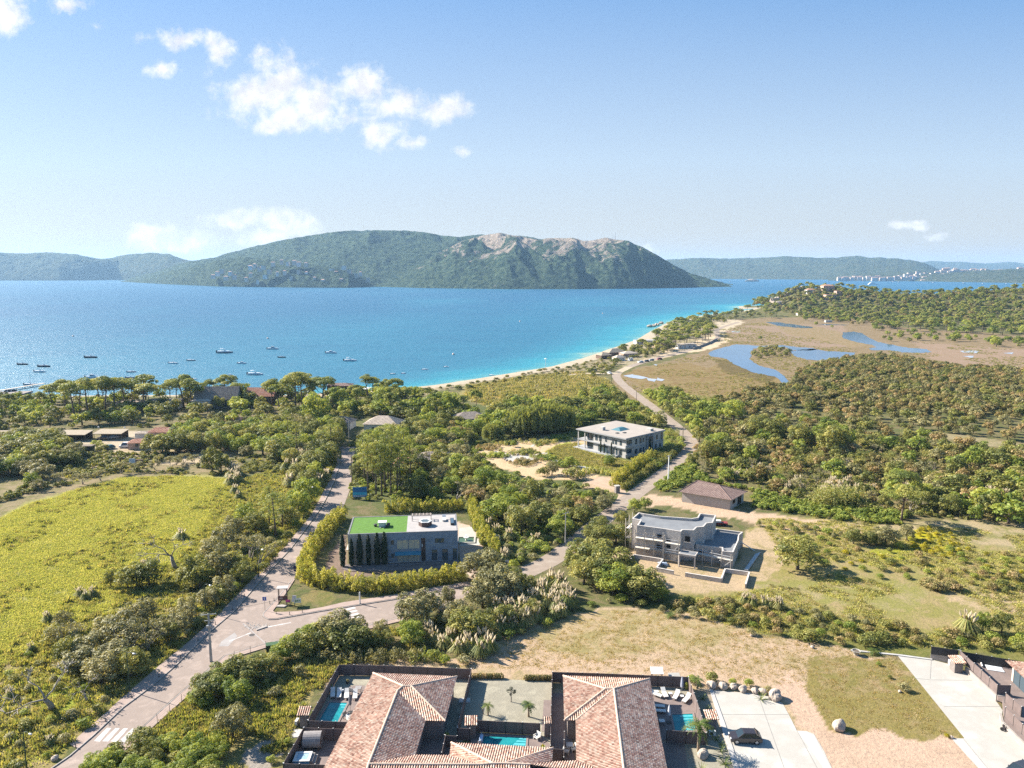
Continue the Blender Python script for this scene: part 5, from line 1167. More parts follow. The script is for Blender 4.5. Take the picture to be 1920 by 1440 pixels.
yard('timber_deck', [(533, 1452), (571, 1384), (660, 1388), (640, 1460)], 0.045, DECK)
yard('timber_deck', [(790, 1380), (858, 1382), (850, 1440), (780, 1440)], 0.045, DECK)
yard('gravel_court', [(884, 1271), (1036, 1278), (1034, 1400), (1012, 1378), (880, 1372), (866, 1392), (850, 1388), (862, 1372)], 0.02, GRAV)
struct('paved_strip', MB().prism(GP([(1019.5, 1312.5), (1035, 1313), (1033, 1371), (1016, 1371)], .05), 0, .06), DECK)
yard('timber_deck', [(884, 1374), (1014, 1380), (1036, 1400), (1036, 1425), (880, 1410)], 0.045, DECK)
yard('timber_deck', [(1036, 1300), (1060, 1301), (1080, 1440), (1030, 1440)], 0.045, DECK)
yard('gravel_yard', [(1218, 1287), (1292, 1290), (1305, 1308), (1290, 1306), (1260, 1302), (1222, 1302)], 0.02, GRAV)
yard('timber_deck', [(1215, 1300), (1262, 1303), (1302, 1306), (1326, 1391), (1230, 1388)], 0.045, DECK)
yard('gravel_yard', [(1283, 1396), (1326, 1391), (1345, 1385), (1361, 1380), (1380, 1440), (1385, 1470), (1292, 1470)], 0.02, GRAV)
yard('gravel_path', [(1233, 1392), (1283, 1393), (1294, 1470), (1245, 1470)], 0.025, DECK)
yard('planted_strip', [(1305, 1290), (1330, 1292), (1361, 1378), (1328, 1386)], 0.02, mat('strip_soil', (0.30, 0.24, 0.175), (0.22, 0.175, 0.12), .8, .95, .4))

def watermat(name, a, b):
 m, nt, ns, ln = nodes(name); out = N(nt, 'ShaderNodeOutputMaterial'); p = N(nt, 'ShaderNodeBsdfPrincipled', i_Roughness=0.06, i_IOR=1.33)
 tc = N(nt, 'ShaderNodeTexCoord'); no = N(nt, 'ShaderNodeTexNoise', i_Scale=0.8, i_Detail=3.0, i_Distortion=1.0); ln.new(tc.outputs['Object'], no.inputs['Vector'])
 r_ = ramp(nt, [(0.35, a), (0.65, b)], no.outputs['Fac']); ln.new(r_.outputs['Color'], p.inputs['Base Color'])
 n2 = N(nt, 'ShaderNodeTexNoise', i_Scale=3.5, i_Detail=2.0); ln.new(tc.outputs['Object'], n2.inputs['Vector']); bp = N(nt, 'ShaderNodeBump', i_Strength=0.12, i_Distance=0.1); ln.new(n2.outputs['Fac'], bp.inputs['Height']); ln.new(bp.outputs['Normal'], p.inputs['Normal'])
 ln.new(p.outputs['BSDF'], out.inputs['Surface']); return m
POOLW = watermat('pool_water', (0.012, 0.155, 0.18), (0.02, 0.235, 0.25)); STEPM = mat('pool_step', (0.10, 0.42, 0.44), (0.08, 0.36, 0.40), 2, .2)
COPE = mat('pool_coping', (0.24, 0.185, 0.165), (0.20, 0.155, 0.14), 1, .8)
def pool(px, label, steps, z=0.075):
 W = GP(px, z); g0 = Vector((W[0].x, W[0].y, 0)); t = thing('swimming_pool', label, 'swimming pool', g0)
 q = [(p.x - g0.x, p.y - g0.y) for p in W]; MB().sheet(q, z).build('water', POOLW, t)
 out = inset(q, -.28); q2 = inset(q, 0.0); mb = MB(); n = len(q)
 for i in range(n): mb.prism([q2[i], q2[(i + 1) % n], out[(i + 1) % n], out[i]], 0, z + .05)
 mb.build('coping', COPE, t)
 for k, s in enumerate(steps):
  MB().sheet([(p.x - g0.x, p.y - g0.y) for p in GP(s, z)], z + .006 + .004 * k).build('step', STEPM, t)
 return t
pool([(618.5, 1317), (651, 1318), (633, 1353.5), (597.5, 1352.5)], 'rectangular turquoise pool on the left terrace, next to the brown fence', [[(637, 1320), (650, 1320.5), (649, 1322.5), (636, 1322)], [(640, 1325), (648, 1325.5), (647, 1327), (639, 1326.5)]])
pool([(908, 1380.5), (987, 1383), (985.5, 1401), (903, 1398)], 'short turquoise pool between the two big roofs', [[(975, 1383.5), (987, 1384), (986, 1387), (972, 1386)], [(970, 1388), (986, 1389), (985.8, 1392), (967, 1391)], [(965, 1393), (985.6, 1394), (985.4, 1398), (961, 1397)]])
pool([(1260, 1340), (1298.5, 1338.5), (1304.5, 1370), (1266, 1370.5)], 'turquoise pool of the right sun terrace beside loungers', [[(1274, 1341.5), (1298.4, 1341), (1298.7, 1343.5), (1274.5, 1344)], [(1280, 1347), (1299.3, 1346.6), (1299.5, 1349), (1280.5, 1349.5)], [(1284, 1358), (1301.5, 1357), (1303.6, 1368), (1288, 1369)]])
g = G(903, 1385); t = thing('pool_cover_roll', 'rolled-up pale blue pool cover at the end of the short pool', 'pool cover', (g.x, g.y, 0.15)); d = G(901, 1397) - g
ro = MB().tube([Vector((0, 0, .3)), Vector((d.x, d.y, .3))], .26, 12).build('roll', mat('cover_blue', (0.42, 0.52, 0.66), (0.34, 0.44, 0.6), 3, .5), t)
for v in (Vector((0, 0, 0)), d): MB().cbox((v.x, v.y), .12, .5, -.05, .62).build('stand', STEEL, t)

CUSH = mat('white_cushion', (0.68, 0.65, 0.6), (0.6, 0.57, 0.53), 2, .8); GREYM = mat('grey_wicker', (0.3, 0.28, 0.27), (0.2, 0.19, 0.18), 8, .8)
def lounger(px, py, rz, label, m=CUSH):
 t = thing('sun_lounger', label, 'sun lounger', tuple(G(px, py, .05)), rz, 'sun loungers on the pool terraces')
 MB().box(-.33, .33, -.95, .42, .24, .3).build('frame', STEEL, t); MB().box(-.32, .32, -.93, .40, .302, .39).build('cushion', m, t)
 mb = MB(); mb.add([(x, y, z) for (y, z) in ((.40, .30), (1.05, .72), (1.02, .80), (.40, .39)) for x in (-.32, .32)], [(0, 1, 3, 2), (2, 3, 5, 4), (4, 5, 7, 6), (6, 7, 1, 0), (0, 2, 4, 6), (1, 7, 5, 3)]); mb.build('backrest', m, t)
 for x in (-.27, .27):
  for y in (-.85, .35): MB().box(x - .03, x + .03, y - .03, y + .03, 0, .24).build('leg', STEEL, t)
def table(px, py, w, h, label, m=WHITE, rz=0.0):
 t = thing('side_table', label, 'table', tuple(G(px, py, .05)), rz); MB().box(-w / 2, w / 2, -w / 2, w / 2, h - .05, h).build('table_top', m, t)
 for x in (-1, 1):
  for y in (-1, 1): MB().cbox((x * (w / 2 - .05), y * (w / 2 - .05)), .05, .05, 0, h - .05).build('leg', STEEL, t)
def parasol(px, py, h, label, m):
 t = thing('folded_parasol', label, 'parasol', tuple(G(px, py, .05)), 0, 'folded parasols'); MB().lathe([(.4, 0), (.4, .08), (.08, .1)], n=12).build('base', DARK, t); MB().lathe([(.03, .1), (.03, h)], n=6).build('pole', STEEL, t)
 mb = MB(); n = 10; prof = [(.07, h * .38), (.2, h * .45), (.19, h * .62), (.13, h * .85), (.03, h * 1.0)]
 mb.add([(rr * (1 + .22 * (k % 2)) * math.cos(2 * PI * k / n), rr * (1 + .22 * (k % 2)) * math.sin(2 * PI * k / n), z) for rr, z in prof for k in range(n)], [(i * n + k, i * n + (k + 1) % n, (i + 1) * n + (k + 1) % n, (i + 1) * n + k) for i in range(4) for k in range(n)]); mb.build('canopy', m, t)
lounger(1246, 1304, .1, 'white sun lounger farthest from the fence on the right terrace'); lounger(1267.5, 1308, -.5, 'white sun lounger in the middle of the sunlit right terrace'); lounger(1287, 1314, -.65, 'white sun lounger closest to the panel fence on the right terrace')
lounger(1234, 1327, 1.45, 'white sun lounger in shade beside the right roof, upper of two'); lounger(1236, 1336, 1.45, 'white sun lounger in shade beside the right roof, lower of two'); lounger(1230, 1305, .9, 'white sun lounger half hidden by the right roof')
table(1257, 1304, .5, .4, 'small white table between the first two sunlit loungers'); table(1279, 1309, .5, .4, 'small white table between the last two sunlit loungers'); table(1231, 1301, .55, .45, 'small white table at the roof edge on the right terrace'); table(1241, 1357, .75, .5, 'square pale blue-white table in the shade beside the right pool')
parasol(1278, 1303, 3.0, 'folded grey-blue parasol at the back fence of the right terrace', mat('parasol_grey', (0.38, 0.39, 0.44), (0.3, 0.31, 0.36), 3, .8)); parasol(1254, 1355, 2.7, 'folded white parasol standing in shade by the right pool', mat('parasol_white', (0.62, 0.62, 0.64), None, 3, .8)); parasol(657, 1336, 2.9, 'folded charcoal parasol beside the left pool', mat('parasol_charcoal', (0.16, 0.16, 0.18), None, 3, .8))
lounger(624, 1304, .2, 'pale blue-white lounger at the left fence of the left terrace'); lounger(636, 1305, .15, 'white lounger second from the fence on the left terrace'); lounger(650, 1306, .15, 'white lounger third from the fence on the left terrace'); lounger(666, 1307, .15, 'white lounger closest to the roof on the left terrace')
table(641, 1299, .5, .45, 'small pale table behind the left terrace loungers'); table(672, 1297, .9, .7, 'square dining table at the roof edge of the left terrace', GREYM)
def armchair(px, py, rz, label, m=GREYM):
 t = thing('armchair', label, 'chair', tuple(G(px, py, .05)), rz, 'garden armchairs'); MB().box(-.35, .35, -.35, .35, .3, .42).build('seat', CUSH, t); MB().box(-.37, .37, .3, .4, .3, .95).build('backrest', m, t)
 for x in (-.36, .36):
  MB().box(x - .04, x + .04, -.35, .3, .55, .62).build('armrest', m, t)
  for y in (-.3, .3): MB().box(x - .035, x + .035, y - .035, y + .035, 0, .55).build('leg', m, t)
armchair(650, 1346, 1.2, 'dark garden armchair beside the left pool'); armchair(656, 1352, 2.3, 'pale garden armchair nearest the roof beside the left pool', CUSH); armchair(1007, 1386, -.8, 'white garden armchair at the end of the middle pool deck', CUSH)
armchair(661, 1299, 2.6, 'grey wicker armchair at the left terrace dining table'); armchair(1062, 1413, 1.3, 'white chair left of the dining set by the right roof', CUSH); armchair(1075, 1408, -1.3, 'white chair right of the dining set by the right roof', CUSH)
table(1068, 1405, .9, .72, 'white dining table in the narrow yard by the right roof'); table(725, 1307, .01 + .8, .4, 'low pale table under the left eaves')
g = G(871, 1314, .05); t = thing('ground_hatch', 'pale flat cover lying in the shaded edge of the gravel court', 'cover', g, .03); MB().box(-.75, .75, -.55, .55, -.02, .14).build('lid', mat('pale_plastic', (0.55, 0.55, 0.53), None, 2, .6), t); MB().box(-.82, .82, -.62, .62, -.04, .06).build('rim', CONCD, t)
g = G(587, 1401, .05); t = thing('barrel_sauna', 'grey timber barrel sauna on the lower left deck', 'sauna', g, .06)
mb = MB(); n = 22
for k in range(n):
 a0, a1 = 2 * PI * k / n, 2 * PI * (k + .94) / n
 q = [(0.98 * math.cos(a), 1.12 + 0.98 * math.sin(a)) for a in (a0, a1)] + [(1.04 * math.cos(a), 1.12 + 1.04 * math.sin(a)) for a in (a1, a0)]
 mb.add([(x, y, z) for x in (-1.15, 1.15) for y, z in q], [(0, 1, 2, 3), (7, 6, 5, 4), (0, 4, 5, 1), (1, 5, 6, 2), (2, 6, 7, 3), (3, 7, 4, 0)])
mb.build('barrel', mat('weathered_wood', (0.30, 0.27, 0.255), (0.22, 0.195, 0.185), 3, .85, .3), t)
for x in (-1.0, 1.0): MB().add([(x, .97 * math.cos(2 * PI * k / 24), 1.12 + .97 * math.sin(2 * PI * k / 24)) for k in range(24)], [tuple(range(24))]).build('end_wall', mat('weathered_wood', (0, 0, 0)), t)
for x in (-.7, .7): MB().box(x - .1, x + .1, -.85, .85, 0, .22).build('cradle', WPOLE, t)
MB().box(.98, 1.03, -.3, .3, .4, 1.75).build('door', mat('sauna_door', (0.15, 0.1, 0.07), None, 2, .7), t)
g = G(568, 1429, .05); t = thing('hot_tub', 'square white hot tub with blue side on the lower left deck', 'hot tub', g, .04)
MB().prism([(-1.0, -.95), (1.0, -.95), (1.0, .95), (-1.0, .95)], 0, .72).build('shell', mat('tub_blue', (0.05, 0.2, 0.36), (0.08, 0.3, 0.5), 1, .4), t); rim = MB()
for q in (((-1.05, -1), (1.05, -1), (.75, -.7), (-.75, -.7)), ((1.05, -1), (1.05, 1), (.75, .7), (.75, -.7)), ((1.05, 1), (-1.05, 1), (-.75, .7), (.75, .7)), ((-1.05, 1), (-1.05, -1), (-.75, -.7), (-.75, .7))): rim.prism(q, .722, .82)
rim.build('rim', WHITE, t); MB().box(-.74, .74, -.69, .69, .722, .76).build('water', mat('tub_water', (0.35, 0.45, 0.5), (0.2, 0.32, 0.4), 3, .1), t)
t2 = thing('spa_step', 'small grey step platform beside the hot tub', 'step', tuple(G(588, 1427, .05)), .04); MB().box(-.4, .4, -.9, .9, 0, .35).build('lower_step', GREYM, t2); MB().box(-.4, 0.05, -.9, .9, .35, .6).build('upper_step', GREYM, t2)
def pillar(px, py, w, d, h, label, over=.3):
 g = G(px, py); t = thing('tiled_pillar', label, 'pillar', g, .03, 'stone pillars with tiled tops'); MB().box(-w / 2, w / 2, 0, d, -.1, h).build('body', mat('pillar_stone', (0.25, 0.21, 0.19), (0.18, 0.15, 0.135), 2.5, .9, .5), t)
 o_ = over; z = h + .03; F = [[(-w / 2 - o_, -o_, z), (w / 2 + o_, -o_, z), (w / 2 + o_, d + o_, z + .42), (-w / 2 - o_, d + o_, z + .42)]]
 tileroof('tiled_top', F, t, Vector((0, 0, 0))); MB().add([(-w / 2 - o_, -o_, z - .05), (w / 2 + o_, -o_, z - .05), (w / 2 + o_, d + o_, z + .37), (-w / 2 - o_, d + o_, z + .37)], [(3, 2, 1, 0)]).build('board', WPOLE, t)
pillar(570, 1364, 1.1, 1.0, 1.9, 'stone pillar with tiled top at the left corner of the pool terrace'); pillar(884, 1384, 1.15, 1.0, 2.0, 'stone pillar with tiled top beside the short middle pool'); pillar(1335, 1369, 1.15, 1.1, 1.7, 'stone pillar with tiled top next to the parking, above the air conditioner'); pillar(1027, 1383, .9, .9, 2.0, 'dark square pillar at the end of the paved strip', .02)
def acunit(px, py, label, rz=0.0):
 t = thing('air_conditioner', label, 'air conditioner', tuple(G(px, py, .02)), rz, 'outdoor air conditioners'); MB().box(-.45, .45, -.17, .17, .08, .78).build('case', WHITE, t)
 n = 20; MB().add([(-.12 + .27 * math.cos(2 * PI * k / n), -.176, .43 + .27 * math.sin(2 * PI * k / n)) for k in range(n)], [tuple(range(n))]).build('fan_grille', DARK, t)
 for x in (-.35, .35): MB().box(x - .04, x + .04, -.18, .18, 0, .08).build('foot', DARK, t)
acunit(1335, 1380, 'white air conditioner with round fan below the tiled pillar by the parking'); acunit(1781, 1247, 'white air conditioner in the far corner of the right driveway', 1.3); acunit(557, 1359, 'white air conditioner on the slab by the left pillar', 1.5)
struct('stone_slab_path', MB().prism(GP([(540, 1366), (573, 1368), (560, 1382), (534, 1384)], .05), 0, .07), CONCD)
def pot(px, py, label, kind='lushbush', h=.8, ph=.55):
 t = thing('potted_plant', label, 'potted plant', tuple(G(px, py, .04)), 0, 'potted plants'); MB().lathe([(.2, 0), (.3, ph), (.34, ph), (.33, ph - .06), (.26, ph - .07)], n=12).build('pot', mat('pot_lime', (0.22, 0.24, 0.06), None, 2, .6), t)
 a, b = PROTO[kind][0]; o_ = bpy.data.objects.new('foliage', a); C.objects.link(o_); o_.parent = t; o_.location = (0, 0, ph - .1); s = h / 2.0; o_.scale = (s * .6, s * .6, s)
pot(639, 1262, 'potted green plant in the far left corner of the left terrace'); pot(761, 1264, 'potted green plant against the fence behind the left villa'); pot(879, 1271, 'potted green plant in the far right corner behind the left villa'); pot(620, 1294, 'potted green plant at the left fence beside the pale lounger'); pot(838, 1393, 'leafy potted plant in the shaded yard by the left roof', h=1.3); pot(1043, 1276, 'potted plant in the far left corner behind the right villa'); pot(1287, 1292, 'potted plant in the far right corner of the right terrace'); pot(1144, 1277, 'small potted plant at the fence behind the right roof', h=.6); pot(1018, 1403, 'tiny potted plant with yellow flowers on the middle deck', 'yellowbush', .5, .3)
t = thing('cow_skull_planter', 'low round bowl planter on the gravel of the left terrace', 'planter', tuple(G(652, 1281, .04))); MB().lathe([(.15, 0), (.32, .3), (.36, .3), (.34, .24), (.1, .2)], n=12).build('bowl', DARK, t)
a, b = PROTO['greybush'][1]; o_ = bpy.data.objects.new('foliage', a); C.objects.link(o_); o_.parent = t; o_.location = (0, 0, .2); o_.scale = (.22, .22, .3); t.name = 'bowl_planter'

def frond_mesh(name, nf, L, droop, w, rng, m, up=0.6, fan=False):
 V = []; T = []
 for i in range(nf):
  a = i * 2.4 + rng.uniform(-.3, .3); el = rng.uniform(-.35, 1.25) * up if not fan else rng.uniform(-.5, 1.3); c, s = math.cos(a), math.sin(a); k = 7; pts = []
  for j in range(k + 1):
   t = j / k; rr = L * t * math.cos(el * (1 - .4 * t)); z = L * t * math.sin(el) - droop * L * t * t; pts.append(np.array([c * rr, s * rr, z]))
  side = np.array([-s, c, 0.0])
  for j in range(1, k + 1):
   p = pts[j]; wd = w * math.sin(PI * (0.12 + .85 * j / k)) * (1 if not fan else 1.5); bk = pts[j - 1]
   for sg in (-1, 1):
    tip = p + side * sg * wd + (p - bk) * .7 + np.array([0, 0, -.15 * wd]); V += [bk, bk * .5 + p * .5 + side * sg * .02, tip, p]
   T += [rng.uniform(0, 1)] * 2
 V = np.array(V); n = len(V) // 4
 return np_mesh(name, V, np.arange(4 * n).reshape(n, 4), LF['palm'], np.repeat(np.array(T), 4))
prng = np.random.default_rng(9)
PALMC = [frond_mesh('crown', 24, 1.15, .55, .34, prng, None) for _ in range(3)]; DATEC = frond_mesh('crown', 40, 1.6, .6, .3, prng, None); AGAVE = [frond_mesh('agave', 22, .75, .1, .07, prng, None, 1.0) for _ in range(2)]
def palm(px, py, h, label, crown=None, s=1.0, name='palm_tree', lean=0.0):
 g = G(px, py); t = thing(name, label, 'palm tree', g, R.uniform(0, 6)); MB().tube([(0, 0, -.1), (lean * .3, 0, h * .4), (lean, 0, h)], [.16 * s, .12 * s, .11 * s], 8).build('trunk', mat('palm_bark', (0.34, 0.26, 0.18), (0.22, 0.165, 0.115), 5, .95, .6), t)
 o_ = bpy.data.objects.new('crown', crown or PALMC[R.randrange(3)]); C.objects.link(o_); o_.parent = t; o_.location = (lean, 0, h); o_.scale = (s, s, s)
 return t
palm(915, 1341, 1.5, 'small palm leaning beside a bare stem at the left of the gravel court', s=.85); palm(991, 1344, 1.9, 'bushy double-stemmed palm at the right of the gravel court', s=1.05); palm(1307, 1291, 1.5, 'short palm with dry lower leaves at the corner of the planted strip', s=1.1)
t = palm(1309, 1409, 3.9, 'tall palm with thick pale trunk in front of the right terrace fence', DATEC, 1.35)
MB().tube([(0, 0, 3.3), (.0, .0, 3.9)], [.3, .22], 8).build('dead_leaf_skirt', mat('dry_frond', (0.42, 0.28, 0.13), (0.3, 0.2, 0.1), 4, .95), t)
palm(1640, 1226, .5, 'low spreading palm beside the stone urn on the open lot', s=1.1); palm(1257, 1157, .5, 'low spreading palm at the far edge of the open lot', s=1.0)
g = G(908, 1340); t = thing('bare_shrub', 'thin leaning bare stem in the gravel court', 'shrub', g); MB().tube([(0, 0, -.1), (-.25, 0, .7), (-.75, .1, 1.5)], [.06, .05, .02], 6).build('stem', GBARK, t); MB().tube([(-.2, 0, .6), (-.1, .1, 1.1)], [.04, .015], 5).build('twig', GBARK, t)
g = G(958, 1316); t = thing('cloud_pruned_tree', 'small tree pruned into dark balls in the gravel court', 'tree', g); MB().tube([(0, 0, -.1), (.05, 0, .7), (-.1, 0, 1.3), (.15, 0, 1.9)], [.09, .08, .06, .03], 6).build('trunk', GBARK, t)
for k, (x, y, z, s) in enumerate(((-.35, 0, 1.75, .34), (.4, .1, 1.55, .36), (.05, 0, 2.1, .32), (.0, .1, 1.15, .25), (.55, -.1, 1.75, .25))):
 rr_ = np.random.default_rng(k); o_ = bpy.data.objects.new('foliage_ball', np_mesh('foliage_ball', *lobes([(x, y, z)], [(s, s, s * .85)], 1500, .06, rr_, lo=-1)[:2], LF['cypress'], None)); C.objects.link(o_); o_.parent = t
for i, (x, y, s, lab) in enumerate(((1317, 1311, 1.1, 'spiky agave highest up the planted strip'), (1325, 1333, 1.1, 'spiky agave just above the tiled pillar'), (1343, 1388, .9, 'dark spiky plant below the air conditioner'), (1352, 1409, 1.2, 'spiky agave beside the boulder, at the parking kerb'), (1359, 1434, 1.6, 'large spiky yucca at the lower end of the planted strip'), (1427, 1312, 1.5, 'dry grassy tuft standing on the parking concrete'), (1352, 1397, .8, 'bright small agave beside the kerb below the air conditioner'), (1315, 1446, 1.3, 'low green plant at the bottom edge, under the boulder'))):
 o_ = bpy.data.objects.new('agave', AGAVE[i % 2]); C.objects.link(o_); o_.location = G(x, y, .02); o_.scale = (s,) * 3; tag(o_, lab, 'agave', 'spiky plants of the planted strip')
ROCK = mat('granite', (0.44, 0.36, 0.29), (0.30, 0.245, 0.2), 1.3, .95, .8, bscale=4)
def rock(px, py, s, label, name='boulder', seed=0, m=None, flat=.75):
 o_ = MB().blob((0, 0, s * flat * .62), (s, s * .8, s * flat), seed + int(px), .13, 16, 10).build(name, m or ROCK, None, False); o_.location = G(px, py); o_.rotation_euler = (0, 0, px % 6); return tag(o_, label, 'boulder', 'boulders')
for x, y, s, lab in ((1334, 1289, .85, 'grey boulder, first from the fence in the row above the parking'), (1355, 1291, .8, 'pale round boulder, second in the row above the parking'), (1375, 1291, .7, 'boulder with grass behind it, third in the row above the parking'), (1393, 1296, .75, 'long boulder, fourth in the row above the parking'), (1415, 1299, .65, 'boulder, fifth in the row above the parking'), (1430, 1300, .65, 'cracked boulder, sixth in the row, next to the biggest'), (1453, 1310, 1.15, 'biggest boulder at the right end of the row above the parking'),
                     (1318, 1420, .85, 'boulder on gravel in front of the tall palm'), (1573, 1367, 1.1, 'lone pale boulder at the corner of the dry lawn'), (1784, 1384, .3, 'small stone at the corner of the lawn by the driveway'), (1687, 1298, .3, 'white stone beside the dry lawn shrub'), (1410, 1193, .35, 'pale stone under the dead bush on the open lot'), (103, 1425, .5, 'rounded stone at the start of the pavement'), (1523, 1215, .35, 'dark stone on the open lot')):
 rock(x, y, s, lab)
for i, (x, y, k, h, lab) in enumerate(((1297, 1281, 'lushbush', 1.6, 'bright bush behind the far right fence corner'), (1335, 1279, 'bush', 1.9, 'rounded bush above the first boulders'), (1373, 1283, 'lushbush', 1.2, 'low bright bush behind the third boulder'), (1403, 1287, 'lushbush', 1.5, 'wide bright bush behind the fourth and fifth boulders'), (1440, 1296, 'greybush', 1.0, 'grey low bush beside the biggest boulder'), (1693, 1295, 'greybush', 1.6, 'grey dry shrub on the lawn with a long shadow'), (1775, 1382, 'yellowbush', .7, 'small yellow-green tuft at the lawn corner'), (1668, 1272, 'bush', .7, 'tiny dark shrub in the middle of the lawn edge'), (1647, 1248, 'lushbush', .8, 'tiny bright shrub near the lawn edge'), (1408, 1190, 'greybush', 1.5, 'dead grey bush on the open lot'), (1500, 1198, 'bush', .6, 'small brown tuft on the open lot by the ditch'))):
 g = G(x, y); plant(k, g.x, g.y, h, lab, 'shrubs of the front lots')
g = G(1605, 1228); t = thing('stone_urn', 'round stone urn with soil on the open lot', 'urn', g); MB().lathe([(.35, 0), (.3, .1), (.55, .5), (.68, .72), (.7, .78), (.6, .78), (.55, .66)], n=16).build('bowl', CONC, t); MB().lathe([(.56, .62), (.56, .68)], n=16).build('soil', BARK, t)
for i, (x0, x1, y, lab) in enumerate(((886, 940, 1272, 'low clipped hedge row at the far left of the gravel court'), (986, 1034, 1275, 'low clipped hedge row at the far right of the gravel court'))):
 cen = []; rng2 = np.random.default_rng(i + 50); a, b = G(x0, y), G(x1, y)
 for k in range(12): q = a.lerp(b, k / 11) - a; cen.append((q.x, q.y, .4))
 v, q_, tn = lobes(cen, [(.45, .42, .5)] * 12, 900, .1, rng2, lo=-.8); o_ = bpy.data.objects.new('hedge', np_mesh('hedge', v, q_, LF['maquis'], tn)); C.objects.link(o_); o_.location = a; tag(o_, lab, 'hedge', 'low hedges of the court')
g = G(1231, 1277); t = thing('plant_shelter', 'little lean-to shelter with pale roof and plants behind the right fence', 'shelter', g, -.05)
for x in (-.75, .75):
 for y in (-.5, .6): MB().box(x - .05, x + .05, y - .05, y + .05, 0, 1.5 + (.25 if y > 0 else 0)).build('post', WPOLE, t)
MB().add([(-.95, -.7, 1.5), (.95, -.7, 1.5), (.95, .8, 1.85), (-.95, .8, 1.85), (-.95, -.7, 1.56), (.95, -.7, 1.56), (.95, .8, 1.91), (-.95, .8, 1.91)], [(3, 2, 1, 0), (4, 5, 6, 7), (0, 1, 5, 4), (1, 2, 6, 5), (2, 3, 7, 6), (3, 0, 4, 7)]).build('roof', WHITE, t)
a, b = PROTO['bush'][2]; o_ = bpy.data.objects.new('foliage', a); C.objects.link(o_); o_.parent = t; o_.scale = (.55, .4, .55)
g = G(1264, 1277); t = thing('storage_chest', 'pale flat-topped storage chest behind the right fence', 'chest', g, .04); MB().box(-.8, .8, -.5, .5, 0, .75).build('body', GREYM, t); MB().add([(-.88, -.6, .75), (.88, -.6, .75), (.88, .6, 1.0), (-.88, .6, 1.0), (-.88, -.6, .8), (.88, -.6, .8), (.88, .6, 1.05), (-.88, .6, 1.05)], [(3, 2, 1, 0), (4, 5, 6, 7), (0, 1, 5, 4), (1, 2, 6, 5), (2, 3, 7, 6), (3, 0, 4, 7)]).build('lid', CONC, t)

LOWW = mat('low_wall', (0.33, 0.29, 0.255), (0.27, 0.235, 0.21), .8, .9, .2)
def lowwall(px, h, lab, w=.22, m=None, name='low_wall'):
 P = GP(px, h); g0 = Vector((P[0].x, P[0].y, 0)); t = thing(name, lab, 'wall', g0); mb = MB(); cp = MB()
 for a, b in zip(P[:-1], P[1:]):
  d = (b - a).normalized(); n_ = Vector((-d.y, d.x, 0)) * w / 2; q = [(v - g0)[:2] for v in (a + n_, b + n_, b - n_, a - n_)]; mb.prism(q, -.2, h - .06)
  n2_ = n_ * 1.25; cp.prism([(v - g0)[:2] for v in (a + n2_, b + n2_, b - n2_, a - n2_)], h - .058, h)
 mb.build('body', m or LOWW, t); cp.build('coping', m or LOWW, t); return t
lowwall([(1811, 1250), (1869.5, 1303.5), (1886, 1304.5)], .95, 'grey retaining wall under the long brown fence beside the driveway'); lowwall([(1876, 1337), (1880, 1352), (1995, 1466)], .95, 'grey retaining wall beside the scooter'); lowwall([(1745, 1225), (1790, 1234)], .95, 'grey low wall at the far end of the driveway')
fence([(1800, 1219), (1871, 1284)], 1.5, 'long brown fence on the retaining wall beside the driveway', z0=.95); fence([(1871, 1284), (1895, 1284.5)], 1.5, 'short brown fence at the near corner of the right pool deck', z0=.95)
fence([(1747, 1211.6), (1797, 1219)], 1.4, 'dark mesh fence on the low wall at the far end of the driveway', FDARK, z0=.95); fence([(1802, 1221), (1860, 1231), (1990, 1252)], 1.5, 'dark mesh fence behind the right edge pool deck', FDARK, z0=.95)
fence([(1886, 1299), (1916, 1325)], 1.5, 'short brown fence in front of the right edge villa', z0=.95); fence([(1886, 1326), (1990, 1428)], 1.5, 'brown fence above the scooter', z0=.95)
pillar(1797, 1262, 1.3, 1.2, 1.7, 'stone pillar with tiled top at the far end of the right driveway')
struct('raised_deck', MB().prism(GP([(1808, 1236), (1990, 1262), (1990, 1466), (1883, 1352), (1880, 1310), (1871, 1306)], .9), .3, .9), DECK)
g = G(1862, 1254, .92); t = thing('covered_pool', 'white rectangular pool cover on the right edge deck', 'pool cover', g); q = [(p - g)[:2] for p in GP([(1846, 1245), (1876, 1249), (1884, 1261), (1852, 1256)], .92)]; MB().prism(q, .0, .06).build('cover', mat('white_cover', (0.6, 0.62, 0.63), (0.54, 0.57, 0.58), .5, .4), t); p0, p1 = G(1838, 1240, .92) - g, G(1842, 1252, .92) - g; MB().tube([p0 + Vector((0, 0, .2)), p1 + Vector((0, 0, .2))], .12, 8).build('roller', WHITE, t)
k0, k1, k2, k3 = G(1884, 1239, 3.6), G(1930, 1281, 3.6), G(1990, 1281, 3.6), G(1990, 1250, 3.6)
t = thing('tiled_villa', 'tiled villa with pale walls and glass doors cut off by the right edge', 'villa', (k0.x + 5, k0.y - 6, 0.9), 0, 'tiled resort villas'); org = Vector((k0.x + 5, k0.y - 6, 0.9)); k4 = k0 + Vector((6, -5, 1.6)); k5 = k1 + Vector((6, -1, 1.6))
tileroof('roof', [[k0, k1, k5, k4], [k0, k4, k3]], t, org)
w0, w1 = k0 - org + Vector((.7, -.8, 0)), k1 - org + Vector((.7, .2, 0)); dv = (w1 - w0).normalized(); nv = Vector((-dv.y, dv.x, 0))
nv = nv if nv.x > 0 else -nv
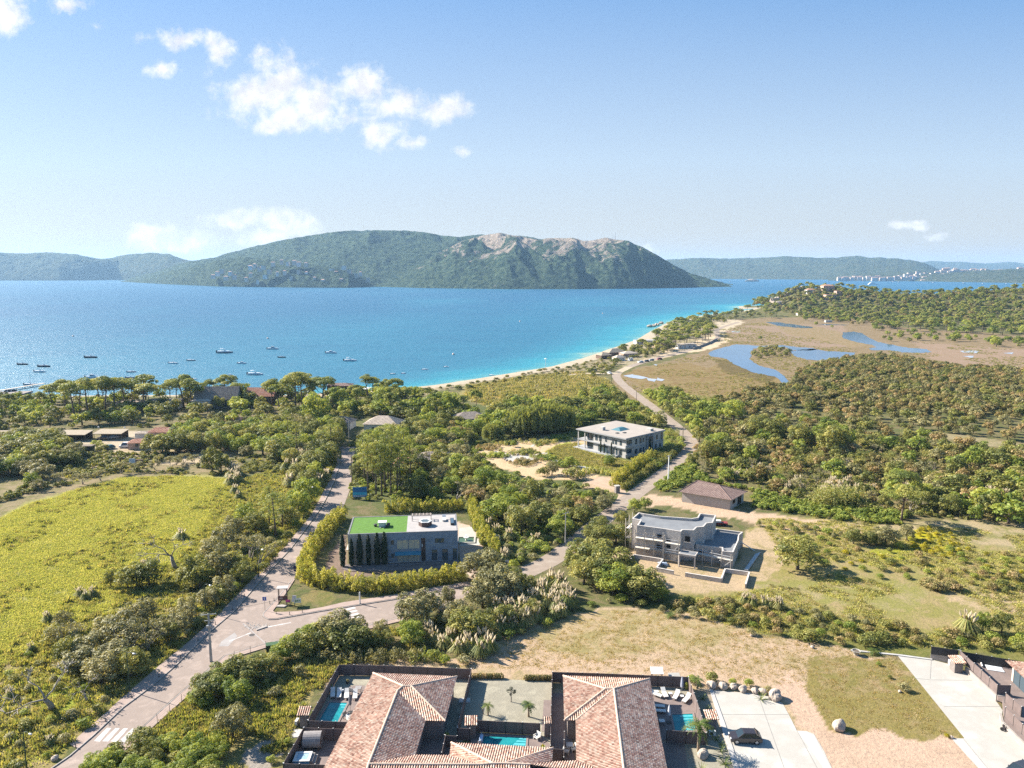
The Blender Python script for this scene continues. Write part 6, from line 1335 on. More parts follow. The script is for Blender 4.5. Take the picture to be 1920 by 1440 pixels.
MB().prism([w0[:2], w1[:2], (w1 + nv * 6)[:2], (w0 + nv * 6)[:2]], -.6, 2.66).build('wall', mat('pale_render', (0.5, 0.44, 0.37), (0.44, 0.39, 0.33), .7, .9), t)
for f in (.12, .42, .72):
 a_ = w0 + dv * (w1 - w0).length * f - nv * .01; b_ = a_ + dv * 1.6; gl = MB().prism([a_[:2], b_[:2], (b_ - nv * .04)[:2], (a_ - nv * .04)[:2]], 0, 2.2).build('window', GLASS, t); fm = MB()
 for s_ in (-.04, 1.6): fm.prism([(a_ + dv * s_)[:2], (a_ + dv * (s_ + .07))[:2], (a_ + dv * (s_ + .07) - nv * .07)[:2], (a_ + dv * s_ - nv * .07)[:2]], 0, 2.28)
 fm.build('frame', FRAME, gl)
keep([(1680, 1225), (1760, 1210), (2000, 1235), (2000, 1480), (1560, 1480), (1530, 1372), (1780, 1386)])

CARGL = glassmat('car_glass', (0.02, 0.03, 0.035)); TYRE = mat('tyre', (0.02, 0.02, 0.02), None, 4, .9); RIM = mat('alloy', (0.55, 0.55, 0.56), (0.42, 0.42, 0.43), 6, .35, metal=.7)
def car_body(L, W, H, van=False):
 if van: low = [(-L / 2, .28), (-L / 2, .75), (-L / 2 + .12, .95), (-L / 2 + .7, 1.05), (L / 2 - .05, 1.05), (L / 2, .8), (L / 2, .28)]; hi = [(-L / 2 + .65, 1.05), (-L / 2 + 1.25, H), (L / 2 - .15, H), (L / 2 - .05, 1.05)]
 else: low = [(-L / 2, .3), (-L / 2 - .03, .55), (-L / 2 + .08, .72), (-L / 2 + .95, .9), (L / 2 - .3, .95), (L / 2, .82), (L / 2 + .03, .5), (L / 2 - .05, .3)]; hi = [(-L / 2 + .9, .88), (-L / 2 + 1.65, H - .03), (-L / 2 + 2.3, H), (L / 2 - .75, H - .05), (L / 2 - .15, .94)]
 b = MB(); n = len(low)
 for prof, w0, w1, mb in ((low, W / 2, W / 2, b),):
  ys = (-W / 2, -W / 2 + .08, W / 2 - .08, W / 2); vs = []
  for k, y in enumerate(ys):
   ins = .05 if k in (0, 3) else 0
   for x, z in prof: vs.append((x * (1 - ins * .3), y, z if z < .4 else z - ins * .8))
  fs = [(k * n + i, k * n + (i + 1) % n, (k + 1) * n + (i + 1) % n, (k + 1) * n + i) for k in range(3) for i in range(n)] + [tuple(range(n))[::-1], tuple(range(3 * n, 4 * n))]
  mb.add(vs, fs)
 g = MB(); m_ = len(hi); zt = max(z for x, z in hi); vs = []
 for s in (-1, 1):
  for x, z in hi: vs.append((x, s * (W / 2 - .06 - .16 * (z - hi[0][1]) / (zt - hi[0][1])), z))
 g.add(vs, [tuple(range(m_))[::-1], tuple(range(m_, 2 * m_))] + [(i, (i + 1) % m_, m_ + (i + 1) % m_, m_ + i) for i in range(m_)])
 return b, g, hi, zt
def car(px, py, rz, label, m, L=4.1, W=1.74, H=1.46, van=False, name='parked_car', z=.05, group='parked cars', cat='car', detail=True, loc=None):
 t = thing(name, label, cat, tuple(loc) if loc is not None else tuple(G(px, py, z)), rz, group); b, g, hi, zt = car_body(L, W, H, van)
 bo = b.build('body', m, t); g.build('windows', CARGL, t).name = 'window_band'
 rf = MB(); x0 = hi[1][0] + .05; x1 = hi[-2][0] - (0 if van else .05); wy = W / 2 - .2
 rf.prism([(x0, -wy), (x1, -wy), (x1, wy), (x0, wy)], zt - .02, zt + .035, [(x0 + .1, -wy + .08), (x1 - .06, -wy + .08), (x1 - .06, wy - .08), (x0 + .1, wy - .08)])
 for s in (-1, 1):
  for i in (0, len(hi) - 2): rf.bar((hi[i][0] + .02, s * (W / 2 - .055), hi[i][1]), (hi[i + 1][0] + .02, s * (W / 2 - .2), hi[i + 1][1]), .07)
  xm = (hi[0][0] + hi[-1][0]) / 2 + .25; rf.bar((xm, s * (W / 2 - .055), hi[0][1]), (xm - .05, s * (W / 2 - .2), zt - .02), .09)
  if van: rf.prism([(xm, s * (W / 2 - .05)), (L / 2 - .06, s * (W / 2 - .05)), (L / 2 - .16, s * (W / 2 - .19)), (xm, s * (W / 2 - .19))], 1.0, zt)
 rf.build('roof', m, t)
 for x in (-L / 2 + .78, L / 2 - .72):
  for s in (-1, 1):
   y = s * (W / 2 - .09); n = 16; wb = MB(); wb.add([(x + .32 * math.cos(2 * PI * k / n), y + dy, .32 + .32 * math.sin(2 * PI * k / n)) for dy in (-.1, .1) for k in range(n)], [tuple(range(n)), tuple(range(n, 2 * n))[::-1]] + [(k, k + n, (k + 1) % n + n, (k + 1) % n) for k in range(n)])
   wo = wb.build('wheel', TYRE, t); rb = MB().add([(x + .21 * math.cos(2 * PI * k / n), y + s * .106, .32 + .21 * math.sin(2 * PI * k / n)) for k in range(n)], [tuple(range(n)) if s < 0 else tuple(range(n))[::-1]]); rb.build('rim', RIM, wo)
 for s in (-1, 1):
  MB().cbox((-L / 2 + .05, s * (W / 2 - .3)), .16, .36, .58, .72).build('headlight', mat('lamp_glass', (0.7, 0.7, 0.68), None, 2, .1), t); MB().cbox((L / 2 - .06, s * (W / 2 - .2)), .18, .26, .6, .8).build('taillight', mat('tail_red', (0.3, 0.01, 0.01), None, 2, .2), t); MB().cbox((hi[0][0] + .35, s * (W / 2 + .06)), .12, .16, .88, 1.0).build('mirror', m, t)
 return t
BLACKC = mat('car_black', (0.028, 0.022, 0.024), (0.035, 0.028, 0.03), 1, .22, spec=.7)
car(1397, 1389, -.06, 'black hatchback with alloy wheels parked on the white concrete, bonnet toward the kerb', BLACKC)
car(1912, 1454, .35, 'dark car cut off by the lower right corner of the driveway', mat('car_grey', (0.04, 0.042, 0.05), None, 1, .22, spec=.7), H=1.5)
g = G(1888, 1374, .04); t = thing('scooter', 'black motor scooter parked by the retaining wall', 'scooter', g, 2.2)
mb = MB(); mb.bar((-.7, 0, .5), (-.2, 0, .62), .3, .28); mb.bar((-.2, 0, .32), (.35, 0, .3), .3, .08); mb.bar((.35, 0, .3), (.5, 0, .95), .32, .1); mb.build('body', BLACKC, t); MB().bar((-.65, 0, .76), (-.05, 0, .76), .26, .12).build('seat', mat('black_vinyl', (0.02, 0.02, 0.02), None, 3, .6), t)
MB().tube([(.48, -.34, 1.05), (.5, 0, 1.0), (.48, .34, 1.05)], .03, 6).build('handlebar', STEEL, t)
for x in (-.55, .62): n = 14; MB().add([(x + .24 * math.cos(2 * PI * k / n), dy, .24 + .24 * math.sin(2 * PI * k / n)) for dy in (-.06, .06) for k in range(n)], [tuple(range(n)), tuple(range(n, 2 * n))[::-1]] + [(k, k + n, (k + 1) % n + n, (k + 1) % n) for k in range(n)]).build('wheel', TYRE, t)
class Frame:
 def __init__(s, o, xdir): s.o = Vector((o.x, o.y, 0)); s.rz = math.atan2(xdir.y, xdir.x); s.M = Matrix.Translation(s.o) @ Matrix.Rotation(s.rz, 4, 'Z'); s.I = s.M.inverted()
 def L(s, p): return s.I @ Vector(p)
def onplane(px, py, A, B):
 u = (px - 960) / FOC; v = (720 - py) / FOC; d = Vector((u, CP + v * SP, -SP + v * CP)); n = Vector((B.y - A.y, A.x - B.x, 0)); o = Vector((0, 0, CAMH)); t = (Vector((A.x, A.y, 0)) - o).dot(n) / d.dot(n)
 return o + d * t
def winbox(t, x0, x1, z0, z1, axis='y', at=0.0, out=-1, glass=None, frame=None, mull=1, fw=.07, name='window'):
 def bx(mb, a, b, za, zb, d0, d1):
  lo, hi = sorted((at + out * d0, at + out * d1))
  return mb.box(a, b, lo, hi, za, zb) if axis == 'y' else mb.box(lo, hi, a, b, za, zb)
 g = bx(MB(), x0, x1, z0, z1, .004, .03).build(name, glass or GLASS, t); fm = MB()
 for a, b, za, zb in ((x0 - fw, x0, z0 - fw, z1 + fw), (x1, x1 + fw, z0 - fw, z1 + fw), (x0, x1, z1, z1 + fw), (x0, x1, z0 - fw, z0)): bx(fm, a, b, za, zb, .003, .06)
 for k in range(1, mull + 1): xm = x0 + (x1 - x0) * k / (mull + 1); bx(fm, xm - .03, xm + .03, z0, z1, .003, .05)
 fm.build('frame', frame or FRAME, g); return g
GBRICK = brickmat('blue_grey_brick', (0.25, 0.31, 0.38), (0.20, 0.25, 0.31), (0.16, 0.19, 0.23), .9, .3)
CREAM = mat('cream_render', (0.50, 0.45, 0.375), (0.44, 0.395, 0.33), .5, .9, .1); SLATE = mat('parapet_cap', (0.20, 0.20, 0.205), (0.16, 0.16, 0.165), 1, .8)
TURF = mat('roof_turf', (0.10, 0.205, 0.03), (0.075, 0.155, 0.025), 1.2, .95, .3, bscale=14); RDECK = mat('roof_deck_boards', (0.37, 0.34, 0.32), (0.31, 0.285, 0.27), .8, .85, .2)
fl, fr = G(653.8, 1059), G(859, 1051); FH = Frame(fl, fr - fl); W = (fr - fl).length; DP, HH = 11.6, 6.75
t = thing('modern_house', 'flat-roofed grey-blue brick house with bright green lawn on its roof', 'house', FH.o, FH.rz)
X1 = W * .352
MB().box(X1, W, 0, DP, -.1, HH - .02).build('brick_wall', GBRICK, t); MB().box(.02, X1 - .002, .02, DP - .02, -.1, HH - .5).build('cream_wall', CREAM, t)
pm = MB()
for a, b, c, d in ((-.05, W + .05, -.05, .25), (-.05, W + .05, DP - .25, DP + .05), (-.05, .25, .252, DP - .252), (W - .25, W + .05, .252, DP - .252)): pm.box(a, b, c, d, HH - .012 if False else HH - .5 if b < 1 else HH - .019, HH + .06)
pm.build('parapet', SLATE, t)
MB().box(-.04, X1, -.04, .24, HH - .5, HH - .02).build('parapet_band', CREAM, t)
XL = W * .53
MB().box(.26, XL, .26, DP - .26, HH - .49, HH - .015).build('roof_lawn', TURF, t); MB().box(XL + .002, W - .26, .26, DP - .26, HH - .019, HH - .003).build('roof_deck', RDECK, t)
def fz(X, Y): f = (X - 455) / 980; bot = 620 - 40 * f; top = 345 - 60 * f; return f * W, HH * (bot - Y) / (bot - top)
BG = glassmat('painted_reflection_glass', (0.40, 0.39, 0.33), .05); PFR = mat('grey_window_frame', (0.30, 0.32, 0.34), None, 2, .5)  # big panes: pale warm base colour paints in the reflected bright landscape
for x0, y0, x1, y1, m_ in ((890, 385, 985, 470, 1), (995, 380, 1087, 465, 1), (838, 393, 856, 427, 0), (838, 518, 854, 550, 0), (890, 527, 985, 600, 1), (990, 524, 1088, 597, 1), (1232, 364, 1306, 402, 0), (1202, 477, 1242, 572, 0), (1297, 470, 1338, 572, 0), (1392, 463, 1420, 566, 0)):
 a, zb = fz(x0, y1); b, zt = fz(x1, y0); winbox(t, a, b, max(zb, .25), zt, glass=BG if x1 - x0 > 80 else GLASS, frame=PFR if x1 - x0 > 80 else FRAME, mull=m_)
a, zb = fz(1105, 580); b, zt = fz(1142, 362); g_ = MB().box(a, b, -.05, -.004, .2, zt).build('door_bay', mat('bay_wood', (0.10, 0.065, 0.05), (0.07, 0.045, 0.04), 2, .7), t); MB().box(a + .2, b - .15, -.07, -.052, .3, 2.4).build('door', FRAME, g_); MB().box(a + .1, a + .3, -.09, -.052, 3.4, 4.1).build('wall_light', WHITE, g_)
a, z1 = fz(870, 500); b, _ = fz(1100, 500); MB().add([(a, -.02, z1), (b, -.02, z1), (b, -1.1, z1 - .45), (a, -1.1, z1 - .45), (a, -.02, z1 + .05), (b, -.02, z1 + .05), (b, -1.1, z1 - .4), (a, -1.1, z1 - .4)], [(0, 1, 2, 3), (7, 6, 5, 4), (0, 4, 5, 1), (1, 5, 6, 2), (2, 6, 7, 3), (3, 7, 4, 0)]).build('awning', mat('awning_teal', (0.07, 0.24, 0.31), (0.055, 0.20, 0.27), 1.5, .8), t)
for z0, z1_ in ((.3, 2.3), (3.6, 5.6)): winbox(t, 1.2, 2.6, z0, z1_, 'x', .02, -1)
MB().box(-.5, .0, .6, 4.2, 3.0, 3.15).build('balcony_slab', CREAM, t)
MB().prism([(-1.2, -.12), (W + .3, -.12), (W - 1, -4.2), (W * .5, -4.6), (.6, -3.8), (-1.2, -2.2)], -.2, .12).build('stone_terrace', mat('terrace_stone', (0.20, 0.165, 0.15), (0.13, 0.105, 0.095), 1.6, .95, .7), t)
rl = MB(); x0 = W * .36; rl.tube([(x0, -2.4, 1.05), (W * .85, -2.4, 1.05)], .03, 5); rl.tube([(x0, -2.4, .6), (W * .85, -2.4, .6)], .02, 5)
for k in range(10): x = x0 + (W * .85 - x0) * k / 9; rl.tube([(x, -2.4, .1), (x, -2.4, 1.05)], .025, 5)
rl.build('railing', STEEL, t)
def on_house(nm, lab, cat, X, Y, z=HH): p = FH.M @ Vector((X, Y, z)); return thing(nm, lab, cat, p, FH.rz)
h = on_house('roof_hot_tub', 'hexagonal dark hot tub with white rim on the grey house roof', 'hot tub', W * .70, 4.3); n6 = [(1.45 * math.cos(k * PI / 3), 1.45 * math.sin(k * PI / 3)) for k in range(6)]; i6 = [(x * .74, y * .74) for x, y in n6]
MB().prism(n6, 0, .95).build('shell', mat('tub_brown', (0.11, 0.07, 0.06), None, 2, .7), h); rm = MB(); [rm.prism([n6[k], n6[(k + 1) % 6], i6[(k + 1) % 6], i6[k]], .952, 1.06) for k in range(6)]; rm.build('rim', WHITE, h); MB().prism(i6, .952, .99).build('water', mat('tub_dark_water', (0.10, 0.13, 0.14), None, 2, .1), h)
h = on_house('roof_pergola', 'low pale timber pergola behind the hot tub on the grey house roof', 'pergola', W * .665, 8.2)
for x in (-2.1, 2.1):
 for y in (-.7, .7): MB().cbox((x, y), .12, .12, 0, 1.1).build('post', WPOLE, h)
mb = MB(); [mb.box(-2.3, 2.3, y - .06, y + .06, 1.1, 1.22) for y in (-.7, 0, .7)]; [mb.box(x - .05, x + .05, -.9, .9, 1.225, 1.3) for x in (-2, -1.2, -.4, .4, 1.2, 2)]; mb.build('beam', mat('pale_timber', (0.5, 0.42, 0.36), None, 2, .8), h)
h = on_house('roof_table', 'white cube table with dark round pots on the roof lawn', 'table', W * .30, 4.6, HH - .01); MB().box(-.75, .75, -.6, .6, .1, 1.0).build('base', WHITE, h); MB().box(-.95, .95, -.8, .8, 1.0, 1.12).build('table_top', WHITE, h)
for x, y in ((-1.5, .1), (1.3, .4), (1.1, -.8)): MB().lathe([(.3, 0), (.42, .5), (.35, .55)], (x, y), 12).build('pot', DARK, h)
for k in range(2): MB().lathe([(.22, .0), (.22, .1)], (-.4 + .8 * k, -1.1), 10).build('foot', STEEL, h)
h = on_house('roof_lounger', 'pale lounger at the right end of the grey house roof', 'sun lounger', W * .88, 7.4); MB().box(-.4, .4, -1.1, .6, .25, .42).build('cushion', CUSH, h); MB().bar((0, .6, .35), (0, 1.2, .95), .8, .12).build('backrest', CUSH, h); MB().box(-.38, .38, -1.0, .5, 0, .248).build('frame', STEEL, h)
h = on_house('roof_skylight', 'dark box skylight near the right edge of the grey house roof', 'skylight', W * .955, 5.6); MB().box(-.4, .4, -1.9, 1.9, 0, .45).build('box', FRAME, h); MB().box(-.32, .32, -1.8, 1.8, .452, .48).build('pane', GLASS, h)
keep([(600, 1010), (640, 950), (890, 945), (945, 1060), (880, 1100), (660, 1120), (560, 1090)])
yard('forecourt', [(862, 1046), (862, 1000), (845, 978), (880, 985), (897, 1005), (908, 1038), (885, 1085), (868, 1065)], .02, mat('forecourt_gravel', (0.45, 0.33, 0.25), (0.38, 0.28, 0.21), .4, .95, .4, bscale=16), False)
yard('forecourt_paving', [(860, 1004), (862, 990), (884, 988), (896, 1008), (900, 1022), (864, 1024)], .03, CONC, False)
g = G(874, 1013, .03); t = thing('fountain_basin', 'square green basin with white fountain beside the grey house', 'fountain', g, .02); MB().box(-1.8, 1.8, -1.7, 1.7, 0, .04).build('water', mat('basin_green', (0.07, 0.12, 0.05), (0.05, 0.09, 0.05), 2, .15), t); mb = MB()
for a, b, c, d in ((-2.2, 2.2, -2.1, -1.7), (-2.2, 2.2, 1.7, 2.1), (-2.2, -1.8, -1.698, 1.698), (1.8, 2.2, -1.698, 1.698)): mb.box(a, b, c, d, 0, .22)
mb.build('rim', CONC, t); MB().lathe([(.3, 0), (.12, .3), (.6, .7), (.65, .74), (.1, .72), (.08, 1.1), (.3, 1.25)], n=12).build('fountain', WHITE, t)
def hedge(px, label, h=3.8, w=1.25, mname='bamboo', seed=0, nm='bamboo_hedge', per=210, size=.2):
 P = GP(px); g0 = P[0]; rng = np.random.default_rng(seed + 77); cen, rad = [], []; acc = 0
 for a, b in zip(P[:-1], P[1:]):
  L = (b - a).length; k = max(1, int(L / .8)); nn = Vector((-(b - a).y, (b - a).x, 0)).normalized()
  for i in range(k):
   q = a.lerp(b, i / k) - g0
   for s_ in (-1, 0, 1):
    hh = h * rng.uniform(.62, 1.2) * (1 if s_ == 0 else .82); o_ = nn * s_ * w * .75
    for z in np.arange(.5, hh, .8):
     s = rng.uniform(.3, .62) * (1.15 - .45 * z / h); cen.append((q.x + o_.x + rng.normal(0, .32), q.y + o_.y + rng.normal(0, .32), z)); rad.append((s, s, s * 1.7))
 v, q_, tn = lobes(cen, rad, per, size, rng, jit=.9, lo=-.6, aspect=.35, up=.1); o_ = bpy.data.objects.new(nm, np_mesh(nm, v, q_, LF[mname], tn)); C.objects.link(o_); o_.location = g0; return tag(o_, label, 'hedge')
hedge([(640, 972), (612, 1003), (588, 1034), (574, 1060), (572, 1085), (592, 1098), (625, 1102)], 'tall yellow-green bamboo hedge curving along the coast road side of the grey house', 3.7, seed=1)
hedge([(625, 1102), (668, 1109), (727, 1109), (789, 1098), (850, 1089), (873, 1083)], 'tall yellow-green bamboo hedge in front of the grey house along the side road', 3.5, seed=2)
hedge([(725, 961), (760, 960), (830, 958), (872, 955)], 'yellow-green bamboo hedge behind the grey house', 3.3, .9, seed=3)
hedge([(884, 958), (899, 990), (912, 1020), (934, 1053)], 'yellow-green bamboo hedge on the forecourt side of the grey house', 4.2, .9, seed=4)
for i, (x, y, h) in enumerate(((643, 1063, 7.2), (659.5, 1062, 6.2), (675, 1060, 7.0), (691.5, 1060, 6.9), (708, 1059.5, 7.2), (721.5, 1058.5, 7.3))):
 g = G(x, y); plant('cypress', g.x, g.y, h, f'slim dark cypress, {ordinal(i + 1)} from the left along the cream wall of the grey house', 'cypresses of the grey house')
BLOCK = brickmat('concrete_blocks', (0.50, 0.45, 0.405), (0.42, 0.375, 0.335), (0.55, 0.505, 0.46), .6, .3, ms=.02); SCREED = mat('roof_screed', (0.155, 0.16, 0.17), (0.20, 0.205, 0.21), .35, .9, .1); BTOP = mat('wall_top', (0.56, 0.50, 0.44), (0.48, 0.43, 0.38), 1, .9)
S6 = lambda pts: [(1140 + x / 6, 920 + y / 6) for x, y in pts]
t = thing('unfinished_building', 'two-storey building site of raw grey blocks with flat dark roofs', 'building', G(1260, 1040)); bt = t; org = t.location
def flatblock(px, h, floor, nm, rf):
 P = [(p.x - org.x, p.y - org.y) for p in GP(px, h)]
 if sum(P[i][0] * P[(i + 1) % len(P)][1] - P[(i + 1) % len(P)][0] * P[i][1] for i in range(len(P))) < 0: P = P[::-1]
 I = inset(P, .28); n = len(P); mb = MB(); tp = MB()
 for i in range(n): j = (i + 1) % n; q = [P[i], P[j], I[j], I[i]]; mb.prism(q, -.1, h - .05); tp.prism(q, h - .048, h + .02)
 mb.build(nm, BLOCK, t); tp.build('wall_top', BTOP, t); MB().prism([(p[0], p[1]) for p in inset(P, .283)], floor - .2, floor).build(rf, SCREED, t); return P
UP = S6([(270, 312), (345, 245), (410, 258), (590, 285), (940, 310), (1005, 300), (1030, 255), (1218, 275), (1178, 360), (1110, 365), (1075, 405), (1000, 410), (965, 445), (840, 440), (820, 460), (650, 432), (328, 388), (365, 330)])
LO = S6([(985, 605), (1215, 635), (1280, 640), (1285, 680), (1410, 692), (1470, 555), (1475, 500), (1520, 465), (1215, 425), (1180, 470), (1170, 525), (1085, 520), (1060, 580), (990, 580)])
flatblock(UP, 6.9, 6.35, 'upper_wall', 'upper_roof'); flatblock(LO, 3.5, 3.05, 'lower_wall', 'lower_roof')
VOID = mat('dark_opening', (0.018, 0.016, 0.015), None, 1, .9)
wa, wb = G(*S6([(328, 388)])[0], 6.9), G(*S6([(820, 460)])[0], 6.9); la, lb = G(*S6([(985, 605)])[0], 3.5), G(*S6([(1410, 692)])[0], 3.5)
for (x, y, w_, h_, A_, B_) in ((578, 515, .95, .9, wa, wb), (576, 642, 1.0, 1.2, wa, wb), (682, 572, .8, 1.3, wa, wb), (682, 628, .8, .8, wa, wb), (895, 545, 1.1, 1.3, wa, wb), (1050, 703, 1.0, .9, la, lb), (1330, 745, 1.4, 2.2, la, lb)):
 p = onplane(*S6([(x, y)])[0], A_, B_) - org; d = (B_ - A_).copy(); d.z = 0; d.normalize(); n_ = Vector((d.y, -d.x, 0)); mb = MB(); q = [p + d * s_ * w_ / 2 + n_ * o_ for s_, o_ in ((-1, .01), (1, .01), (1, .03), (-1, .03))]; mb.prism([v[:2] for v in q], p.z - h_ / 2, p.z + h_ / 2); o_ = mb.build('window', VOID, t)
 MB().prism([(p + d * s_ * (w_ / 2 + .15) + n_ * k_)[:2] for s_, k_ in ((-1, .01), (1, .01), (1, .09), (-1, .09))], p.z - h_ / 2 - .12, p.z - h_ / 2 - .002).build('sill', BTOP, o_)
p0 = onplane(*S6([(825, 655)])[0], wa, wb) - org; d = (wb - wa).copy(); d.z = 0; d.normalize(); n_ = Vector((d.y, -d.x, 0))
q = [p0 + d * a + n_ * b for a, b in ((0, .05), (3.6, .05), (3.6, 2.6), (0, 2.6))]; MB().prism([v[:2] for v in q], 2.55, 2.95).build('porch_roof', BLOCK, t); MB().prism([v[:2] for v in inset(q, .25)], 2.952, 2.97).build('porch_screed', SCREED, t)
for a in (.15, 3.45): v = p0 + d * a + n_ * 2.4; MB().cbox(v, .25, .25, 0, 2.55).build('porch_post', BTOP, t)
def scaffold(A_, B_, h, levels, label, off=1.1, gap=2.3):
 d = (B_ - A_).copy(); d.z = 0; L = d.length; d.normalize(); n_ = Vector((d.y, -d.x, 0)); g0 = Vector((A_.x, A_.y, 0)) + n_ * .35; s = thing('scaffolding', label, 'scaffolding', g0, math.atan2(d.y, d.x)); k = max(1, round(L / gap)); rl = MB()
 for i in range(k + 1):
  for y in (0, -off): MB().tube([(L * i / k, y, 0), (L * i / k, y, h + (.9 if y else 0))], .08, 5).build('upright', mat('scaffold_post', (0.55, 0.49, 0.41), (0.47, 0.41, 0.34), 2, .8), s)
  for z in levels: rl.tube([(L * i / k, 0, z - .08), (L * i / k, -off, z - .08)], .035, 4)
 for z in levels:
  MB().box(-.1, L + .1, -off + .1, -.1, z, z + .06).build('plank', mat('scaffold_plank', (0.60, 0.54, 0.45), (0.52, 0.46, 0.38), 1.5, .9), s)
  for zz in (.5, 1.0): rl.tube([(0, -off, z + zz), (L, -off, z + zz)], .07, 4)
 for i in range(k): rl.tube([(L * i / k, -off, .1), (L * (i + 1) / k, -off, levels[-1])], .025, 4)
 rl.build('rail', STEEL, s)
c_ = lambda x, y, z: G(*S6([(x, y)])[0], z)
scaffold(c_(328, 388, 6.9), c_(640, 430, 6.9), 5.6, (2.2, 4.4), 'pale scaffolding along the left half of the raw block front'); scaffold(c_(655, 434, 6.9), c_(820, 460, 6.9), 5.0, (2.0, 4.2), 'narrow scaffolding in the middle of the raw block front')
scaffold(c_(345, 245, 6.9), c_(270, 312, 6.9), 5.8, (2.2, 4.4), 'scaffolding with platforms on the left end of the building site'); scaffold(c_(990, 605, 3.5), c_(1410, 692, 3.5), 2.6, (1.9,), 'low scaffolding in front of the one-storey wing of the site')
lowwall(S6([(40, 782), (215, 815), (290, 716), (618, 766), (548, 862), (742, 900)]), .9, 'raw block garden wall zigzagging at the left of the building site', .24, BLOCK); lowwall(S6([(870, 920), (1275, 985), (1318, 875), (1590, 912), (1548, 1050)]), .9, 'raw block garden wall with a square bay at the right of the building site', .24, BLOCK)
g = c_(1630, 800, .0); t = thing('plank_stack', 'long pale stack of planks and blue tubes beside the site wall', 'building material', g, 1.05); rr = random.Random(2)
for k in range(6): MB().box(-6, 6 - k * .3, -.35 + k * .13, -.24 + k * .13, .12 + .05 * (k % 2), .3 + .05 * (k % 2)).build('plank', mat('blue_tube', (0.35, 0.45, 0.55), (0.5, 0.5, 0.48), 3, .6) if k % 2 else BTOP, t)
for x in (-4, 0, 4): MB().box(x - .1, x + .1, -.5, .5, 0, .118).build('bearer', WPOLE, t)
g = c_(1570, 660, 0); t = thing('leaning_board', 'white leaning plank at the right corner of the building site', 'plank', g, -.7); MB().bar((-2.4, 0, 1.7), (1.6, 0, .06), .25, .08).build('board', WHITE, t); MB().bar((-1.2, 0, 0), (-1.2, 0, 1.15), .1).build('prop', WPOLE, t)
g = c_(625, 840, 0); t = thing('tarpaulin_heap', 'small pale blue tarpaulin heap inside the left block wall', 'tarpaulin', g); MB().blob((0, 0, .3), (1.0, .7, .45), 4, .3).build('sheet', mat('tarp_blue', (0.45, 0.52, 0.6), None, 2, .6), t); MB().blob((.7, -.3, .2), (.3, .3, .3), 7, .3).build('sandbag', BTOP, t)
g = G(1349, 985); t = thing('red_trailer', 'small red site trailer with white load behind the raw building', 'trailer', g, -.15); MB().box(-1.9, 1.9, -.8, .8, .45, .85).build('bed', mat('site_red', (0.24, 0.045, 0.04), (0.2, 0.04, 0.035), 2, .6), t); MB().box(-1.7, .3, -.6, .6, .852, 1.3).build('load', WHITE, t)
for x in (-1.1, 1.1):
 for y in (-.82, .82): n = 12; MB().add([(x + .42 * math.cos(2 * PI * k / n), y + dy, .42 + .42 * math.sin(2 * PI * k / n)) for dy in (-.1, .1) for k in range(n)], [tuple(range(n)), tuple(range(n, 2 * n))[::-1]] + [(k, k + n, (k + 1) % n + n, (k + 1) % n) for k in range(n)]).build('wheel', TYRE, t)
keep([(1150, 1000), (1200, 965), (1390, 968), (1440, 1010), (1420, 1105), (1180, 1075)])
BROOF = mat('brown_roof_tiles', (0.20, 0.135, 0.115), (0.15, 0.10, 0.088), 1.5, .9, .2)
def btile(nm, cols):
 m, nt, ns, ln = nodes(nm); out = N(nt, 'ShaderNodeOutputMaterial'); p = N(nt, 'ShaderNodeBsdfPrincipled', i_Roughness=.92); p.inputs['Specular IOR Level'].default_value = .1; a = N(nt, 'ShaderNodeAttribute', attribute_name='tuv'); w = N(nt, 'ShaderNodeTexWhiteNoise', noise_dimensions='2D'); ln.new(a.outputs['Vector'], w.inputs['Vector'])
 r_ = ramp(nt, [(i / (len(cols) - 1), c) for i, c in enumerate(cols)], w.outputs['Value']); ln.new(r_.outputs['Color'], p.inputs['Base Color']); ln.new(p.outputs['BSDF'], out.inputs['Surface']); return m
BT = btile('brown_tiles', [(0.17, 0.115, 0.10), (0.22, 0.15, 0.128), (0.27, 0.195, 0.165)]); RT = btile('red_tiles', [(0.27, 0.12, 0.085), (0.36, 0.18, 0.125), (0.42, 0.25, 0.18)]); GT = btile('grey_brown_tiles', [(0.17, 0.14, 0.12), (0.24, 0.20, 0.17), (0.30, 0.25, 0.21)]); PT = btile('pale_tiles', [(0.34, 0.27, 0.21), (0.42, 0.34, 0.27), (0.48, 0.40, 0.32)])
RAW = mat('raw_block_wall', (0.46, 0.41, 0.36), (0.38, 0.34, 0.30), .8, .9, .2)
FLc, FRc, BRc = G(1272, 922, 2.9), G(1371.7, 938, 2.9), G(1401.7, 922, 2.9); BLc = FLc + BRc - FRc; ra, rb = G(1308, 901, 4.75), G(1348, 909.5, 4.75)
t = thing('tiled_house', 'single-storey unfinished house with brown hipped tile roof beside the sandy track', 'house', (FRc.x - 5, FRc.y + 3, 0)); org = t.location
ro = tileroof('roof', [[FLc, FRc, rb, ra], [FRc, BRc, rb], [BRc, BLc, ra, rb], [BLc, FLc, ra]], t, org, .4, .5, .05, BT); mb = MB()
for rg in ([FLc, ra, rb, BRc], [rb, FRc], [ra, BLc]): q = ridge(rg, t, org, .12); mb.add(q.v, q.f)
mb.build('ridge', BROOF, ro); wp = inset([(p.x - org.x, p.y - org.y) for p in (FLc, FRc, BRc, BLc)], .7); MB().prism([v[:2] for v in wp], -.1, 2.8).build('wall', RAW, t)
i0 = min(range(4), key=lambda i: (wp[i] + wp[(i + 1) % 4]).y); a, b = wp[i0], wp[(i0 + 1) % 4]; d = (b - a).normalized(); nn = Vector((d.y, -d.x)); LL = (b - a).length
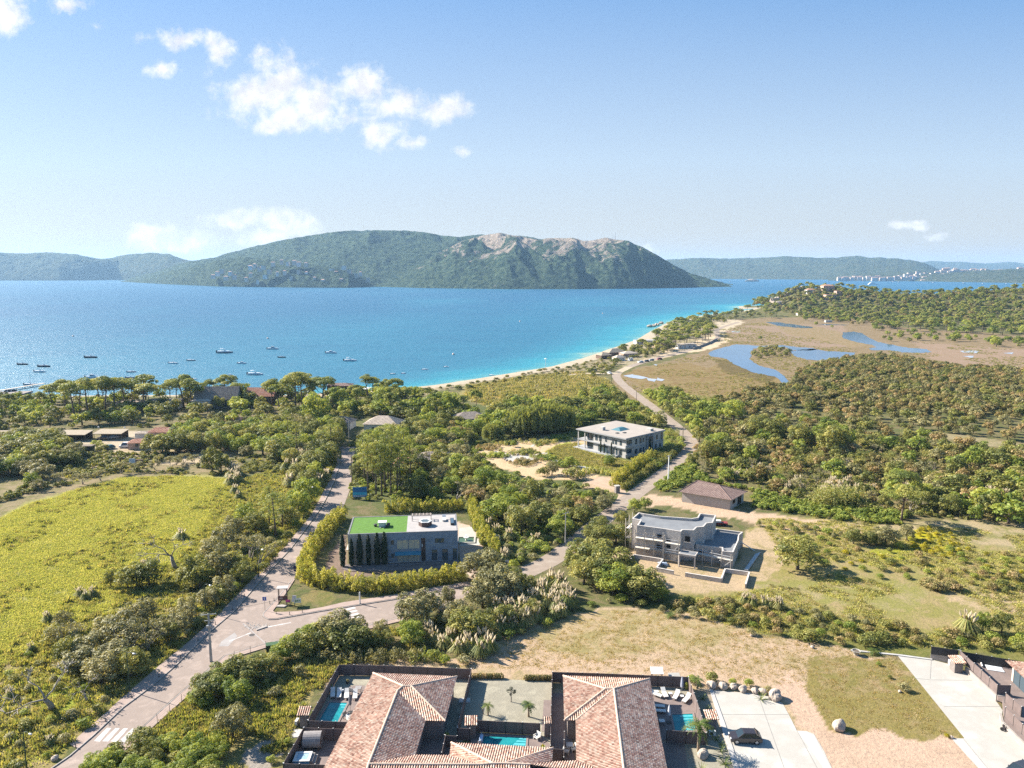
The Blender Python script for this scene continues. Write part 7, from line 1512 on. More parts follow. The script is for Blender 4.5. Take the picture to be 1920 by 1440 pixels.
for f, w_, z0, z1 in ((.28, 1.5, 1.2, 2.2), (.68, 2.2, .2, 2.3)):
 c0 = a + d * LL * f; q = [c0 + d * s_ * w_ / 2 + nn * o_ for s_, o_ in ((-1, .01), (1, .01), (1, .03), (-1, .03))]; g_ = MB().prism([v[:2] for v in q], z0, z1).build('window', VOID, t); fm = MB()
 for s_ in (-1, 0, 1): v = c0 + d * s_ * w_ / 2 + nn * .04; fm.cbox(v, .08, .06, z0, z1, math.atan2(d.y, d.x))
 fm.build('frame', mat('timber_frame', (0.2, 0.14, 0.06), None, 2, .7), g_)
i1 = (i0 + 1) % 4; a, b = wp[i1], wp[(i1 + 1) % 4]; d = (b - a).normalized(); nn = Vector((d.y, -d.x)); LL = (b - a).length
for f, w_, z0, z1 in ((.22, 1.0, .2, 2.2), (.72, 1.3, .6, 2.2)): c0 = a + d * LL * f; MB().prism([v[:2] for v in [c0 + d * s_ * w_ / 2 + nn * o_ for s_, o_ in ((-1, .01), (1, .01), (1, .03), (-1, .03))]], z0, z1).build('window', VOID, t)
keep([(1262, 925), (1300, 900), (1410, 920), (1410, 960), (1365, 962), (1275, 945)])
VW = mat('villa_white', (0.48, 0.45, 0.41), (0.42, 0.395, 0.36), .4, .9, .05); VB = mat('villa_band', (0.36, 0.36, 0.36), (0.31, 0.31, 0.315), .6, .85); VR = mat('villa_roof', (0.35, 0.305, 0.26), (0.30, 0.26, 0.225), .25, .95, .1)
Fc, Lc, Rc = G(1173.3, 821.7, 7), G(1086, 803.3, 7), G(1244, 805.7, 7); FV = Frame(Fc, Rc - Fc); lw = (Rc - Fc).length; dl = FV.L(Lc); ld = dl.y
t = thing('white_villa', 'two-storey pale villa with flat overhanging roof and turquoise skylight', 'villa', FV.o, FV.rz)
MB().box(.3, lw, 0, ld - 7, -.1, 6.55).build('wall', VW, t)
MB().box(.8, lw, ld - 6.998, ld - 3.5, -.1, 6.55).build('rear_wall', VW, t)
MB().box(-.5, lw + .4, -.5, ld + .4, 6.552, 7.05).build('roof', VR, t); MB().box(-.6, lw + .5, -.6, ld + .5, 6.62, 6.98).build('roof_edge', VB, t)
MB().box(-.35, lw + .12, -.12, ld, 3.2, 3.55).build('floor_band', VB, t); MB().box(-1.6, 4, 3.0, ld + 1, -.1, .55).build('terrace', VB, t)
for y in (ld - .3, ld - 3.4): MB().cbox((-.1, y), .35, .35, .552, 3.198).build('column', VW, t); MB().cbox((-.1, y), .3, .3, 3.552, 6.55).build('column', VW, t)
for k, (y0, y1, z0, z1, m_) in enumerate(((2.2, 3.0, 4.2, 5.6, 0), (4.6, 5.3, 4.2, 5.6, 0), (6.0, 6.7, 4.2, 5.6, 0), (9.5, 10.2, 4.4, 5.8, 0), (12.2, 13.2, 4.2, 5.9, 0), (14.2, 15.2, 4.2, 5.9, 0), (2.0, 2.8, 1.0, 2.6, 0), (4.2, 4.9, .6, 2.5, 0), (5.6, 6.3, .6, 2.5, 0), (9, 13.6, .6, 2.7, 2))):
 s = ld / 24.0; winbox(t, y0 * s, y1 * s, z0, z1, 'x', .3, -1, mull=m_)
winbox(t, (ld - 6.9) + .3, ld - 3.9, .65, 2.9, 'x', .8, -1, mull=2); winbox(t, (ld - 6.9) + .3, ld - 3.9, 3.7, 6.0, 'x', .8, -1, mull=2)
for z in (.5, 3.56): MB().box(-.4, 3.4, -.45, -.03, z, z + 1.05).build('balcony', VB, t); winbox(t, .6, 3.2, z + .35, z + 2.4, 'y', 0, -1, mull=1)
for k, (x0, x1, z0, z1) in enumerate(((.25, .29, 4.2, 5.9), (.36, .40, 4.2, 5.9), (.44, .47, 4.4, 5.6), (.24, .30, .9, 2.4), (.36, .41, .9, 2.4), (.45, .48, .9, 2.4), (.80, .84, 4.2, 5.6), (.93, .97, 3.8, 6.0), (.78, .82, 1.2, 2.4), (.9, .93, 1.2, 2.4))): winbox(t, x0 * lw, x1 * lw, z0, z1, 'y', 0, -1, mull=0)
MB().box(lw * .53, lw * .70, -.7, -.13, -.1, 6.3).build('stair_bay', VB, t)
for f in (.555, .6, .645): winbox(t, f * lw, (f + .025) * lw, .6, 6.0, 'y', -.7, -1, mull=0)
s = MB(); s.prism([(lw * .34, ld * .38), (lw * .60, ld * .38), (lw * .60, ld * .58), (lw * .34, ld * .58)], 7.05, 7.8, [(lw * .41, ld * .46), (lw * .54, ld * .46), (lw * .54, ld * .51), (lw * .41, ld * .51)]); s.build('skylight', glassmat('skylight_glass', (0.03, 0.13, 0.16), .55), t)
MB().box(lw * .18, lw * .25, ld * .62, ld * .68, 7.05, 8.2).build('chimney', VW, t); MB().box(lw * .72, lw * .8, 1.2, 3.2, 7.05, 7.9).build('roof_box', VW, t)
for x, y in ((.16, .3), (.27, .24)): MB().box(lw * x, lw * x + 1.2, ld * y, ld * y + .9, 7.052, 7.25).build('roof_vent', DARK, t)
for i, (x, y, h) in enumerate(((1126, 851, 5.2), (1132.5, 852.5, 4.2), (1146, 855.5, 5.0), (1218, 850, 5.5))):
 g = G(x, y); plant('cypress', g.x, g.y, h, f'thin young cypress, {ordinal(i + 1)} from the left against the white villa', 'cypresses of the white villa', None, .7)
keep([(1070, 840), (1090, 805), (1160, 790), (1250, 806), (1250, 845), (1175, 868)])
keep([(895, 850), (930, 830), (1010, 815), (1085, 812), (1090, 842), (1175, 865), (1200, 872), (1190, 895), (1140, 912), (1080, 895), (1000, 900), (930, 880)])
for i, px in enumerate(([(1027, 846), (1026, 852), (1035, 860), (1060, 868), (1090, 873), (1120, 880), (1119, 882.5), (1088, 876), (1056, 870.5), (1031, 863), (1021, 853), (1024, 845)], [(928, 845), (950, 850), (968, 856), (985, 860), (1002, 853), (1025, 847), (1025, 848.5), (1003, 855.5), (986, 863), (966, 858.5), (945, 853), (926, 847)], [(1002, 826), (1007, 830), (1000, 838), (994, 838), (1000, 832)])):
 struct('garden_path', MB().sheet(GP(px), .03), CONC)
g = G(975, 860.5); t = thing('garden_terrace', 'pale paved oval terrace with low edging in the sand garden', 'terrace', g); MB().lathe([(4.6, -.05), (4.6, .12), (4.4, .12)], n=24).build('paving', CONC, t); rr = random.Random(8)
for k in range(22): a = k * 2 * PI / 22; MB().blob((5.3 * math.cos(a), 5.3 * math.sin(a), .2), (.45, .45, .4), k, .3, 8, 6).build('edging_stone', ROCK, t)
islands = [(930, 856, 4.6, 'wide yellow-green planted island at the left of the sand garden'), (982, 849, 4.5, 'planted island right behind the paved terrace'), (986, 868.5, 4.4, 'planted island in front of the paved terrace'), (1024, 860.5, 3.2, 'small planted island beside the umbrella-shaped tree'), (1016, 831, 4.0, 'planted island in the middle of the sand garden'), (985, 821, 5.4, 'planted island at the back left of the sand garden'), (1046, 824, 4.8, 'planted island at the back right of the sand garden'), (953, 832, 4.0, 'planted island with a small tree at the left back of the garden'), (918, 840, 5.0, 'planted border at the far left of the sand garden'), (1060, 873, 4.5, 'planted border by the garden path in front'), (1082, 817, 5, 'planted island beside the left terrace of the white villa')]
for i, (x, y, w_, lab) in enumerate(islands):
 rng = np.random.default_rng(i + 300); cen = [(rng.normal(0, w_ * .5), rng.normal(0, w_ * .42), .4) for _ in range(56)]; v, q_, tn = lobes(cen, [(.8, .75, rng.uniform(.6, 1.15)) for _ in cen], 110, .17, rng, lo=-.2); o_ = bpy.data.objects.new('planted_island', np_mesh('planted_island', v, q_, LF[('lush', 'reed', 'maquis')[i % 3]], tn)); C.objects.link(o_); o_.location = G(x, y); tag(o_, lab, 'flower bed', 'planted islands of the sand garden')
at_px([('pine', 1008, 868, 4.0, 1.0), ('pine', 1012, 850, 3.6, 1.0)], 'in the sand garden of the white villa')
at_px([('lush', 1068, 876, 4.2), ('lush', 1143, 874, 4.2), ('lush', 962, 838, 2.6), ('bush', 1017, 893, 3.6), ('bush', 1072, 897, 4.2, 1.4), ('greyoak', 1035, 890, 4.5)], 'around the sand garden')
hedge([(1153, 912), (1175, 895), (1200, 876), (1225, 862)], 'tall yellow-green bamboo hedge between white villa garden and lane', 4.0, 1.3, seed=5)
hedge([(1085, 893), (1110, 884), (1130, 887), (1150, 893)], 'low bright yellow-green planting beside the sandy villa drive', 1.6, 1.2, 'meadow', 6, 'garden_hedge'); hedge([(1170, 918), (1195, 897), (1225, 878), (1262, 852)], 'dark green hedge along the lane below the bamboo', 1.9, 1.0, 'oak', 7, 'hedge')
stuff_scatter('garden_planting', [(1030, 848), (1045, 838), (1080, 832), (1090, 846), (1172, 866), (1198, 872), (1180, 888), (1120, 878), (1060, 866)], ['tuft', 'meadowtuft'], 2600, (.8, 1.6), 21, avoid=False)
g = G(1157, 924); t = thing('gate_pillar', 'stone gate pillar where the sandy drive meets the lane', 'pillar', g, .3); MB().box(-.6, .6, -.6, .6, 0, 2.0).build('shaft', mat('pillar_stone', (0, 0, 0)), t); MB().box(-.7, .7, -.7, .7, 2.0, 2.15).build('cap', CONC, t)
def hiphouse(px, py, w, d, hw, hr, rz, label, rm, wm, wins=((.3, 1.2), (.7, 1.2)), gable=False, nm='house', cat='house', z=0.0, loc=None, tiles=True, group=None, chim=False):
 g = loc if loc is not None else G(px, py, z); t = thing(nm, label, cat, g, rz, group); MB().box(-w / 2, w / 2, 0, d, -.6, hw - .02).build('wall', wm, t); o_ = .5; a = (-w / 2 - o_, -o_, hw); b = (w / 2 + o_, -o_, hw); c = (w / 2 + o_, d + o_, hw); e_ = (-w / 2 - o_, d + o_, hw)
 k = 0.0 if gable else min(d / 2, w / 2 - .3); p = (-w / 2 - o_ + k, d / 2, hr); q = (w / 2 + o_ - k, d / 2, hr); fs = [[a, b, q, p], [c, e_, p, q]] + ([] if gable else [[b, c, q], [e_, a, p]])
 if tiles: ro = tileroof('roof', fs, t, Vector((0, 0, 0)), .5, .7, .06, rm)
 else: mb = MB(); [mb.add(f, [tuple(range(len(f)))]) for f in fs]; ro = mb.build('roof', rm, t)
 if gable:
  for x in (-w / 2, w / 2): MB().add([(x, 0, hw - .02), (x, d, hw - .02), (x, d / 2, hr - .3)], [(0, 1, 2) if x < 0 else (2, 1, 0)]).build('gable_wall', wm, t)
 for f, ww in wins: winbox(t, -w / 2 + f * w - ww / 2, -w / 2 + f * w + ww / 2, 1.0, min(hw - .3, 2.2), mull=1 if ww > 1 else 0)
 if chim: MB().box(w * .12, w * .12 + .8, d * .3, d * .3 + .8, hw, hr + .6).build('chimney', wm, ro)
 return t
WH = mat('house_white', (0.58, 0.55, 0.5), (0.52, 0.49, 0.45), .6, .9); PKW = mat('house_pink', (0.52, 0.36, 0.29), (0.46, 0.32, 0.26), .6, .9); BRW = mat('house_timber', (0.17, 0.11, 0.08), (0.12, 0.08, 0.06), 1.5, .9); GRW = mat('house_grey', (0.22, 0.23, 0.24), (0.18, 0.19, 0.2), .8, .9)
hiphouse(405, 766, 19, 9, 4.2, 9.6, .06, 'big seaside house with grey-brown gabled roof and pale wing', GT, GRW, ((.55, 2), (.75, 2)), True, chim=False)
t = hiphouse(377, 768, 8, 4, 4.0, 4.6, .06, 'pale flat-roofed annex with two dark windows beside the gabled seaside house', PT, WH, ((.3, 1.8), (.72, 2.0)), tiles=False)
hiphouse(487, 759, 13, 9, 4.0, 7.6, -.02, 'seaside house with red tiled roof and white shutters', RT, BRW, ((.25, 1.4), (.6, 1.4)), True, chim=True)
hiphouse(303, 767, 15, 7, 3.6, 4.4, .03, 'low white seaside house with a flat pale roof', PT, WH, ((.15, 1.6), (.4, 1.6), (.65, 1.6), (.85, 1.2)))
hiphouse(242, 766, 12, 6, 3.0, 3.6, .03, 'low pale house behind the umbrella pines', PT, WH, ((.3, 1.6), (.7, 1.6)))
hiphouse(636, 742, 12, 8, 5.0, 6.0, .05, 'dark timber beach house with brown low roof', BT, BRW, ((.3, 2.5), (.7, 2.5)))
hiphouse(665, 741, 14, 6, 3.2, 3.5, .0, 'pale canvas-roofed beach shelter beside the timber beach house', WHITE, BRW, (), tiles=False)
hiphouse(713, 812, 13, 10, 3.4, 6.0, -.1, 'house with grey-brown hipped roof showing above the grove pines', PT, WH, ((.3, 1.2), (.7, 1.2)))
hiphouse(636, 805, 9, 7, 2.8, 4.6, -.15, 'small house with brown hipped roof near the end of the coast road', GT, WH, ((.3, 1.2),))
hiphouse(884, 798, 13, 9, 2.8, 5.0, .2, 'house with brown roof half hidden in the wood by the lawn', GT, WH, ((.5, 1.2),))
hiphouse(816, 878, 12, 8, 2.8, 4.6, .1, 'house with grey roof sunk in the dark wood', GT, RAW, ((.3, 1.2),)); hiphouse(765, 884, 8, 6, 2.5, 4.0, .3, 'smaller reddish roof beside the house sunk in the wood', RT, RAW, ())
hiphouse(307, 824, 11, 5, 2.8, 4.2, .02, 'long low house with pink tiled roof behind the round dark trees', RT, PKW, ((.3, 1.2), (.7, 1.2))); hiphouse(257, 843, 6.0, 5.0, 2.4, 3.4, .1, 'low shed with tan tiled roof next to the white van', RT, PKW, ((.5, .9),)); hiphouse(265, 824, 4.5, 4, 2.3, 2.7, .05, 'tiny pale-roofed shed behind the tan shed', PT, WH, ())
hiphouse(366, 811, 6, 5, 2.8, 4.0, .0, 'little house with reddish roof half hidden by trees', RT, PKW, ()); hiphouse(435, 800, 5, 5, 2.6, 3.8, .0, 'little brown-roofed hut in the trees left of the white gateway', RT, PKW, ())
g = G(473, 805); t = thing('gateway', 'white gateway between brick piers among the trees', 'gateway', g); MB().box(-2.2, 2.2, -.1, .1, 0, 2.0).build('gate', WHITE, t)
for x in (-3.2, 3.2): MB().box(x - .9, x + .9, -.5, .5, 0, 2.3).build('pier', PKW, t)
def carport(x0, x1, y, label, bays):
 a, b = G(x0, y), G(x1, y); L = (b - a).length; t = thing('carport', label, 'carport', a, math.atan2(b.y - a.y, b.x - a.x), 'thatched carports')
 MB().add([(-.3, -.6, 2.3), (L + .3, -.6, 2.3), (L + .3, 5.6, 2.9), (-.3, 5.6, 2.9), (-.3, -.6, 2.48), (L + .3, -.6, 2.48), (L + .3, 5.6, 3.08), (-.3, 5.6, 3.08)], [(3, 2, 1, 0), (4, 5, 6, 7), (0, 1, 5, 4), (1, 2, 6, 5), (2, 3, 7, 6), (3, 0, 4, 7)]).build('roof', mat('thatch', (0.36, 0.29, 0.21), (0.29, 0.235, 0.17), 1.5, .95, .5), t); MB().box(0, L, 5.2, 5.35, 0, 2.7).build('back_wall', BRW, t)
 for i in range(bays + 1):
  for y_ in (0, 5.1): MB().cbox((L * i / bays, y_), .16, .16, 0, 2.4 if y_ == 0 else 2.85).build('post', WPOLE, t)
 return a, b
carport(-20, 66, 828, 'long thatched carport at the left edge', 5); carport(87, 160, 827, 'thatched carport with a broken end behind the round bush', 4); carport(177, 228, 825, 'short thatched carport with two cars', 2)
CW = mat('car_white', (0.72, 0.72, 0.7), None, 1, .3, spec=.6); CS = mat('car_silver', (0.42, 0.43, 0.45), None, 1, .3, spec=.6); CB = mat('car_blue', (0.05, 0.09, 0.2), None, 1, .3, spec=.6); CT = mat('car_teal', (0.05, 0.16, 0.17), None, 1, .4)
car(10, 823.5, 1.3, 'dark car parked under the left-edge carport', BLACKC, z=0); car(18, 824, 1.4, 'silver car parked under the left-edge carport', CS, z=0); car(112, 822.5, 1.5, 'dark blue car under the carport with the broken end', CB, z=0)
car(194, 823.5, .4, 'dark car in the left bay of the short carport', BLACKC, z=0); car(212, 822.5, .3, 'silver car in the right bay of the short carport', CS, z=0)
car(237, 839, .25, 'white van parked beside the tan tiled shed', CW, 4.6, 1.85, 1.9, True, 'parked_van', 0, None, 'van'); car(204, 842, .9, 'teal pickup in the yard beside the round bush', CT, z=0)
g = G(158, 848); t = thing('shipping_container', 'dark green container under a planted roof in the yard', 'container', g, .02); MB().box(-2.6, 2.6, 0, 2.3, 0, 2.1).build('body', GREEN, t); MB().box(-2.8, 2.8, -.3, 2.6, 2.1, 2.25).build('roof', WPOLE, t); MB().box(.3, 2.2, -.02, -.002, .1, 1.9).build('door', VOID, t)
g = G(254, 872); t = thing('ruined_wall', 'ruined brick wall with a white board leaning against it', 'ruin', g, -.1); mb = MB(); mb.prism([(-1.6, 0), (2.6, 0), (2.6, .3), (-1.6, .3)], 0, 1.9, [(-1.2, 0), (2.6, 0), (2.6, .3), (-1.2, .3)]); mb.build('wall', mat('old_brick', (0.3, 0.2, 0.15), (0.2, 0.14, 0.11), 2, .95, .6), t); MB().prism([(-1.9, -.7), (.2, -.7), (.2, -.62), (-1.9, -.62)], 0, 2.2, [(-1.9, -.15), (.2, -.15), (.2, -.07), (-1.9, -.07)]).build('board', WHITE, t)
for k, (x, y) in enumerate(((226, 866), (233, 866))): g = G(x, y); t = thing('stone_post', ('slim' if k == 0 else 'thicker') + ' brown post left of the ruined wall', 'post', g); MB().cbox((0, 0), .3 + .3 * k, .3 + .2 * k, 0, 1.5).build('shaft', WPOLE, t)
for x, y, lab in ((103, 821, 'white globe lamp behind the broken carport'), (235, 817, 'white globe lamp beside the short carport'), (186, 816, 'white globe lamp behind the short carport')): g = G(x, y); t = thing('globe_lamp', lab, 'street lamp', g); MB().tube([(0, 0, 0), (0, 0, 2.9)], .06).build('pole', STEEL, t); MB().blob((0, 0, 3.15), (.32, .32, .32), 1, 0).build('globe', WHITE, t)
keep([(-30, 835), (-30, 808), (340, 800), (340, 845), (270, 850), (130, 852), (100, 835)])
for q in ([(360, 770), (362, 745), (438, 740), (440, 768)], [(464, 760), (464, 742), (508, 742), (508, 760)], [(276, 768), (276, 750), (328, 750), (328, 768)], [(615, 745), (680, 745), (680, 728), (615, 728)], [(683, 815), (683, 790), (742, 790), (742, 815)]): keep(q)
def mini(px, py, w, d, h, rz, wm, rm, label, group, hr=1.5, loc=None, cat='house', nm='house'):
 t = thing(nm, label, cat, tuple(loc) if loc is not None else tuple(G(px, py)), rz, group); MB().box(-w / 2, w / 2, -d / 2, d / 2, -2.5 if loc is not None else -.2, h - .01).build('wall', wm, t); k = .35
 if hr > 0: MB().prism([(-w / 2 - .4, -d / 2 - .4), (w / 2 + .4, -d / 2 - .4), (w / 2 + .4, d / 2 + .4), (-w / 2 - .4, d / 2 + .4)], h, h + hr, [(-w * (.5 - k), -d * .06), (w * (.5 - k), -d * .06), (w * (.5 - k), d * .06), (-w * (.5 - k), d * .06)]).build('roof', rm, t)
 else: MB().box(-w / 2 - .3, w / 2 + .3, -d / 2 - .3, d / 2 + .3, h, h + .35).build('roof', rm, t)
 wn = MB(); n = max(2, int(w / 3.5))
 for i in range(n): x = -w / 2 + (i + .5) * w / n; MB().box(x - .55, x + .55, -d / 2 - .03, -d / 2 - .004, h * .3, h * .72).build('window', GLASS, t)
 return t
THA = mat('thatch', (0, 0, 0)); SHEET = mat('grey_sheet_roof', (0.36, 0.35, 0.34), (0.3, 0.29, 0.28), .6, .8)
mini(1152, 667, 16, 9, 3, .5, BRW, THA, 'beach restaurant with big thatched roof', 'beach buildings', 2.6); mini(1132, 672, 9, 7, 2.6, .5, BRW, THA, 'small thatched beach hut beside the restaurant', 'beach buildings', 1.8); mini(1178, 669, 12, 7, 2.8, .4, PKW, PT, 'pale-roofed beach building right of the thatched restaurant', 'beach buildings')
mini(1218, 645, 26, 9, 3.2, .1, WH, SHEET, 'long grey flat-roofed beach pavilion at the pine grove', 'beach buildings', 0); mini(1285, 653, 16, 8, 3.4, .2, WH, PT, 'white building at the edge of the pine grove', 'beach buildings', 0); mini(1240, 650, 14, 8, 2.8, .2, PKW, THA, 'thatched house among the grove pines', 'beach buildings', 2); mini(1297, 606, 18, 10, 4, .1, WH, PT, 'pale beach house among far pines', 'beach buildings'); mini(1160, 676, 8, 5, 2.4, .5, WH, PT, 'tiny white hut at the road bend behind the beach', 'beach buildings')
car(1201, 680, .6, 'white car parked beside the beach road bend', CW, z=.03); car(1212, 678.5, .5, 'dark car parked right of the white one on the beach road', BLACKC, z=.03); car(1221, 676.5, .5, 'silver car parked farthest along the beach road', CS, z=.03); car(1113, 696, .1, 'blue car parked on the beach track', CB, z=.03); car(1143, 701, 1.9, 'white car standing where the lane meets the beach road', CW, z=.05); car(1182, 676.5, .9, 'white van among the beach huts', CW, 4.8, 1.9, 2.0, True, 'parked_van', .03, None, 'van'); car(1236, 674.5, .4, 'red car parked by the grove pines', mat('car_red', (0.3, 0.03, 0.03), None, 1, .3), z=.03)
g = G(1023, 690); t = thing('beach_shower', 'white pole with a small roof on the beach', 'pole', g); MB().tube([(0, 0, 0), (0, 0, 6)], .12).build('shaft', WHITE, t); MB().lathe([(1.2, 6), (.1, 6.5)], n=10).build('roof', WHITE, t)
for k, (x, y) in enumerate(((1218, 613), (1226, 612), (1232, 610), (1240, 607))): rock(x, y, 3.2, f'dark shore rock, {ordinal(k + 1)} from the left at the far end of the beach', 'shore_rock', k, flat=.5)
lowwall([(1300, 652), (1330, 641), (1345, 634)], 1.6, 'pale garden wall along the sandy road behind the grove', .4)
R3 = lambda pts: [(1280 + x / 3, 400 + y / 3) for x, y in pts]
CREEKM = mat('creek_water', (0.02, 0.075, 0.16), (0.03, 0.095, 0.19), .02, .14, .15, bscale=.6)
def wavy(px, amp=.5, seed=0):
 out = []; rr = random.Random(seed)
 for i in range(len(px)):
  a, b = px[i], px[(i + 1) % len(px)]; n = max(1, int(math.hypot(b[0] - a[0], b[1] - a[1]) / 4))
  for k in range(n): t = k / n; out.append((a[0] + (b[0] - a[0]) * t + rr.uniform(-1, 1) * amp * 2, a[1] + (b[1] - a[1]) * t + rr.uniform(-1, 1) * amp * .55))
 return out
CREEKS = [R3([(140, 788), (170, 772), (215, 758), (290, 738), (340, 738), (420, 746), (560, 742), (640, 752), (730, 758), (760, 768), (700, 772), (640, 770), (600, 774), (590, 755), (480, 750), (400, 760), (380, 790), (390, 800), (375, 820), (400, 842), (450, 862), (520, 880), (570, 915), (600, 945), (612, 955), (570, 985), (552, 985), (562, 955), (520, 918), (450, 905), (400, 898), (330, 868), (290, 848), (235, 815), (160, 806)]),
          R3([(600, 778), (660, 768), (740, 762), (810, 776), (880, 778), (975, 784), (960, 798), (920, 808), (850, 826), (790, 830), (700, 822), (640, 808)]),
          R3([(896, 680), (905, 670), (960, 666), (1010, 674), (1032, 690), (1060, 705), (1100, 724), (1190, 742), (1280, 758), (1370, 764), (1402, 780), (1350, 786), (1240, 782), (1150, 770), (1060, 770), (1045, 760), (1090, 754), (1060, 740), (980, 724), (905, 704)]),
          R3([(468, 612), (520, 610), (600, 622), (680, 632), (730, 640), (726, 646), (620, 642), (520, 630)]), R3([(735, 618), (820, 612), (900, 616), (1000, 614), (1010, 626), (900, 630), (800, 628)])]
for i, c in enumerate(CREEKS): struct('creek', MB().sheet(GP(wavy(c, .9, i)), .06), CREEKM); keep(c)
for i, px in enumerate(([(1168, 704), (1185, 702), (1215, 708), (1205, 711), (1180, 708)], [(1213, 709), (1232, 711), (1228, 716), (1216, 714)], [(1232, 708), (1246, 712), (1240, 715), (1231, 713)], [(1224, 683), (1233, 684), (1230, 686)], [(1370, 621), (1389, 620), (1386, 623), (1372, 623)], [(1800, 658), (1836, 657), (1832, 662), (1806, 661)], [(1803, 668), (1826, 667), (1822, 671)], [(1880, 662), (1900, 661), (1898, 664)])):
 struct('marsh_pool', MB().sheet(GP(wavy(px, .6, i + 20)), .06), mat('marsh_water', (0.28, 0.32, 0.38), (0.36, 0.38, 0.42), .1, .3))
HULLW = mat('hull_white', (0.74, 0.74, 0.73), (0.66, 0.66, 0.66), 1, .35); HULLD = mat('hull_dark', (0.035, 0.04, 0.05), (0.05, 0.055, 0.065), 1, .4); HULLG = mat('hull_grey', (0.30, 0.31, 0.33), None, 1, .4); HULLB = mat('hull_blue', (0.03, 0.10, 0.34), None, 1, .4); HULLT = mat('hull_turquoise', (0.06, 0.28, 0.32), None, 1, .4)
def boat(px, py, wpx, kind, hm, label, rz=0.0):
 g = G(px, py, -.35); d = math.hypot(g.y, CAMH); L = wpx * d / FOC; t = thing('motorboat' if kind != 'sail' else 'sailboat', label, 'boat', g, rz, 'boats moored off the beach'); W_ = max(1.6, L * .3); hb = .085 * L
 st = [(-.5, .42, 1.0), (-.2, .5, 1.0), (.1, .48, 1.02), (.3, .34, 1.1), (.44, .14, 1.25), (.5, .0, 1.38)]; mb = MB(); vs = []
 for x, w_, s in st: vs += [(x * L * .94, -w_ * W_ * .7, -.3), (x * L, -w_ * W_, hb * s), (x * L, w_ * W_, hb * s), (x * L * .94, w_ * W_ * .7, -.3)]
 fs = [(0, 1, 2, 3)]
 for i in range(5): o_ = 4 * i; fs += [(o_ + k, o_ + 4 + k, o_ + 4 + (k + 1) % 4, o_ + (k + 1) % 4) for k in range(4)]
 mb.add(vs, fs).build('hull', hm, t)
 MB().prism([(-.46 * L, -.36 * W_), (.12 * L, -.38 * W_), (.30 * L, -.22 * W_), (.30 * L, .22 * W_), (.12 * L, .38 * W_), (-.46 * L, .36 * W_)], hb * 1.0, hb * 1.0 + .06 * L).build('deck', HULLW if kind != 'rib' else HULLG, t)
 if kind in ('cabin', 'cruiser'):
  h = .10 * L if kind == 'cabin' else .13 * L; c0 = hb + .06 * L; MB().prism([(-.18 * L, -.3 * W_), (.2 * L, -.3 * W_), (.2 * L, .3 * W_), (-.18 * L, .3 * W_)], c0, c0 + h, [(-.16 * L, -.25 * W_), (.06 * L, -.25 * W_), (.06 * L, .25 * W_), (-.16 * L, .25 * W_)]).build('cabin', HULLW, t); MB().prism([(-.15 * L, -.305 * W_), (.1 * L, -.305 * W_), (.1 * L, .305 * W_), (-.15 * L, .305 * W_)], c0 + h * .3, c0 + h * .65).build('windows', CARGL, t).name = 'window_band'
 else: MB().prism([(-.04 * L, -.12 * W_), (.06 * L, -.12 * W_), (.06 * L, .12 * W_), (-.04 * L, .12 * W_)], hb, hb + .17 * L, [(-.04 * L, -.12 * W_), (.0, -.12 * W_), (.0, .12 * W_), (-.04 * L, .12 * W_)]).build('console', HULLW, t)
 MB().box(-.56 * L, -.48 * L, -.1 * W_, .1 * W_, hb * .2, hb + .1 * L).build('outboard', HULLD, t)
 if kind == 'tower': fr = MB(); [fr.tube([(-.3 * L, s * .3 * W_, hb), (-.26 * L, s * .25 * W_, hb + .2 * L)], .05, 4) for s in (-1, 1)]; fr.box(-.32 * L, -.1 * L, -.3 * W_, .3 * W_, hb + .2 * L, hb + .215 * L); fr.build('canopy', HULLW, t)
 if kind == 'sail': MB().tube([(0, 0, hb), (0, 0, hb + 1.15 * L)], .03 * L ** .5, 5).build('mast', HULLW, t)
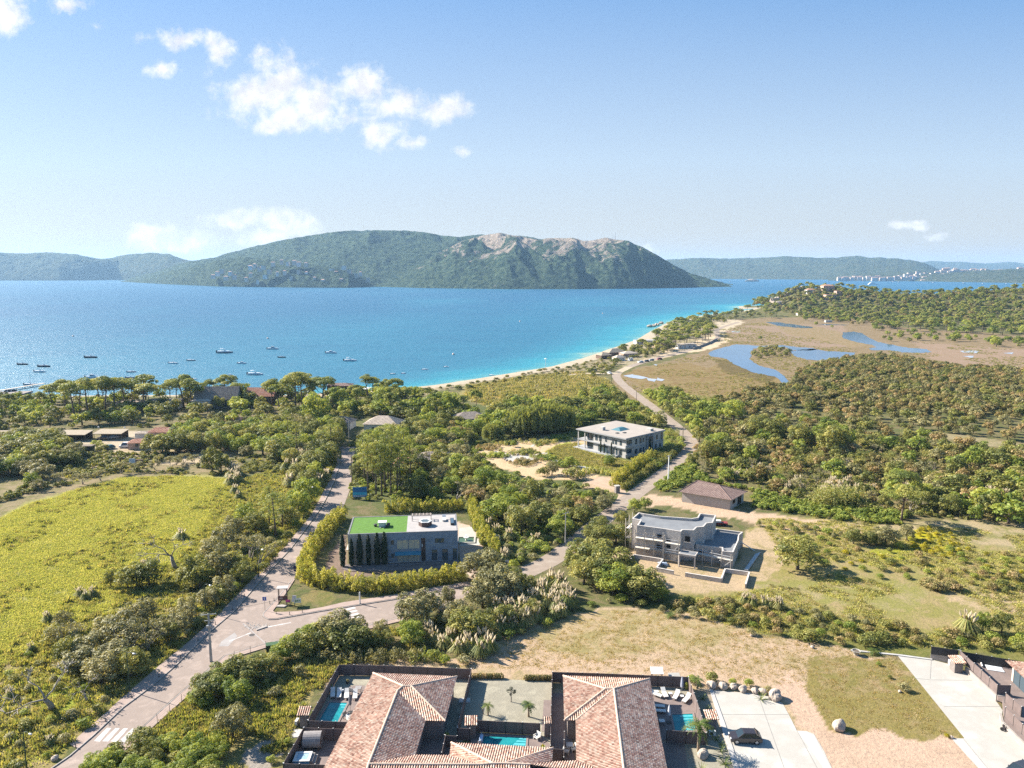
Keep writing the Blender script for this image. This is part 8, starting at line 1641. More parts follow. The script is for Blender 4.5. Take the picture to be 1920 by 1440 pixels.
for b in ((43, 684, 21, 'rib', HULLD, 'dark inflatable boat moored farthest left, above the jetty'), (83, 688, 24, 'rib', HULLD, 'dark slim motorboat, upper of the two right of the leftmost boat'), (75, 698, 24, 'plain', HULLW, 'white open motorboat below the slim dark one'), (171, 671, 24, 'rib', HULLD, 'dark motorboat alone, highest in the left part of the bay'), (174, 709, 27, 'cruiser', HULLW, 'white cabin cruiser nearest the umbrella pines'), (247, 698, 17, 'plain', HULLG, 'grey motorboat, upper of a pair above the pines'), (245, 709.5, 20, 'rib', HULLD, 'dark inflatable with a white deck, lower of a pair above the pines'), (325, 682, 19, 'plain', HULLW, 'white motorboat left of a small pair in mid bay'), (359, 676.5, 16, 'plain', HULLG, 'pale motorboat right of a small pair in mid bay'), (454, 682, 17, 'cabin', HULLW, 'white cabin boat in mid bay'), (422, 662, 29, 'tower', HULLG, 'long grey motorboat with canopy frame in mid bay'), (512, 655, 21, 'cruiser', HULLW, 'white cabin cruiser farthest out among the moored boats'), (529, 670.5, 15, 'rib', HULLD, 'little dark boat just below the farthest cruiser'), (621, 662.5, 21, 'cabin', HULLW, 'white cabin boat above the long white one by the shore'), (479, 703, 29, 'tower', HULLW, 'long white motorboat with canopy above the red-roofed house'), (432, 706.5, 21, 'cabin', HULLW, 'white motorboat left of the long canopied boat'), (657, 677, 24, 'tower', HULLW, 'white motorboat alone off the timber beach house'), (737, 701.5, 11, 'plain', HULLT, 'tiny turquoise boat beside a blue one near the beach'), (757, 700.5, 9, 'plain', HULLB, 'tiny blue boat beside the turquoise one near the beach'), (797, 693.5, 12, 'plain', HULLW, 'small white boat between the blue boat and the reddish one'), (837, 688.5, 10, 'cabin', HULLW, 'small white boat with reddish canopy closest to the sandy shore'), (466, 538 + 5, 5, 'plain', HULLW, 'tiny speedboat under the far villa hill'), (365, 711, 11, 'plain', HULLW, 'pale dinghy low in the water between cruiser and pines')):
 boat(*b, rz=((b[0] * 7) % 5 - 2) * .06)
boat(922, 704, 10, 'plain', HULLW, 'white boat pulled up on the sand', .1); C.objects[-1]
sl_ = [(1360, 545, 5, 'white sailboat left of the headland, nearest the big mountain tip'), (1430, 538, 4, 'tiny sailboat with bare mast in the strait')]
for x, y, w_, lab in sl_: boat(x, y, w_, 'sail', HULLW, lab)
g = G(1466, 536, -.35); t = thing('sailboat', 'white sailing boat with raised sail in the strait', 'boat', g, .3, 'boats moored off the beach'); MB().prism([(-4, -1.2), (2, -1.3), (5, 0), (2, 1.3), (-4, 1.2)], -.3, 1).build('hull', HULLW, t); MB().add([(0, 0, 1.5), (-4, .3, 1.8), (0, .1, 15), (.3, 0, 1.5), (4.5, -.2, 1.4), (.3, 0, 13)], [(0, 1, 2), (3, 4, 5)]).build('sail', HULLW, t); MB().tube([(.15, 0, 1), (.15, 0, 15.2)], .1, 5).build('mast', HULLG, t)
g = G(1637, 533.5, -.35); t = thing('motor_yacht', 'large white motor yacht in the strait below the town', 'yacht', g, .1); L = 52
for z0, z1, a, b, w_, nm in ((-1, 4, -.5, .5, 5, 'hull'), (4, 7, -.4, .25, 4.2, 'lower_deck'), (7, 10, -.32, .1, 3.6, 'upper_deck'), (10, 12, -.25, 0, 2.6, 'bridge')): MB().prism([(a * L, -w_), (b * L * .7, -w_), (b * L, 0), (b * L * .7, w_), (a * L, w_)], z0, z1, [(a * L, -w_), (b * L * .7, -w_), (b * L * 1.06, 0), (b * L * .7, w_), (a * L, w_)] if nm == 'hull' else None).build(nm, HULLW, t)
MB().tube([(-8, 0, 12), (-8, 0, 17)], .3, 5).build('mast', HULLW, t)
for i, (x, y) in enumerate(((1352, 528), (1369, 529), (1675, 529), (1685, 529.4), (1750, 530.6), (1807, 531.5), (1843, 533), (1887, 533), (1905, 532), (1595, 526.5))): boat(x, y, 6, 'cabin', HULLW, f'tiny white boat off the town shore, {ordinal(i + 1)} counting from the mountain tip' if i not in (2, 3) else f'tiny white boat off the town shore, {ordinal(i + 1)} counting from the mountain tip')
g = G(1410, 528, -.35); o_ = MB().blob((0, 0, -2), (46, 18, 17), 5, .2, 18, 10).build('islet', ROCK); o_.location = g; tag(o_, 'small dark rocky islet in the strait', 'islet')
for i, (x, y) in enumerate(((137, 611 + 20), (502, 635), (975, 603), (1130, 588), (850, 665))): g = G(x, y, -.35); t = thing('mooring_buoy', f'small pale mooring buoy, {ordinal(i + 1)} from the left in open water', 'buoy', g, 0, 'mooring buoys'); MB().blob((0, 0, .3), (.9, .9, .9), 1, 0).build('float', mat('buoy', (0.7, 0.5, 0.4), None, 1, .5), t); MB().tube([(0, 0, 1), (0, 0, 2)], .1, 5).build('stem', HULLW, t)
a, b = G(-40, 739, .5), G(83, 719, .5); t = thing('jetty', 'long narrow wooden jetty reaching into the bay', 'jetty', (a.x, a.y, 0), math.atan2(b.y - a.y, b.x - a.x)); L = (b - a).length; MB().box(0, L, -1.1, 1.1, .55, .75).build('walkway', mat('jetty_planks', (0.5, 0.44, 0.38), (0.42, 0.37, 0.32), 1, .9), t)
for k in range(int(L / 5)):
 for s in (-1, 1): MB().cbox((k * 5 + 1, s * 1.0), .25, .25, -2, .548).build('pile', WPOLE, t)
g = G(6, 738, .3); t = thing('pontoon', 'square floating pontoon with jet skis beside the jetty', 'pontoon', g, .1); MB().box(-14, 12, -5, 5, -.4, .5).build('float', mat('pontoon_grey', (0.26, 0.22, 0.2), (0.2, 0.17, 0.155), 1, .9), t); MB().box(-14, 12, -5.2, -5.0, -.4, .7).build('edge', WPOLE, t)
for k in range(5): g = G(13 + k * 3.6, 734.5 - k * .3, .85); t = thing('jet_ski', f'jet ski parked on the pontoon, {ordinal(k + 1)} from the left', 'jet ski', g, 1.4, 'jet skis on the pontoon'); MB().prism([(-1.5, -.5), (1, -.5), (1.7, 0), (1, .5), (-1.5, .5)], 0, .6).build('hull', HULLW if k % 2 else HULLD, t); MB().box(-1.1, .4, -.25, .25, .6, 1.0).build('seat', HULLD, t)
boat(57, 722, 22, 'sail', HULLG, 'grey boat with a bare mast moored along the jetty', .15)
rr = random.Random(5); TW = [mat('far_wall_cream', (0.55, 0.45, 0.36), None, .1, .9), mat('far_wall_white', (0.60, 0.54, 0.48), None, .1, .9), mat('far_wall_pink', (0.50, 0.38, 0.31), None, .1, .9)]; TR = mat('far_roof', (0.40, 0.25, 0.19), (0.34, 0.21, 0.16), .1, .9)
def far(x, y, d, w_, h, dp, lab, grp, flat=False, k=0, nm='house', cat='house'):
 p = AT(x, y, d); t = thing(nm, lab, cat, p, rr.uniform(-.35, .35), grp); MB().box(-w_ / 2, w_ / 2, -dp / 2, dp / 2, -14, h - .02).build('wall', TW[k % 3], t)
 if flat: MB().box(-w_ / 2 - .5, w_ / 2 + .5, -dp / 2 - .5, dp / 2 + .5, h, h + 1).build('roof', TW[(k + 1) % 3], t)
 else: MB().prism([(-w_ / 2 - 1, -dp / 2 - 1), (w_ / 2 + 1, -dp / 2 - 1), (w_ / 2 + 1, dp / 2 + 1), (-w_ / 2 - 1, dp / 2 + 1)], h, h + 3, [(-w_ / 2 + 3, -.5), (w_ / 2 - 3, -.5), (w_ / 2 - 3, .5), (-w_ / 2 + 3, .5)]).build('roof', TR, t)
T = [(1574 + i * 5.2 + rr.uniform(-2, 2), 522.5 + rr.uniform(-2.4, 1.2)) for i in range(34)] + [(1700 + i * 7.5 + rr.uniform(-3, 3), 513 + rr.uniform(-5, 4)) for i in range(30)] + [(1766 + i * 5 + rr.uniform(-2, 2), 507.5 + rr.uniform(-3, 3)) for i in range(32)] + [(1730 + i * 9 + rr.uniform(-3, 3), 527 + rr.uniform(-1.5, 1.5)) for i in range(20)]
T.sort()
for i, (x, y) in enumerate(T):
 d = 5250 + (527 - y) * 13; far(x, y, d - 30, rr.uniform(16, 40), rr.uniform(7, 15), 16, f'pale town building across the strait, {ordinal(i + 1)} counted along the town from the mountain side', 'town buildings across the strait', rr.random() < .5, i, 'town_building', 'building')
V = [(400, 517), (408, 512), (416, 507), (432, 511), (424, 520), (440, 518), (470, 500), (478, 497), (487, 503), (494, 500), (512, 494), (528, 490), (540, 493), (552, 491), (560, 494), (574, 495), (505, 508), (520, 512), (534, 510), (498, 517), (546, 520), (470, 514), (462, 522), (483, 527), (560, 508), (575, 512), (590, 522), (606, 527), (622, 506), (630, 511), (645, 500), (655, 507), (668, 515), (676, 512), (690, 523), (640, 525)]
V.sort()
for i, (x, y) in enumerate(V): base = np.interp(x, [236, 330, 420, 560, 660, 722], [528, 533, 537, 539, 539.5, 537]); d0 = G(x, float(base)).y; crest = np.interp(x, [236, 340, 400, 462, 530, 590, 640, 672, 722], [528, 507, 494, 482, 488, 495, 503, 515, 536]); f = (base - y) / max(4, base - crest); far(x, y, d0 + (3260 - d0) * float(min(1, f)) * .8 - 15, rr.uniform(11, 20), rr.uniform(3, 5), 11, f'small villa on the wooded far slope, {ordinal(i + 1)} from the left of that hillside', 'villas on the far wooded slope', rr.random() < .3, i, 'hillside_villa')
for i, (x, h) in enumerate(((1153.5, 34), (1149, 22))): p = AT(x, 449.5, 3740); t = thing('radio_mast', ('taller' if i == 0 else 'shorter') + ' radio mast on the crest of the big mountain', 'radio mast', (p.x, p.y, p.z - 6), 0); MB().tube([(0, 0, 0), (0, 0, h + 6)], 1.0 if i == 0 else .7, 5).build('shaft', mat('mast_red', (0.35, 0.3, 0.3), None, .1, .7), t); MB().tube([(-2.5, 0, h * .6), (2.5, 0, h * .6)], .5, 5).build('antenna', STEEL, t)
def GH(px, py):
 for k in range(700, 1700, 2):
  p = AT(px, py, k)
  if p.z <= float(hillz(np.array(p.x), np.array(p.y))): return p
 return AT(px, py, 1200)
for x, y, w_, d_, h, m_, fl_, lab in ((1551, 541, 17, 10, 6.5, PKW, 0, 'pink villa with a tower roof on top of the wooded headland'), (1518, 546, 12, 9, 4.5, WH, 0, 'white villa just left of the headland top'), (1556, 556, 16, 9, 5, PKW, 1, 'long pink villa on the slope below the headland top'), (1572, 549, 10, 8, 5, PKW, 1, 'small pink house at the right of the headland villas'), (1500, 588, 9, 6, 3, WH, 1, 'small white house in the trees at the foot of the headland')):
 p = GH(x, y + 3); mini(x, y, w_, d_, h, .1, m_, RT, lab, 'headland villas', 0 if fl_ else 2.2, (p.x, p.y, p.z))
for i, (x, y, s) in enumerate(((1455, 566, 9), (1462, 570, 7), (1478, 552, 6), (1486, 546, 6), (1494, 543, 5), (1505, 541, 6))): p = GH(x, y + 2); o_ = MB().blob((0, 0, 1), (s, s * .7, s * .75), i, .25, 14, 9).build('crag', ROCK); o_.location = p; tag(o_, f'pale granite crag on the left shoulder of the headland, {ordinal(i + 1)} from the left', 'rock', 'crags of the headland')
g = G(1553, 604.5); t = thing('marsh_hut', 'small white hut beside the water at the foot of the headland', 'hut', g); MB().box(-4, 4, -2, 2, 0, 2.6).build('wall', WH, t); MB().box(-4.4, 4.4, -2.4, 2.4, 2.602, 2.9).build('roof', SHEET, t)
keep([(-10, 1180), (-10, 1186), (0, 1186)])
MEADOW = [(-60, 985), (0, 975), (60, 945), (150, 917), (230, 896), (330, 893), (440, 899), (452, 940), (425, 985), (360, 1030), (320, 1060), (270, 1110), (200, 1140), (120, 1185), (60, 1220), (0, 1245), (-80, 1260)]
at_px([('pine', 20, 768, 8), ('pine', 52, 772, 8), ('pine', 100, 775, 14), ('pine', 122, 765, 14), ('pine', 140, 790, 17, 1.1), ('pine', 150, 778, 16), ('pine', 165, 782, 17), ('pine', 188, 765, 15), ('pine', 198, 772, 16), ('pine', 215, 768, 15, 1.2), ('pine', 233, 765, 14), ('pine', 250, 762, 12), ('pine', 280, 758, 11), ('pine', 320, 760, 12), ('pine', 345, 764, 14, 1.3), ('pine', 360, 765, 14, 1.2), ('pine', 392, 752, 11), ('pine', 425, 752, 13, 1.1), ('pine', 445, 758, 11), ('pine', 510, 765, 14), ('pine', 530, 758, 11), ('pine', 555, 770, 18, 1.0), ('pine', 567, 762, 16), ('pine', 590, 765, 15), ('pine', 604, 768, 16, 1.1), ('pine', 690, 752, 13), ('pine', 700, 750, 12), ('pine', 740, 755, 12), ('pine', 725, 748, 10), ('pine', 78, 770, 9), ('pine', 5, 785, 9)], 'along the bay')
zone([(-40, 790), (-40, 760), (120, 752), (300, 758), (440, 765), (600, 755), (640, 765), (640, 800), (500, 800), (340, 800), (240, 805), (-40, 808)], {'oak_far': (4, (4, 7)), 'lush_far': (3, (4, 7)), 'greyoak_far': (1, (4, 6)), 'bush_far': (2, (2, 3.5))}, 5.4, 'among the seaside houses', n=110)
zone([(640, 790), (650, 755), (700, 745), (800, 748), (850, 760), (840, 775), (900, 770), (900, 790), (800, 800), (740, 785), (680, 785)], {'oak_far': (3, (4, 7)), 'lush_far': (4, (4, 8)), 'bush_far': (1, (2, 3.5)), 'pine_far': (1, (8, 11))}, 5.2, 'in the green gardens behind the beach', n=80)
at_px([('lush', 845, 775, 11, .9), ('lush', 592, 800, 15, .9), ('lush', 720, 765, 11), ('lush', 640, 765, 9), ('oak', 545, 800, 9), ('thintree', 566, 815, 10), ('tallpine', 556, 862, 13), ('tallpine', 622, 850, 12), ('tallpine', 505, 840, 11), ('tallpine', 540, 830, 12)], 'around the top of the coast road')
zone([(270, 850), (265, 835), (340, 815), (440, 808), (560, 795), (640, 800), (628, 850), (600, 890), (560, 880), (500, 860), (430, 850), (330, 852)], {'oak': (4, (5, 8)), 'lush': (3, (5, 8)), 'greyoak': (1, (4, 6))}, 5.4, 'between carports and coast road', n=80)
at_px([('oak', 290, 850, 7.5, 1.2), ('oak', 305, 853, 7.5, 1.2), ('oak', 335, 850, 8, 1.2), ('oak', 360, 848, 8, 1.2)], 'round and dark right of the white van')
at_px([('pampas', 540 + 9 * math.sin(i * 2.3) + i * 2.2, 862 + (i % 6) * 10, 4.0, 1.1) for i in range(30)] + [('pampas', 432 + 7 * (i % 3), 885 + i * 4, 3.6, 1.1) for i in range(7)] + [('pampas', 372 + i * 9, 876 + i, 2.4) for i in range(4)], 'beside the meadow and coast road')
zone([(-60, 905), (-60, 822), (40, 815), (90, 812), (130, 835), (152, 850), (150, 868), (110, 880), (85, 900), (60, 905), (30, 890)], {'oak': (4, (5.5, 8.5)), 'greyoak': (2, (5, 7)), 'lush': (2, (5, 8))}, 4.2, 'in the dark copse at the left edge', n=70)
at_px([('olive', 72, 918, 4), ('olive', 82, 906, 3), ('olive', 112, 905, 3.5), ('olive', 155, 908, 4, 1.2), ('olive', 190, 902, 4), ('olive', 228, 888, 4.5), ('olive', 250, 885, 3.6), ('olive', 262, 882, 3.4), ('olive', 290, 880, 4), ('olive', 318, 880, 4.5, 1.3), ('olive', 330, 872, 3.5), ('olive', 345, 868, 4), ('olive', 366, 872, 4), ('olive', 300, 866, 3), ('olive', 130, 895, 3), ('olive', 400, 866, 3.5)], 'in the bare olive row behind the meadow')
at_px([('oak', 398, 885, 9, .8), ('oak', 415, 888, 7), ('lush', 60, 915, 5), ('bush', 195, 845, 3), ('bush', 185, 848, 2.6), ('lush', 182, 842, 3.5, 1.3)], 'between olives and meadow')
at_px([('baretree', 330, 1066, 8.5, 1.3), ('baretree', 98, 1330, 7.5, 1.4), ('baretree', 163, 1314, 4.8), ('greyoak', 228, 1212, 6, 1.2), ('greyoak', 200, 1205, 5), ('greyoak', 170, 1235, 5, 1.2), ('greyoak', 255, 1180, 5.5), ('greyoak', 270, 1170, 5), ('oak', 130, 1245, 5), ('oak', 105, 1215, 4.5), ('greyoak', 120, 1185, 4), ('oak', 257, 1100, 5.5), ('oak', 280, 1098, 6), ('oak', 240, 1105, 5), ('oak', 208, 1100, 3.8, .7), ('oak', 366, 1098, 7, .8), ('oak', 375, 1105, 6.5), ('oak', 352, 1100, 5), ('greyoak', 415, 1085, 6.5), ('oak', 440, 1080, 6), ('oak', 455, 1095, 5), ('greyoak', 400, 1060, 6.5), ('thintree', 485, 1060, 7), ('thintree', 470, 1050, 7), ('greyoak', 305, 1200, 4.5), ('greyoak', 330, 1196, 4.5, 1.2), ('greyoak', 345, 1175, 4.5), ('oak', 320, 1205, 4.2), ('greyoak', 390, 1140, 4.2), ('greyoak', 420, 1120, 4.6), ('oak', 405, 1132, 4.2), ('greyoak', 350, 1155, 3.8), ('oak', 245, 1270, 5), ('greyoak', 190, 1280, 5, 1.2), ('greyoak', 215, 1255, 5, 1.3), ('greyoak', 150, 1260, 4.6, 1.2), ('oak', 262, 1262, 4), ('thintree', 205, 1240, 6, 1.3), ('thintree', 275, 1220, 6), ('thintree', 130, 1220, 5.5)], 'between meadow and coast road')
at_px([('tallpine', 517, 1008, 11, 1.35), ('tallpine', 505, 985, 10, 1.2), ('tallpine', 530, 990, 9, 1.2), ('oak', 545, 985, 5), ('lush', 560, 965, 7), ('lush', 575, 945, 8), ('oak', 578, 920, 7), ('lush', 588, 905, 7), ('oak', 596, 890, 6.5), ('lush', 606, 872, 6.5), ('bush', 525, 1030, 2.6), ('bush', 540, 1012, 2.6), ('bush', 510, 1050, 2.8), ('bush', 495, 1070, 2.4), ('lushbush', 555, 990, 2.6), ('lushbush', 570, 965, 2.6), ('oak', 480, 1000, 6), ('lush', 460, 985, 6), ('oak', 560, 905, 7), ('greyoak', 440, 1010, 6), ('greyoak', 425, 1030, 6.5)], 'on the left bank of the coast road')
zone([(-40, 1440), (-40, 1250), (60, 1230), (120, 1270), (200, 1310), (160, 1370), (90, 1420), (20, 1450)], {'lushbush': (2, (.8, 1.8)), 'bush': (2, (.8, 1.8)), 'greybush': (2, (.8, 1.6)), 'yellowbush': (1, (.5, 1))}, 3.4, 'in the weeds at the lower left corner', n=60)
zone([(280, 1215), (330, 1215), (420, 1130), (520, 1010), (560, 960), (450, 1000), (330, 1130), (250, 1200)], {'lushbush': (2, (.8, 2)), 'bush': (3, (.9, 2.2)), 'greybush': (2, (.9, 1.8))}, 2.6, 'under the roadside trees', n=90)
at_px([('pampas', 150, 1118, 2.2), ('pampas', 160, 1124, 2), ('pampas', 175, 1118, 2.2), ('pampas', 90, 1165, 2.2), ('pampas', 270, 1068, 2.4), ('pampas', 340, 1010, 2.5, 1.6), ('pampas', 440, 925, 3), ('pampas', 448, 935, 2.6), ('pampas', 60, 1222, 1.8), ('pampas', 20, 1310, 1.8), ('pampas', 95, 1395, 1.6)], 'dotted along the meadow edge')
at_px([('tallpine', 690, 925, 15), ('tallpine', 705, 928, 15.5), ('tallpine', 716, 930, 15), ('tallpine', 722, 922, 16), ('tallpine', 733, 928, 15), ('tallpine', 745, 925, 14), ('tallpine', 700, 905, 15), ('tallpine', 728, 905, 16), ('tallpine', 750, 908, 14), ('tallpine', 684, 905, 14), ('tallpine', 770, 900, 14), ('tallpine', 735, 885, 15), ('tallpine', 690, 880, 13), ('tallpine', 760, 880, 13)], 'in the pine grove by the blue billboard')
zone([(668, 900), (680, 860), (720, 815), (800, 800), (900, 795), (940, 790), (885, 820), (870, 850), (895, 895), (950, 928), (1010, 942), (1080, 948), (1148, 938), (1140, 955), (1090, 985), (1040, 1015), (960, 1000), (900, 955), (860, 945), (760, 940), (750, 920)], {'oak': (4, (3.5, 8)), 'lush': (4, (3.5, 8)), 'greyoak': (2, (3.5, 6)), 'scruboak': (1, (3.5, 6)), 'thintree': (1, (4, 6))}, 5.2, 'in the wood behind the grey house', n=170)
zone([(90, 795), (100, 755), (330, 748), (640, 742), (640, 762), (500, 772), (330, 775), (100, 790)], {'pine_far': (3, (9, 14)), 'lush_far': (2, (6, 9)), 'oak_far': (2, (5, 8))}, 7.5, 'in the shore belt', n=80)
zone([(-40, 800), (-40, 756), (95, 756), (90, 795)], {'lush_far': 2, 'oak_far': 2}, 6, 'near the jetty', (4, 6.5), 40)
zone([(900, 800), (960, 760), (1060, 765), (1090, 790), (1080, 806), (1010, 812), (930, 828)], {'oak_far': (3, (5, 8)), 'lush_far': (3, (5, 8))}, 5.5, 'behind the sand garden', n=60)
at_px([('willow', 985, 818, 12, 1.0), ('willow', 1012, 815, 13, 1.1), ('willow', 1038, 812, 12.5, 1.0), ('willow', 1055, 808, 11), ('willow', 921, 826, 7)], 'behind the sand garden pond')
zone([(1060, 790), (1075, 755), (1130, 735), (1160, 745), (1215, 785), (1245, 805), (1200, 800), (1150, 786), (1090, 800)], {'oak_far': (3, (4, 7)), 'lush_far': (4, (4, 6)), 'reeds': (2, (3, 4))}, 4.8, 'behind the white villa', n=90)
zone([(1245, 810), (1262, 812), (1284, 832), (1275, 850), (1230, 880), (1215, 865), (1248, 845)], {'lushbush': (2, (1.5, 3)), 'bush': (3, (1.5, 3.2)), 'reeds': (1, (2, 3))}, 3.0, 'between white villa and lane bend', n=40)
zone([(950, 1060), (900, 1000), (905, 960), (960, 1005), (1060, 1015), (1020, 1045), (975, 1070)], {'lushbush': (4, (1, 2.4)), 'pampas': (3, (2.4, 3.4)), 'greybush': (2, (1, 2)), 'bush': (1, (1, 2))}, 3.2, 'on the rough plot beside the lane', n=70)
zone([(1060, 1012), (1120, 960), (1150, 930), (1100, 975), (1070, 1005), (1000, 1010), (1060, 985)], {'bush': (3, (1.5, 2.6)), 'lushbush': (2, (1.5, 2.6))}, 3.0, 'on the shaded verge of the lane', n=40)
at_px([('oak', 1095, 1062, 6.5, 1.3), ('oak', 1120, 1070, 7, 1.3), ('oak', 1150, 1085, 7, 1.3), ('oak', 1130, 1100, 6.5, 1.2), ('lush', 1150, 1115, 6.5, 1.2), ('oak', 1175, 1112, 6, 1.2), ('oak', 1205, 1118, 6.5, 1.3), ('oak', 1095, 1095, 6, 1.2), ('oak', 1075, 1075, 5), ('oak', 1180, 1085, 5), ('oak', 1110, 1015, 4.5, 1.3), ('oak', 1130, 1022, 5, 1.3), ('oak', 1155, 1018, 5, 1.3), ('oak', 1125, 1000, 4.5, 1.2), ('oak', 1165, 985, 4), ('lush', 1190, 960, 4), ('lush', 1210, 955, 3.6), ('oak', 1225, 1125, 4.5), ('lush', 1235, 1128, 4)], 'between lane and building site')
at_px([('greyoak', 905, 1092, 7.5, 1.2), ('greyoak', 925, 1120, 7, 1.3), ('greyoak', 945, 1128, 6.5, 1.2), ('greyoak', 905, 1140, 6, 1.2), ('oak', 960, 1105, 5), ('oak', 985, 1115, 4.5), ('greyoak', 775, 1175, 6.5, 1.15), ('greyoak', 800, 1160, 6, 1.1), ('greyoak', 840, 1140, 4.5, .8), ('lush', 775, 1210, 4.5), ('lush', 765, 1200, 4), ('oak', 870, 1195, 5.5, 1.2), ('oak', 895, 1200, 5.5, 1.2), ('greyoak', 860, 1180, 5.5), ('oak', 930, 1180, 4.5), ('oak', 950, 1175, 4.5), ('oak', 1000, 1160, 4), ('greyoak', 985, 1172, 3.5)], 'in the pampas belt south of the side road')
rr = random.Random(12)
P_ = [(830, 1165), (850, 1160), (870, 1165), (815, 1205), (830, 1215), (805, 1195), (845, 1205), (905, 1215), (915, 1222), (880, 1222), (860, 1225), (900, 1232), (930, 1165), (950, 1150), (965, 1160), (975, 1150), (990, 1145), (1000, 1135), (1010, 1150), (1025, 1140), (1035, 1130), (1045, 1145), (1020, 1120), (1040, 1115), (1055, 1130), (1065, 1140), (1060, 1120), (1070, 1128), (1050, 1105), (1030, 1100), (990, 1120), (975, 1128), (960, 1135), (1005, 1165), (985, 1175), (960, 1180), (935, 1185), (1040, 1160), (1055, 1155), (925, 1150), (860, 1150), (1015, 1110)]
at_px([('pampas', x, y, rr.uniform(2.6, 3.9), 1.1) for x, y in P_], 'in the belt above the open lot')
zone([(770, 1235), (780, 1200), (860, 1215), (950, 1190), (1060, 1165), (1100, 1130), (1240, 1138), (1250, 1120), (1150, 1125), (1060, 1150), (940, 1205), (900, 1245), (830, 1250)], {'lushbush': (2, (1, 2)), 'greybush': (3, (1, 2)), 'bush': (2, (1, 2.2))}, 2.6, 'along the edge of the open lot', n=80)
at_px([('greyoak', 632, 1205, 5.8, 1.3), ('greyoak', 655, 1200, 5.0, 1.2), ('oak', 610, 1215, 5, 1.2), ('oak', 645, 1218, 5, 1.3), ('oak', 675, 1218, 4.5, 1.2), ('lush', 590, 1210, 4.2), ('lush', 575, 1215, 4.4), ('lush', 545, 1232, 4, 1.2), ('oak', 565, 1230, 4.4, 1.2), ('oak', 700, 1215, 3.5), ('greyoak', 715, 1200, 4.0, .8), ('oak', 725, 1212, 3, 1.1), ('lush', 525, 1240, 3.2, 1.2)], 'beside the green cabinet')
for i, (a, b, lab) in enumerate((((600, 1238), (720, 1238), 'blue-green low hedge behind the left villa fence, left half'), ((700, 1240), (795, 1236), 'blue-green low hedge behind the left villa fence, middle'), ((775, 1238), (840, 1238), 'yellow-green low hedge behind the left villa fence, right end'))): hedge([a, b], lab, 1.5, 1.1, ('grey', 'grey', 'reed')[i], 30 + i, 'low_hedge', 170, .17)
at_px([('oak', 395, 1310, 4, 1.4), ('oak', 420, 1285, 4.2, 1.4), ('oak', 450, 1275, 4.2, 1.4), ('oak', 480, 1272, 4, 1.4), ('oak', 505, 1262, 3.6, 1.3), ('lush', 415, 1300, 3.8, 1.3), ('oak', 380, 1300, 3.4, 1.2), ('lush', 445, 1320, 4.0, 1.2), ('oak', 460, 1292, 3.6, 1.2), ('lush', 370, 1320, 2.6, 1.2), ('lush', 385, 1325, 2.4, 1.2)], 'on the bank below the electricity pole')
at_px([('greyoak', 437, 1388, 5.4, 1.0), ('lush', 410, 1408, 3, .9), ('lush', 415, 1422, 2.4), ('greybush', 515, 1308, 2.2), ('bush', 500, 1285, 1.4), ('greybush', 562, 1270, 2.6, .7), ('lushbush', 540, 1395, 1.1), ('lushbush', 508, 1430, 1.2), ('bush', 470, 1372, 1.1), ('bush', 350, 1375, 1.0), ('greybush', 268, 1388, 2.4), ('greybush', 505, 1275, 1.8)], 'on the dry garden slope left of the pool')
zone([(135, 1475), (200, 1425), (260, 1395), (330, 1400), (385, 1420), (400, 1475)], {'oak': (2, (2.2, 3.4)), 'lush': (3, (2.2, 3.2)), 'bush': (2, (1.5, 2.4))}, 2.4, 'in the thicket at the bottom edge', n=60)
zone([(1300, 900), (1310, 850), (1320, 800), (1380, 775), (1470, 790), (1600, 810), (1700, 815), (1760, 830), (1760, 960), (1680, 960), (1640, 955), (1560, 945), (1480, 935), (1400, 905), (1330, 900)], {'oak_far': (3, (3, 6.5)), 'greyoak_far': (2, (3, 5.5)), 'scruboak_far': (4, (2.5, 5.5)), 'lush_far': (2, (3, 6.5)), 'reeds': (2, (2.5, 3.8)), 'thintree': (1, (3, 5))}, 6.0, 'in the near wood behind the tiled house', n=190)
zone([(1760, 840), (1860, 845), (2000, 860), (2000, 975), (1860, 985), (1790, 970), (1760, 955)], {'oak_far': (3, (4, 7)), 'lush_far': (3, (4, 7)), 'scruboak_far': (3, (3, 6))}, 6.5, 'in the wood at the right edge', n=75)
zone([(1215, 745), (1260, 740), (1320, 770), (1380, 775), (1330, 800), (1310, 835), (1290, 800), (1260, 780)], {'oak_far': (4, (4, 7)), 'lush_far': (3, (4, 7))}, 5.5, 'right of the lane at the bend', n=70)
at_px([('lush', 1345, 855, 9, 1.1), ('oak', 1365, 860, 8.5, 1.2), ('oak', 1330, 862, 7.5), ('lush', 1375, 790, 10, 1.1), ('oak', 1560, 850, 11, 1.1), ('oak', 1420, 820, 9), ('oak', 1450, 825, 9), ('oak', 1500, 835, 9), ('lush', 1580, 845, 10), ('oak', 1300, 872, 5), ('pine', 1690, 980, 10, 1.35), ('pine', 1690, 940, 9, 1.5), ('oak', 1495, 1068, 7.6, 1.25), ('oak', 1600, 1020, 4.2), ('greyoak', 1660, 1022, 5, 1.2), ('greyoak', 1700, 1012, 4), ('oak', 1630, 1022, 3.6), ('oak', 1735, 958, 6), ('oak', 1780, 965, 6)], 'standing out on the right')
at_px([('pampas', 1362 + i * 6, 900 - (i % 3) * 5, 3.0) for i in range(9)] + [('pampas', 1475 + i * 7, 925 - (i % 4) * 5, 3.2) for i in range(5)] + [('pampas', 1545 + i * 8, 935 - (i % 3) * 9, 4.2) for i in range(7)] + [('pampas', x, y, 3.2) for x, y in ((1605, 925), (1635, 925), (1700, 925), (1725, 925), (1855, 930), (1870, 925), (1885, 935), (1440, 890), (1425, 885))], 'at the edge of the right-hand wood')
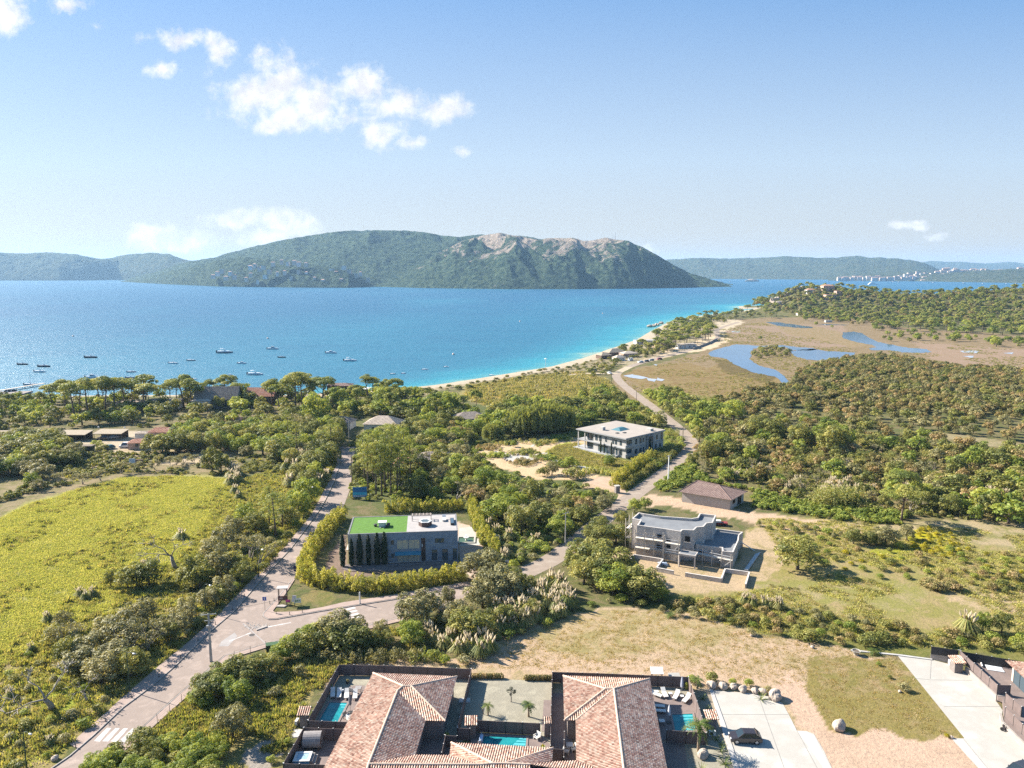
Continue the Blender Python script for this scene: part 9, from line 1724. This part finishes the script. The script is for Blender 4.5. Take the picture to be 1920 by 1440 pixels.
at_px([('reeds', 1535 + i * 9, 950 - (i % 2) * 6, 5.0, 1.3) for i in range(8)], 'in the tall silvery clump near the track')
at_px([('pampas', 1396, 1132, 2.4), ('pampas', 1412, 1136, 2.6), ('pampas', 1434, 1138, 2.4), ('pampas', 1446, 1140, 2.2), ('pampas', 1460, 1142, 2.6), ('pampas', 1812, 1186, 4.2, 1.2), ('pampas', 1640, 1020, 2.2), ('pampas', 1655, 1022, 2.2)], 'in the fields on the right')
zone([(1230, 1150), (1300, 1128), (1450, 1130), (1560, 1155), (1720, 1182), (1960, 1208), (1960, 1245), (1740, 1212), (1600, 1214), (1420, 1186), (1300, 1160)], {'maquis': (3, (1.2, 2.2)), 'bush': (3, (1.2, 2.4)), 'greybush': (3, (1.2, 2)), 'lushbush': (2, (1, 2))}, 2.7, 'in the green ditch behind the lot', n=150)
zone([(1400, 985), (1480, 1000), (1600, 1020), (1700, 1030), (1640, 1020), (1560, 1000), (1480, 985)], {'bush': (3, (1.2, 2.4)), 'lushbush': (2, (1.2, 2.2)), 'greybush': (1, (1, 2))}, 3.0, 'along the sandy track', n=45)
zone([(1520, 1060), (1600, 1030), (1760, 1030), (1960, 1040), (1960, 1100), (1800, 1100), (1640, 1090)], {'lushbush': (3, (.9, 1.8)), 'yellowbush': (4, (.8, 1.6)), 'maquis': (2, (1, 2)), 'bush': (1, (1, 2))}, 4.2, 'in the weedy field with yellow flowers', n=75)
zone([(1790, 1070), (1960, 1080), (1960, 1120), (1860, 1110)], {'maquis': (4, (1.4, 2.6)), 'bush': (2, (1.2, 2.2))}, 3.2, 'in the brown thicket at the right edge', n=40)
zone([(1700, 1000), (1740, 990), (1790, 1006), (1802, 1034), (1770, 1046), (1715, 1036)], {'yellowbush': 1}, 2.2, 'in the bright yellow patch', (.7, 1.3), n=60)
zone([(1840, 1180), (1960, 1200), (1960, 1225), (1860, 1212)], {'lush': (2, (3, 4.5)), 'oak': (2, (3, 4))}, 3.6, 'behind the dark fence at the right edge', n=25)
at_px([('maquis', 1740 + (i * 37) % 70, 1100 + (i * 23) % 22, 2.2, 1.3) for i in range(9)], 'in the dry grey mound in the right field')
zone([(1500, 1010), (1570, 1000), (1640, 1010), (1600, 1060), (1530, 1050)], {'lushbush': (2, (.8, 1.6)), 'greybush': (1, (.8, 1.4))}, 4.2, 'around the lone oak', n=25)
MAQ = [(1310, 770), (1400, 735), (1480, 730), (1500, 700), (1560, 680), (1650, 668), (1780, 690), (1960, 700), (1960, 835), (1800, 815), (1690, 806), (1560, 800), (1440, 780)]
NEARM = [(1400, 785), (1440, 762), (1560, 770), (1690, 772), (1960, 790), (1960, 838), (1800, 812), (1690, 802), (1560, 798), (1470, 788)]
zone(NEARM, {'greyoak_far': (3, (3, 5)), 'oak_far': (2, (3, 5.5)), 'scruboak_far': (5, (3, 5))}, 7.5, 'in the front of the maquis beyond the wood', n=110)
stuff_scatter('maquis_scrub', MAQ, ['scruboak_far', 'greyoak_far', 'oak_far', 'scruboak_far'], 2400, (.4, .9), 41, holes=[NEARM])
zone([(1228, 660), (1225, 640), (1250, 618), (1300, 606), (1332, 618), (1335, 640), (1300, 648), (1250, 662)], {'pine_far': (6, (8, 12)), 'oak_far': (1, (5, 7))}, 8.0, 'in the beach pine grove', n=90)
zone([(1280, 604), (1340, 592), (1440, 586), (1460, 598), (1380, 600), (1330, 612), (1290, 608)], {'pine_far': (3, (7, 11)), 'oak_far': (2, (5, 8))}, 11, 'on the point at the far end of the beach', n=60)
zone([(870, 724), (960, 706), (1050, 690), (1120, 676), (1160, 664), (1175, 672), (1130, 690), (1060, 702), (960, 714), (880, 730), (640, 755), (700, 742), (800, 730)], {'bush_far': (3, (1.6, 3)), 'greybush_far': (2, (1.4, 2.6)), 'maquis_far': (2, (1.4, 2.6))}, 6.0, 'on the low dunes of the beach', n=130)
zone([(1090, 692), (1150, 680), (1165, 672), (1160, 684), (1140, 702), (1110, 708)], {'oak_far': (3, (3, 5)), 'bush_far': (2, (2, 3))}, 6, 'around the beach car park', n=25)
zone([(1165, 660), (1230, 650), (1260, 660), (1200, 674), (1170, 676)], {'oak_far': (3, (4, 6)), 'pine_far': (2, (7, 9)), 'bush_far': (2, (2, 3))}, 6.5, 'among the beach buildings', n=45)
zone([(1408, 668), (1420, 655), (1460, 652), (1480, 664), (1470, 670), (1420, 672)], {'oak_far': (3, (3, 4.5)), 'greyoak_far': (2, (3, 4))}, 6.5, 'on the islet in the marsh creek', n=30)
zone([(1640, 632), (1700, 622), (1860, 634), (1960, 642), (1960, 652), (1880, 650), (1760, 642), (1650, 640)], {'lush_far': (3, (4, 6)), 'oak_far': (2, (3, 5))}, 10, 'in the thin tree line across the marsh', n=45)
at_px([('lush_far', x, y, h) for x, y, h in ((1510, 602, 8), (1590, 604, 8), (1620, 605, 8), (1720, 638, 8), (1790, 640, 9), (1868, 650, 9), (1910, 648, 9), (1425, 637, 4), (1530, 610, 5), (1560, 615, 4))], 'scattered on the marsh')
FR = [(1635, 612), (1700, 602), (1800, 606), (1960, 616), (1960, 630), (1860, 628), (1700, 622), (1640, 620)]
zone(FR, {'lush_far': (4, (6, 10)), 'pine_far': (3, (9, 13)), 'oak_far': (1, (6, 9))}, 8.5, 'in the sunny tree line before the ridge', n=110)
WOOD = [(395, 905), (1000, 760), (1100, 900), (1300, 1300), (900, 1330), (640, 1330), (520, 1330), (400, 1300), (380, 1180), (390, 1000)]
stuff_scatter('headland_woods', WOOD, ['oak_far', 'pine_far', 'scruboak_far', 'lush_far', 'greyoak_far'], 7800, (.65, 1.25), 51, world=True, holes=[[(1540, 530), (1565, 530), (1575, 552), (1535, 552)], FR])
stuff_scatter('meadow_grass', MEADOW, ['meadowtuft'], 12000, (.35, 1.15), 61)
stuff_scatter('reeds_in_meadow', MEADOW, ['reedtuft', 'tuft'], 900, (.5, 1.2), 62, dens=(9, .55))
stuff_scatter('roadside_weeds', [(-60, 1470), (-60, 1230), (60, 1215), (200, 1140), (330, 1050), (450, 900), (620, 850), (635, 870), (560, 1000), (440, 1130), (300, 1245), (130, 1400), (60, 1470)], ['tuft', 'reedtuft', 'meadowtuft', 'reedtuft', 'tuft'], 6500, (.4, 1.1), 63)
stuff_scatter('bank_weeds', [(130, 1470), (260, 1390), (380, 1275), (480, 1225), (640, 1200), (760, 1170), (800, 1230), (640, 1245), (570, 1330), (500, 1470)], ['tuft', 'tuft', 'reedtuft'], 4200, (.3, 1.0), 64, dens=(7, .44))
stuff_scatter('lot_grass', [(640, 1245), (900, 1235), (960, 1190), (1120, 1145), (1240, 1142), (1420, 1188), (1685, 1228), (1800, 1380), (1570, 1370), (1500, 1290), (1290, 1262)], ['drytuft'], 2600, (.3, 1.0), 65)
stuff_scatter('field_grass', [(1420, 970), (1700, 985), (1960, 1000), (1960, 1215), (1740, 1215), (1420, 1185), (1240, 1135), (1440, 1105), (1470, 1040)], ['tuft', 'drytuft', 'drytuft', 'meadowtuft', 'drytuft'], 7000, (.35, 1.05), 66, dens=(12, .40))
stuff_scatter('wood_undergrowth', [(640, 850), (700, 800), (960, 780), (900, 850), (1000, 900), (1150, 920), (1060, 1020), (960, 1060), (870, 960), (660, 935)], ['reedtuft', 'lushbush_far', 'bush_far'], 1500, (.5, 1.1), 67)
stuff_scatter('reed_beds', [(870, 745), (880, 724), (1000, 705), (1090, 698), (1140, 714), (1165, 745), (1150, 760), (1040, 765), (930, 768)], ['drytuft', 'drytuft', 'tuft'], 4200, (1.5, 3.2), 68)
stuff_scatter('marsh_grass', [(1160, 705), (1290, 668), (1345, 650), (1400, 680), (1480, 720), (1600, 690), (1760, 690), (1960, 702), (1960, 660), (1700, 640), (1600, 655), (1430, 605), (1345, 612), (1345, 640), (1480, 740), (1300, 775), (1200, 750)], ['tuft'], 5000, (.5, 1.3), 69, dens=(26, .5))
stuff_scatter('verge_plants', [(1225, 905), (1290, 860), (1330, 900), (1480, 935), (1700, 965), (1690, 985), (1560, 975), (1400, 950), (1420, 925), (1300, 905), (1240, 925)], ['reedtuft', 'tuft', 'lushbush_far'], 1400, (.4, 1.0), 70)
stuff_scatter('right_undergrowth', [(1310, 880), (1330, 800), (1600, 812), (1960, 850), (1960, 980), (1680, 970), (1480, 935), (1400, 905)], ['reedtuft', 'maquis_far', 'bush_far'], 2600, (.5, 1.2), 71)
stuff_scatter('left_undergrowth', [(-60, 800), (300, 800), (640, 770), (640, 850), (560, 890), (440, 895), (230, 885), (100, 915), (-60, 960)], ['tuft', 'bush_far', 'reedtuft'], 2600, (.4, 1.1), 72, dens=(16, .46))
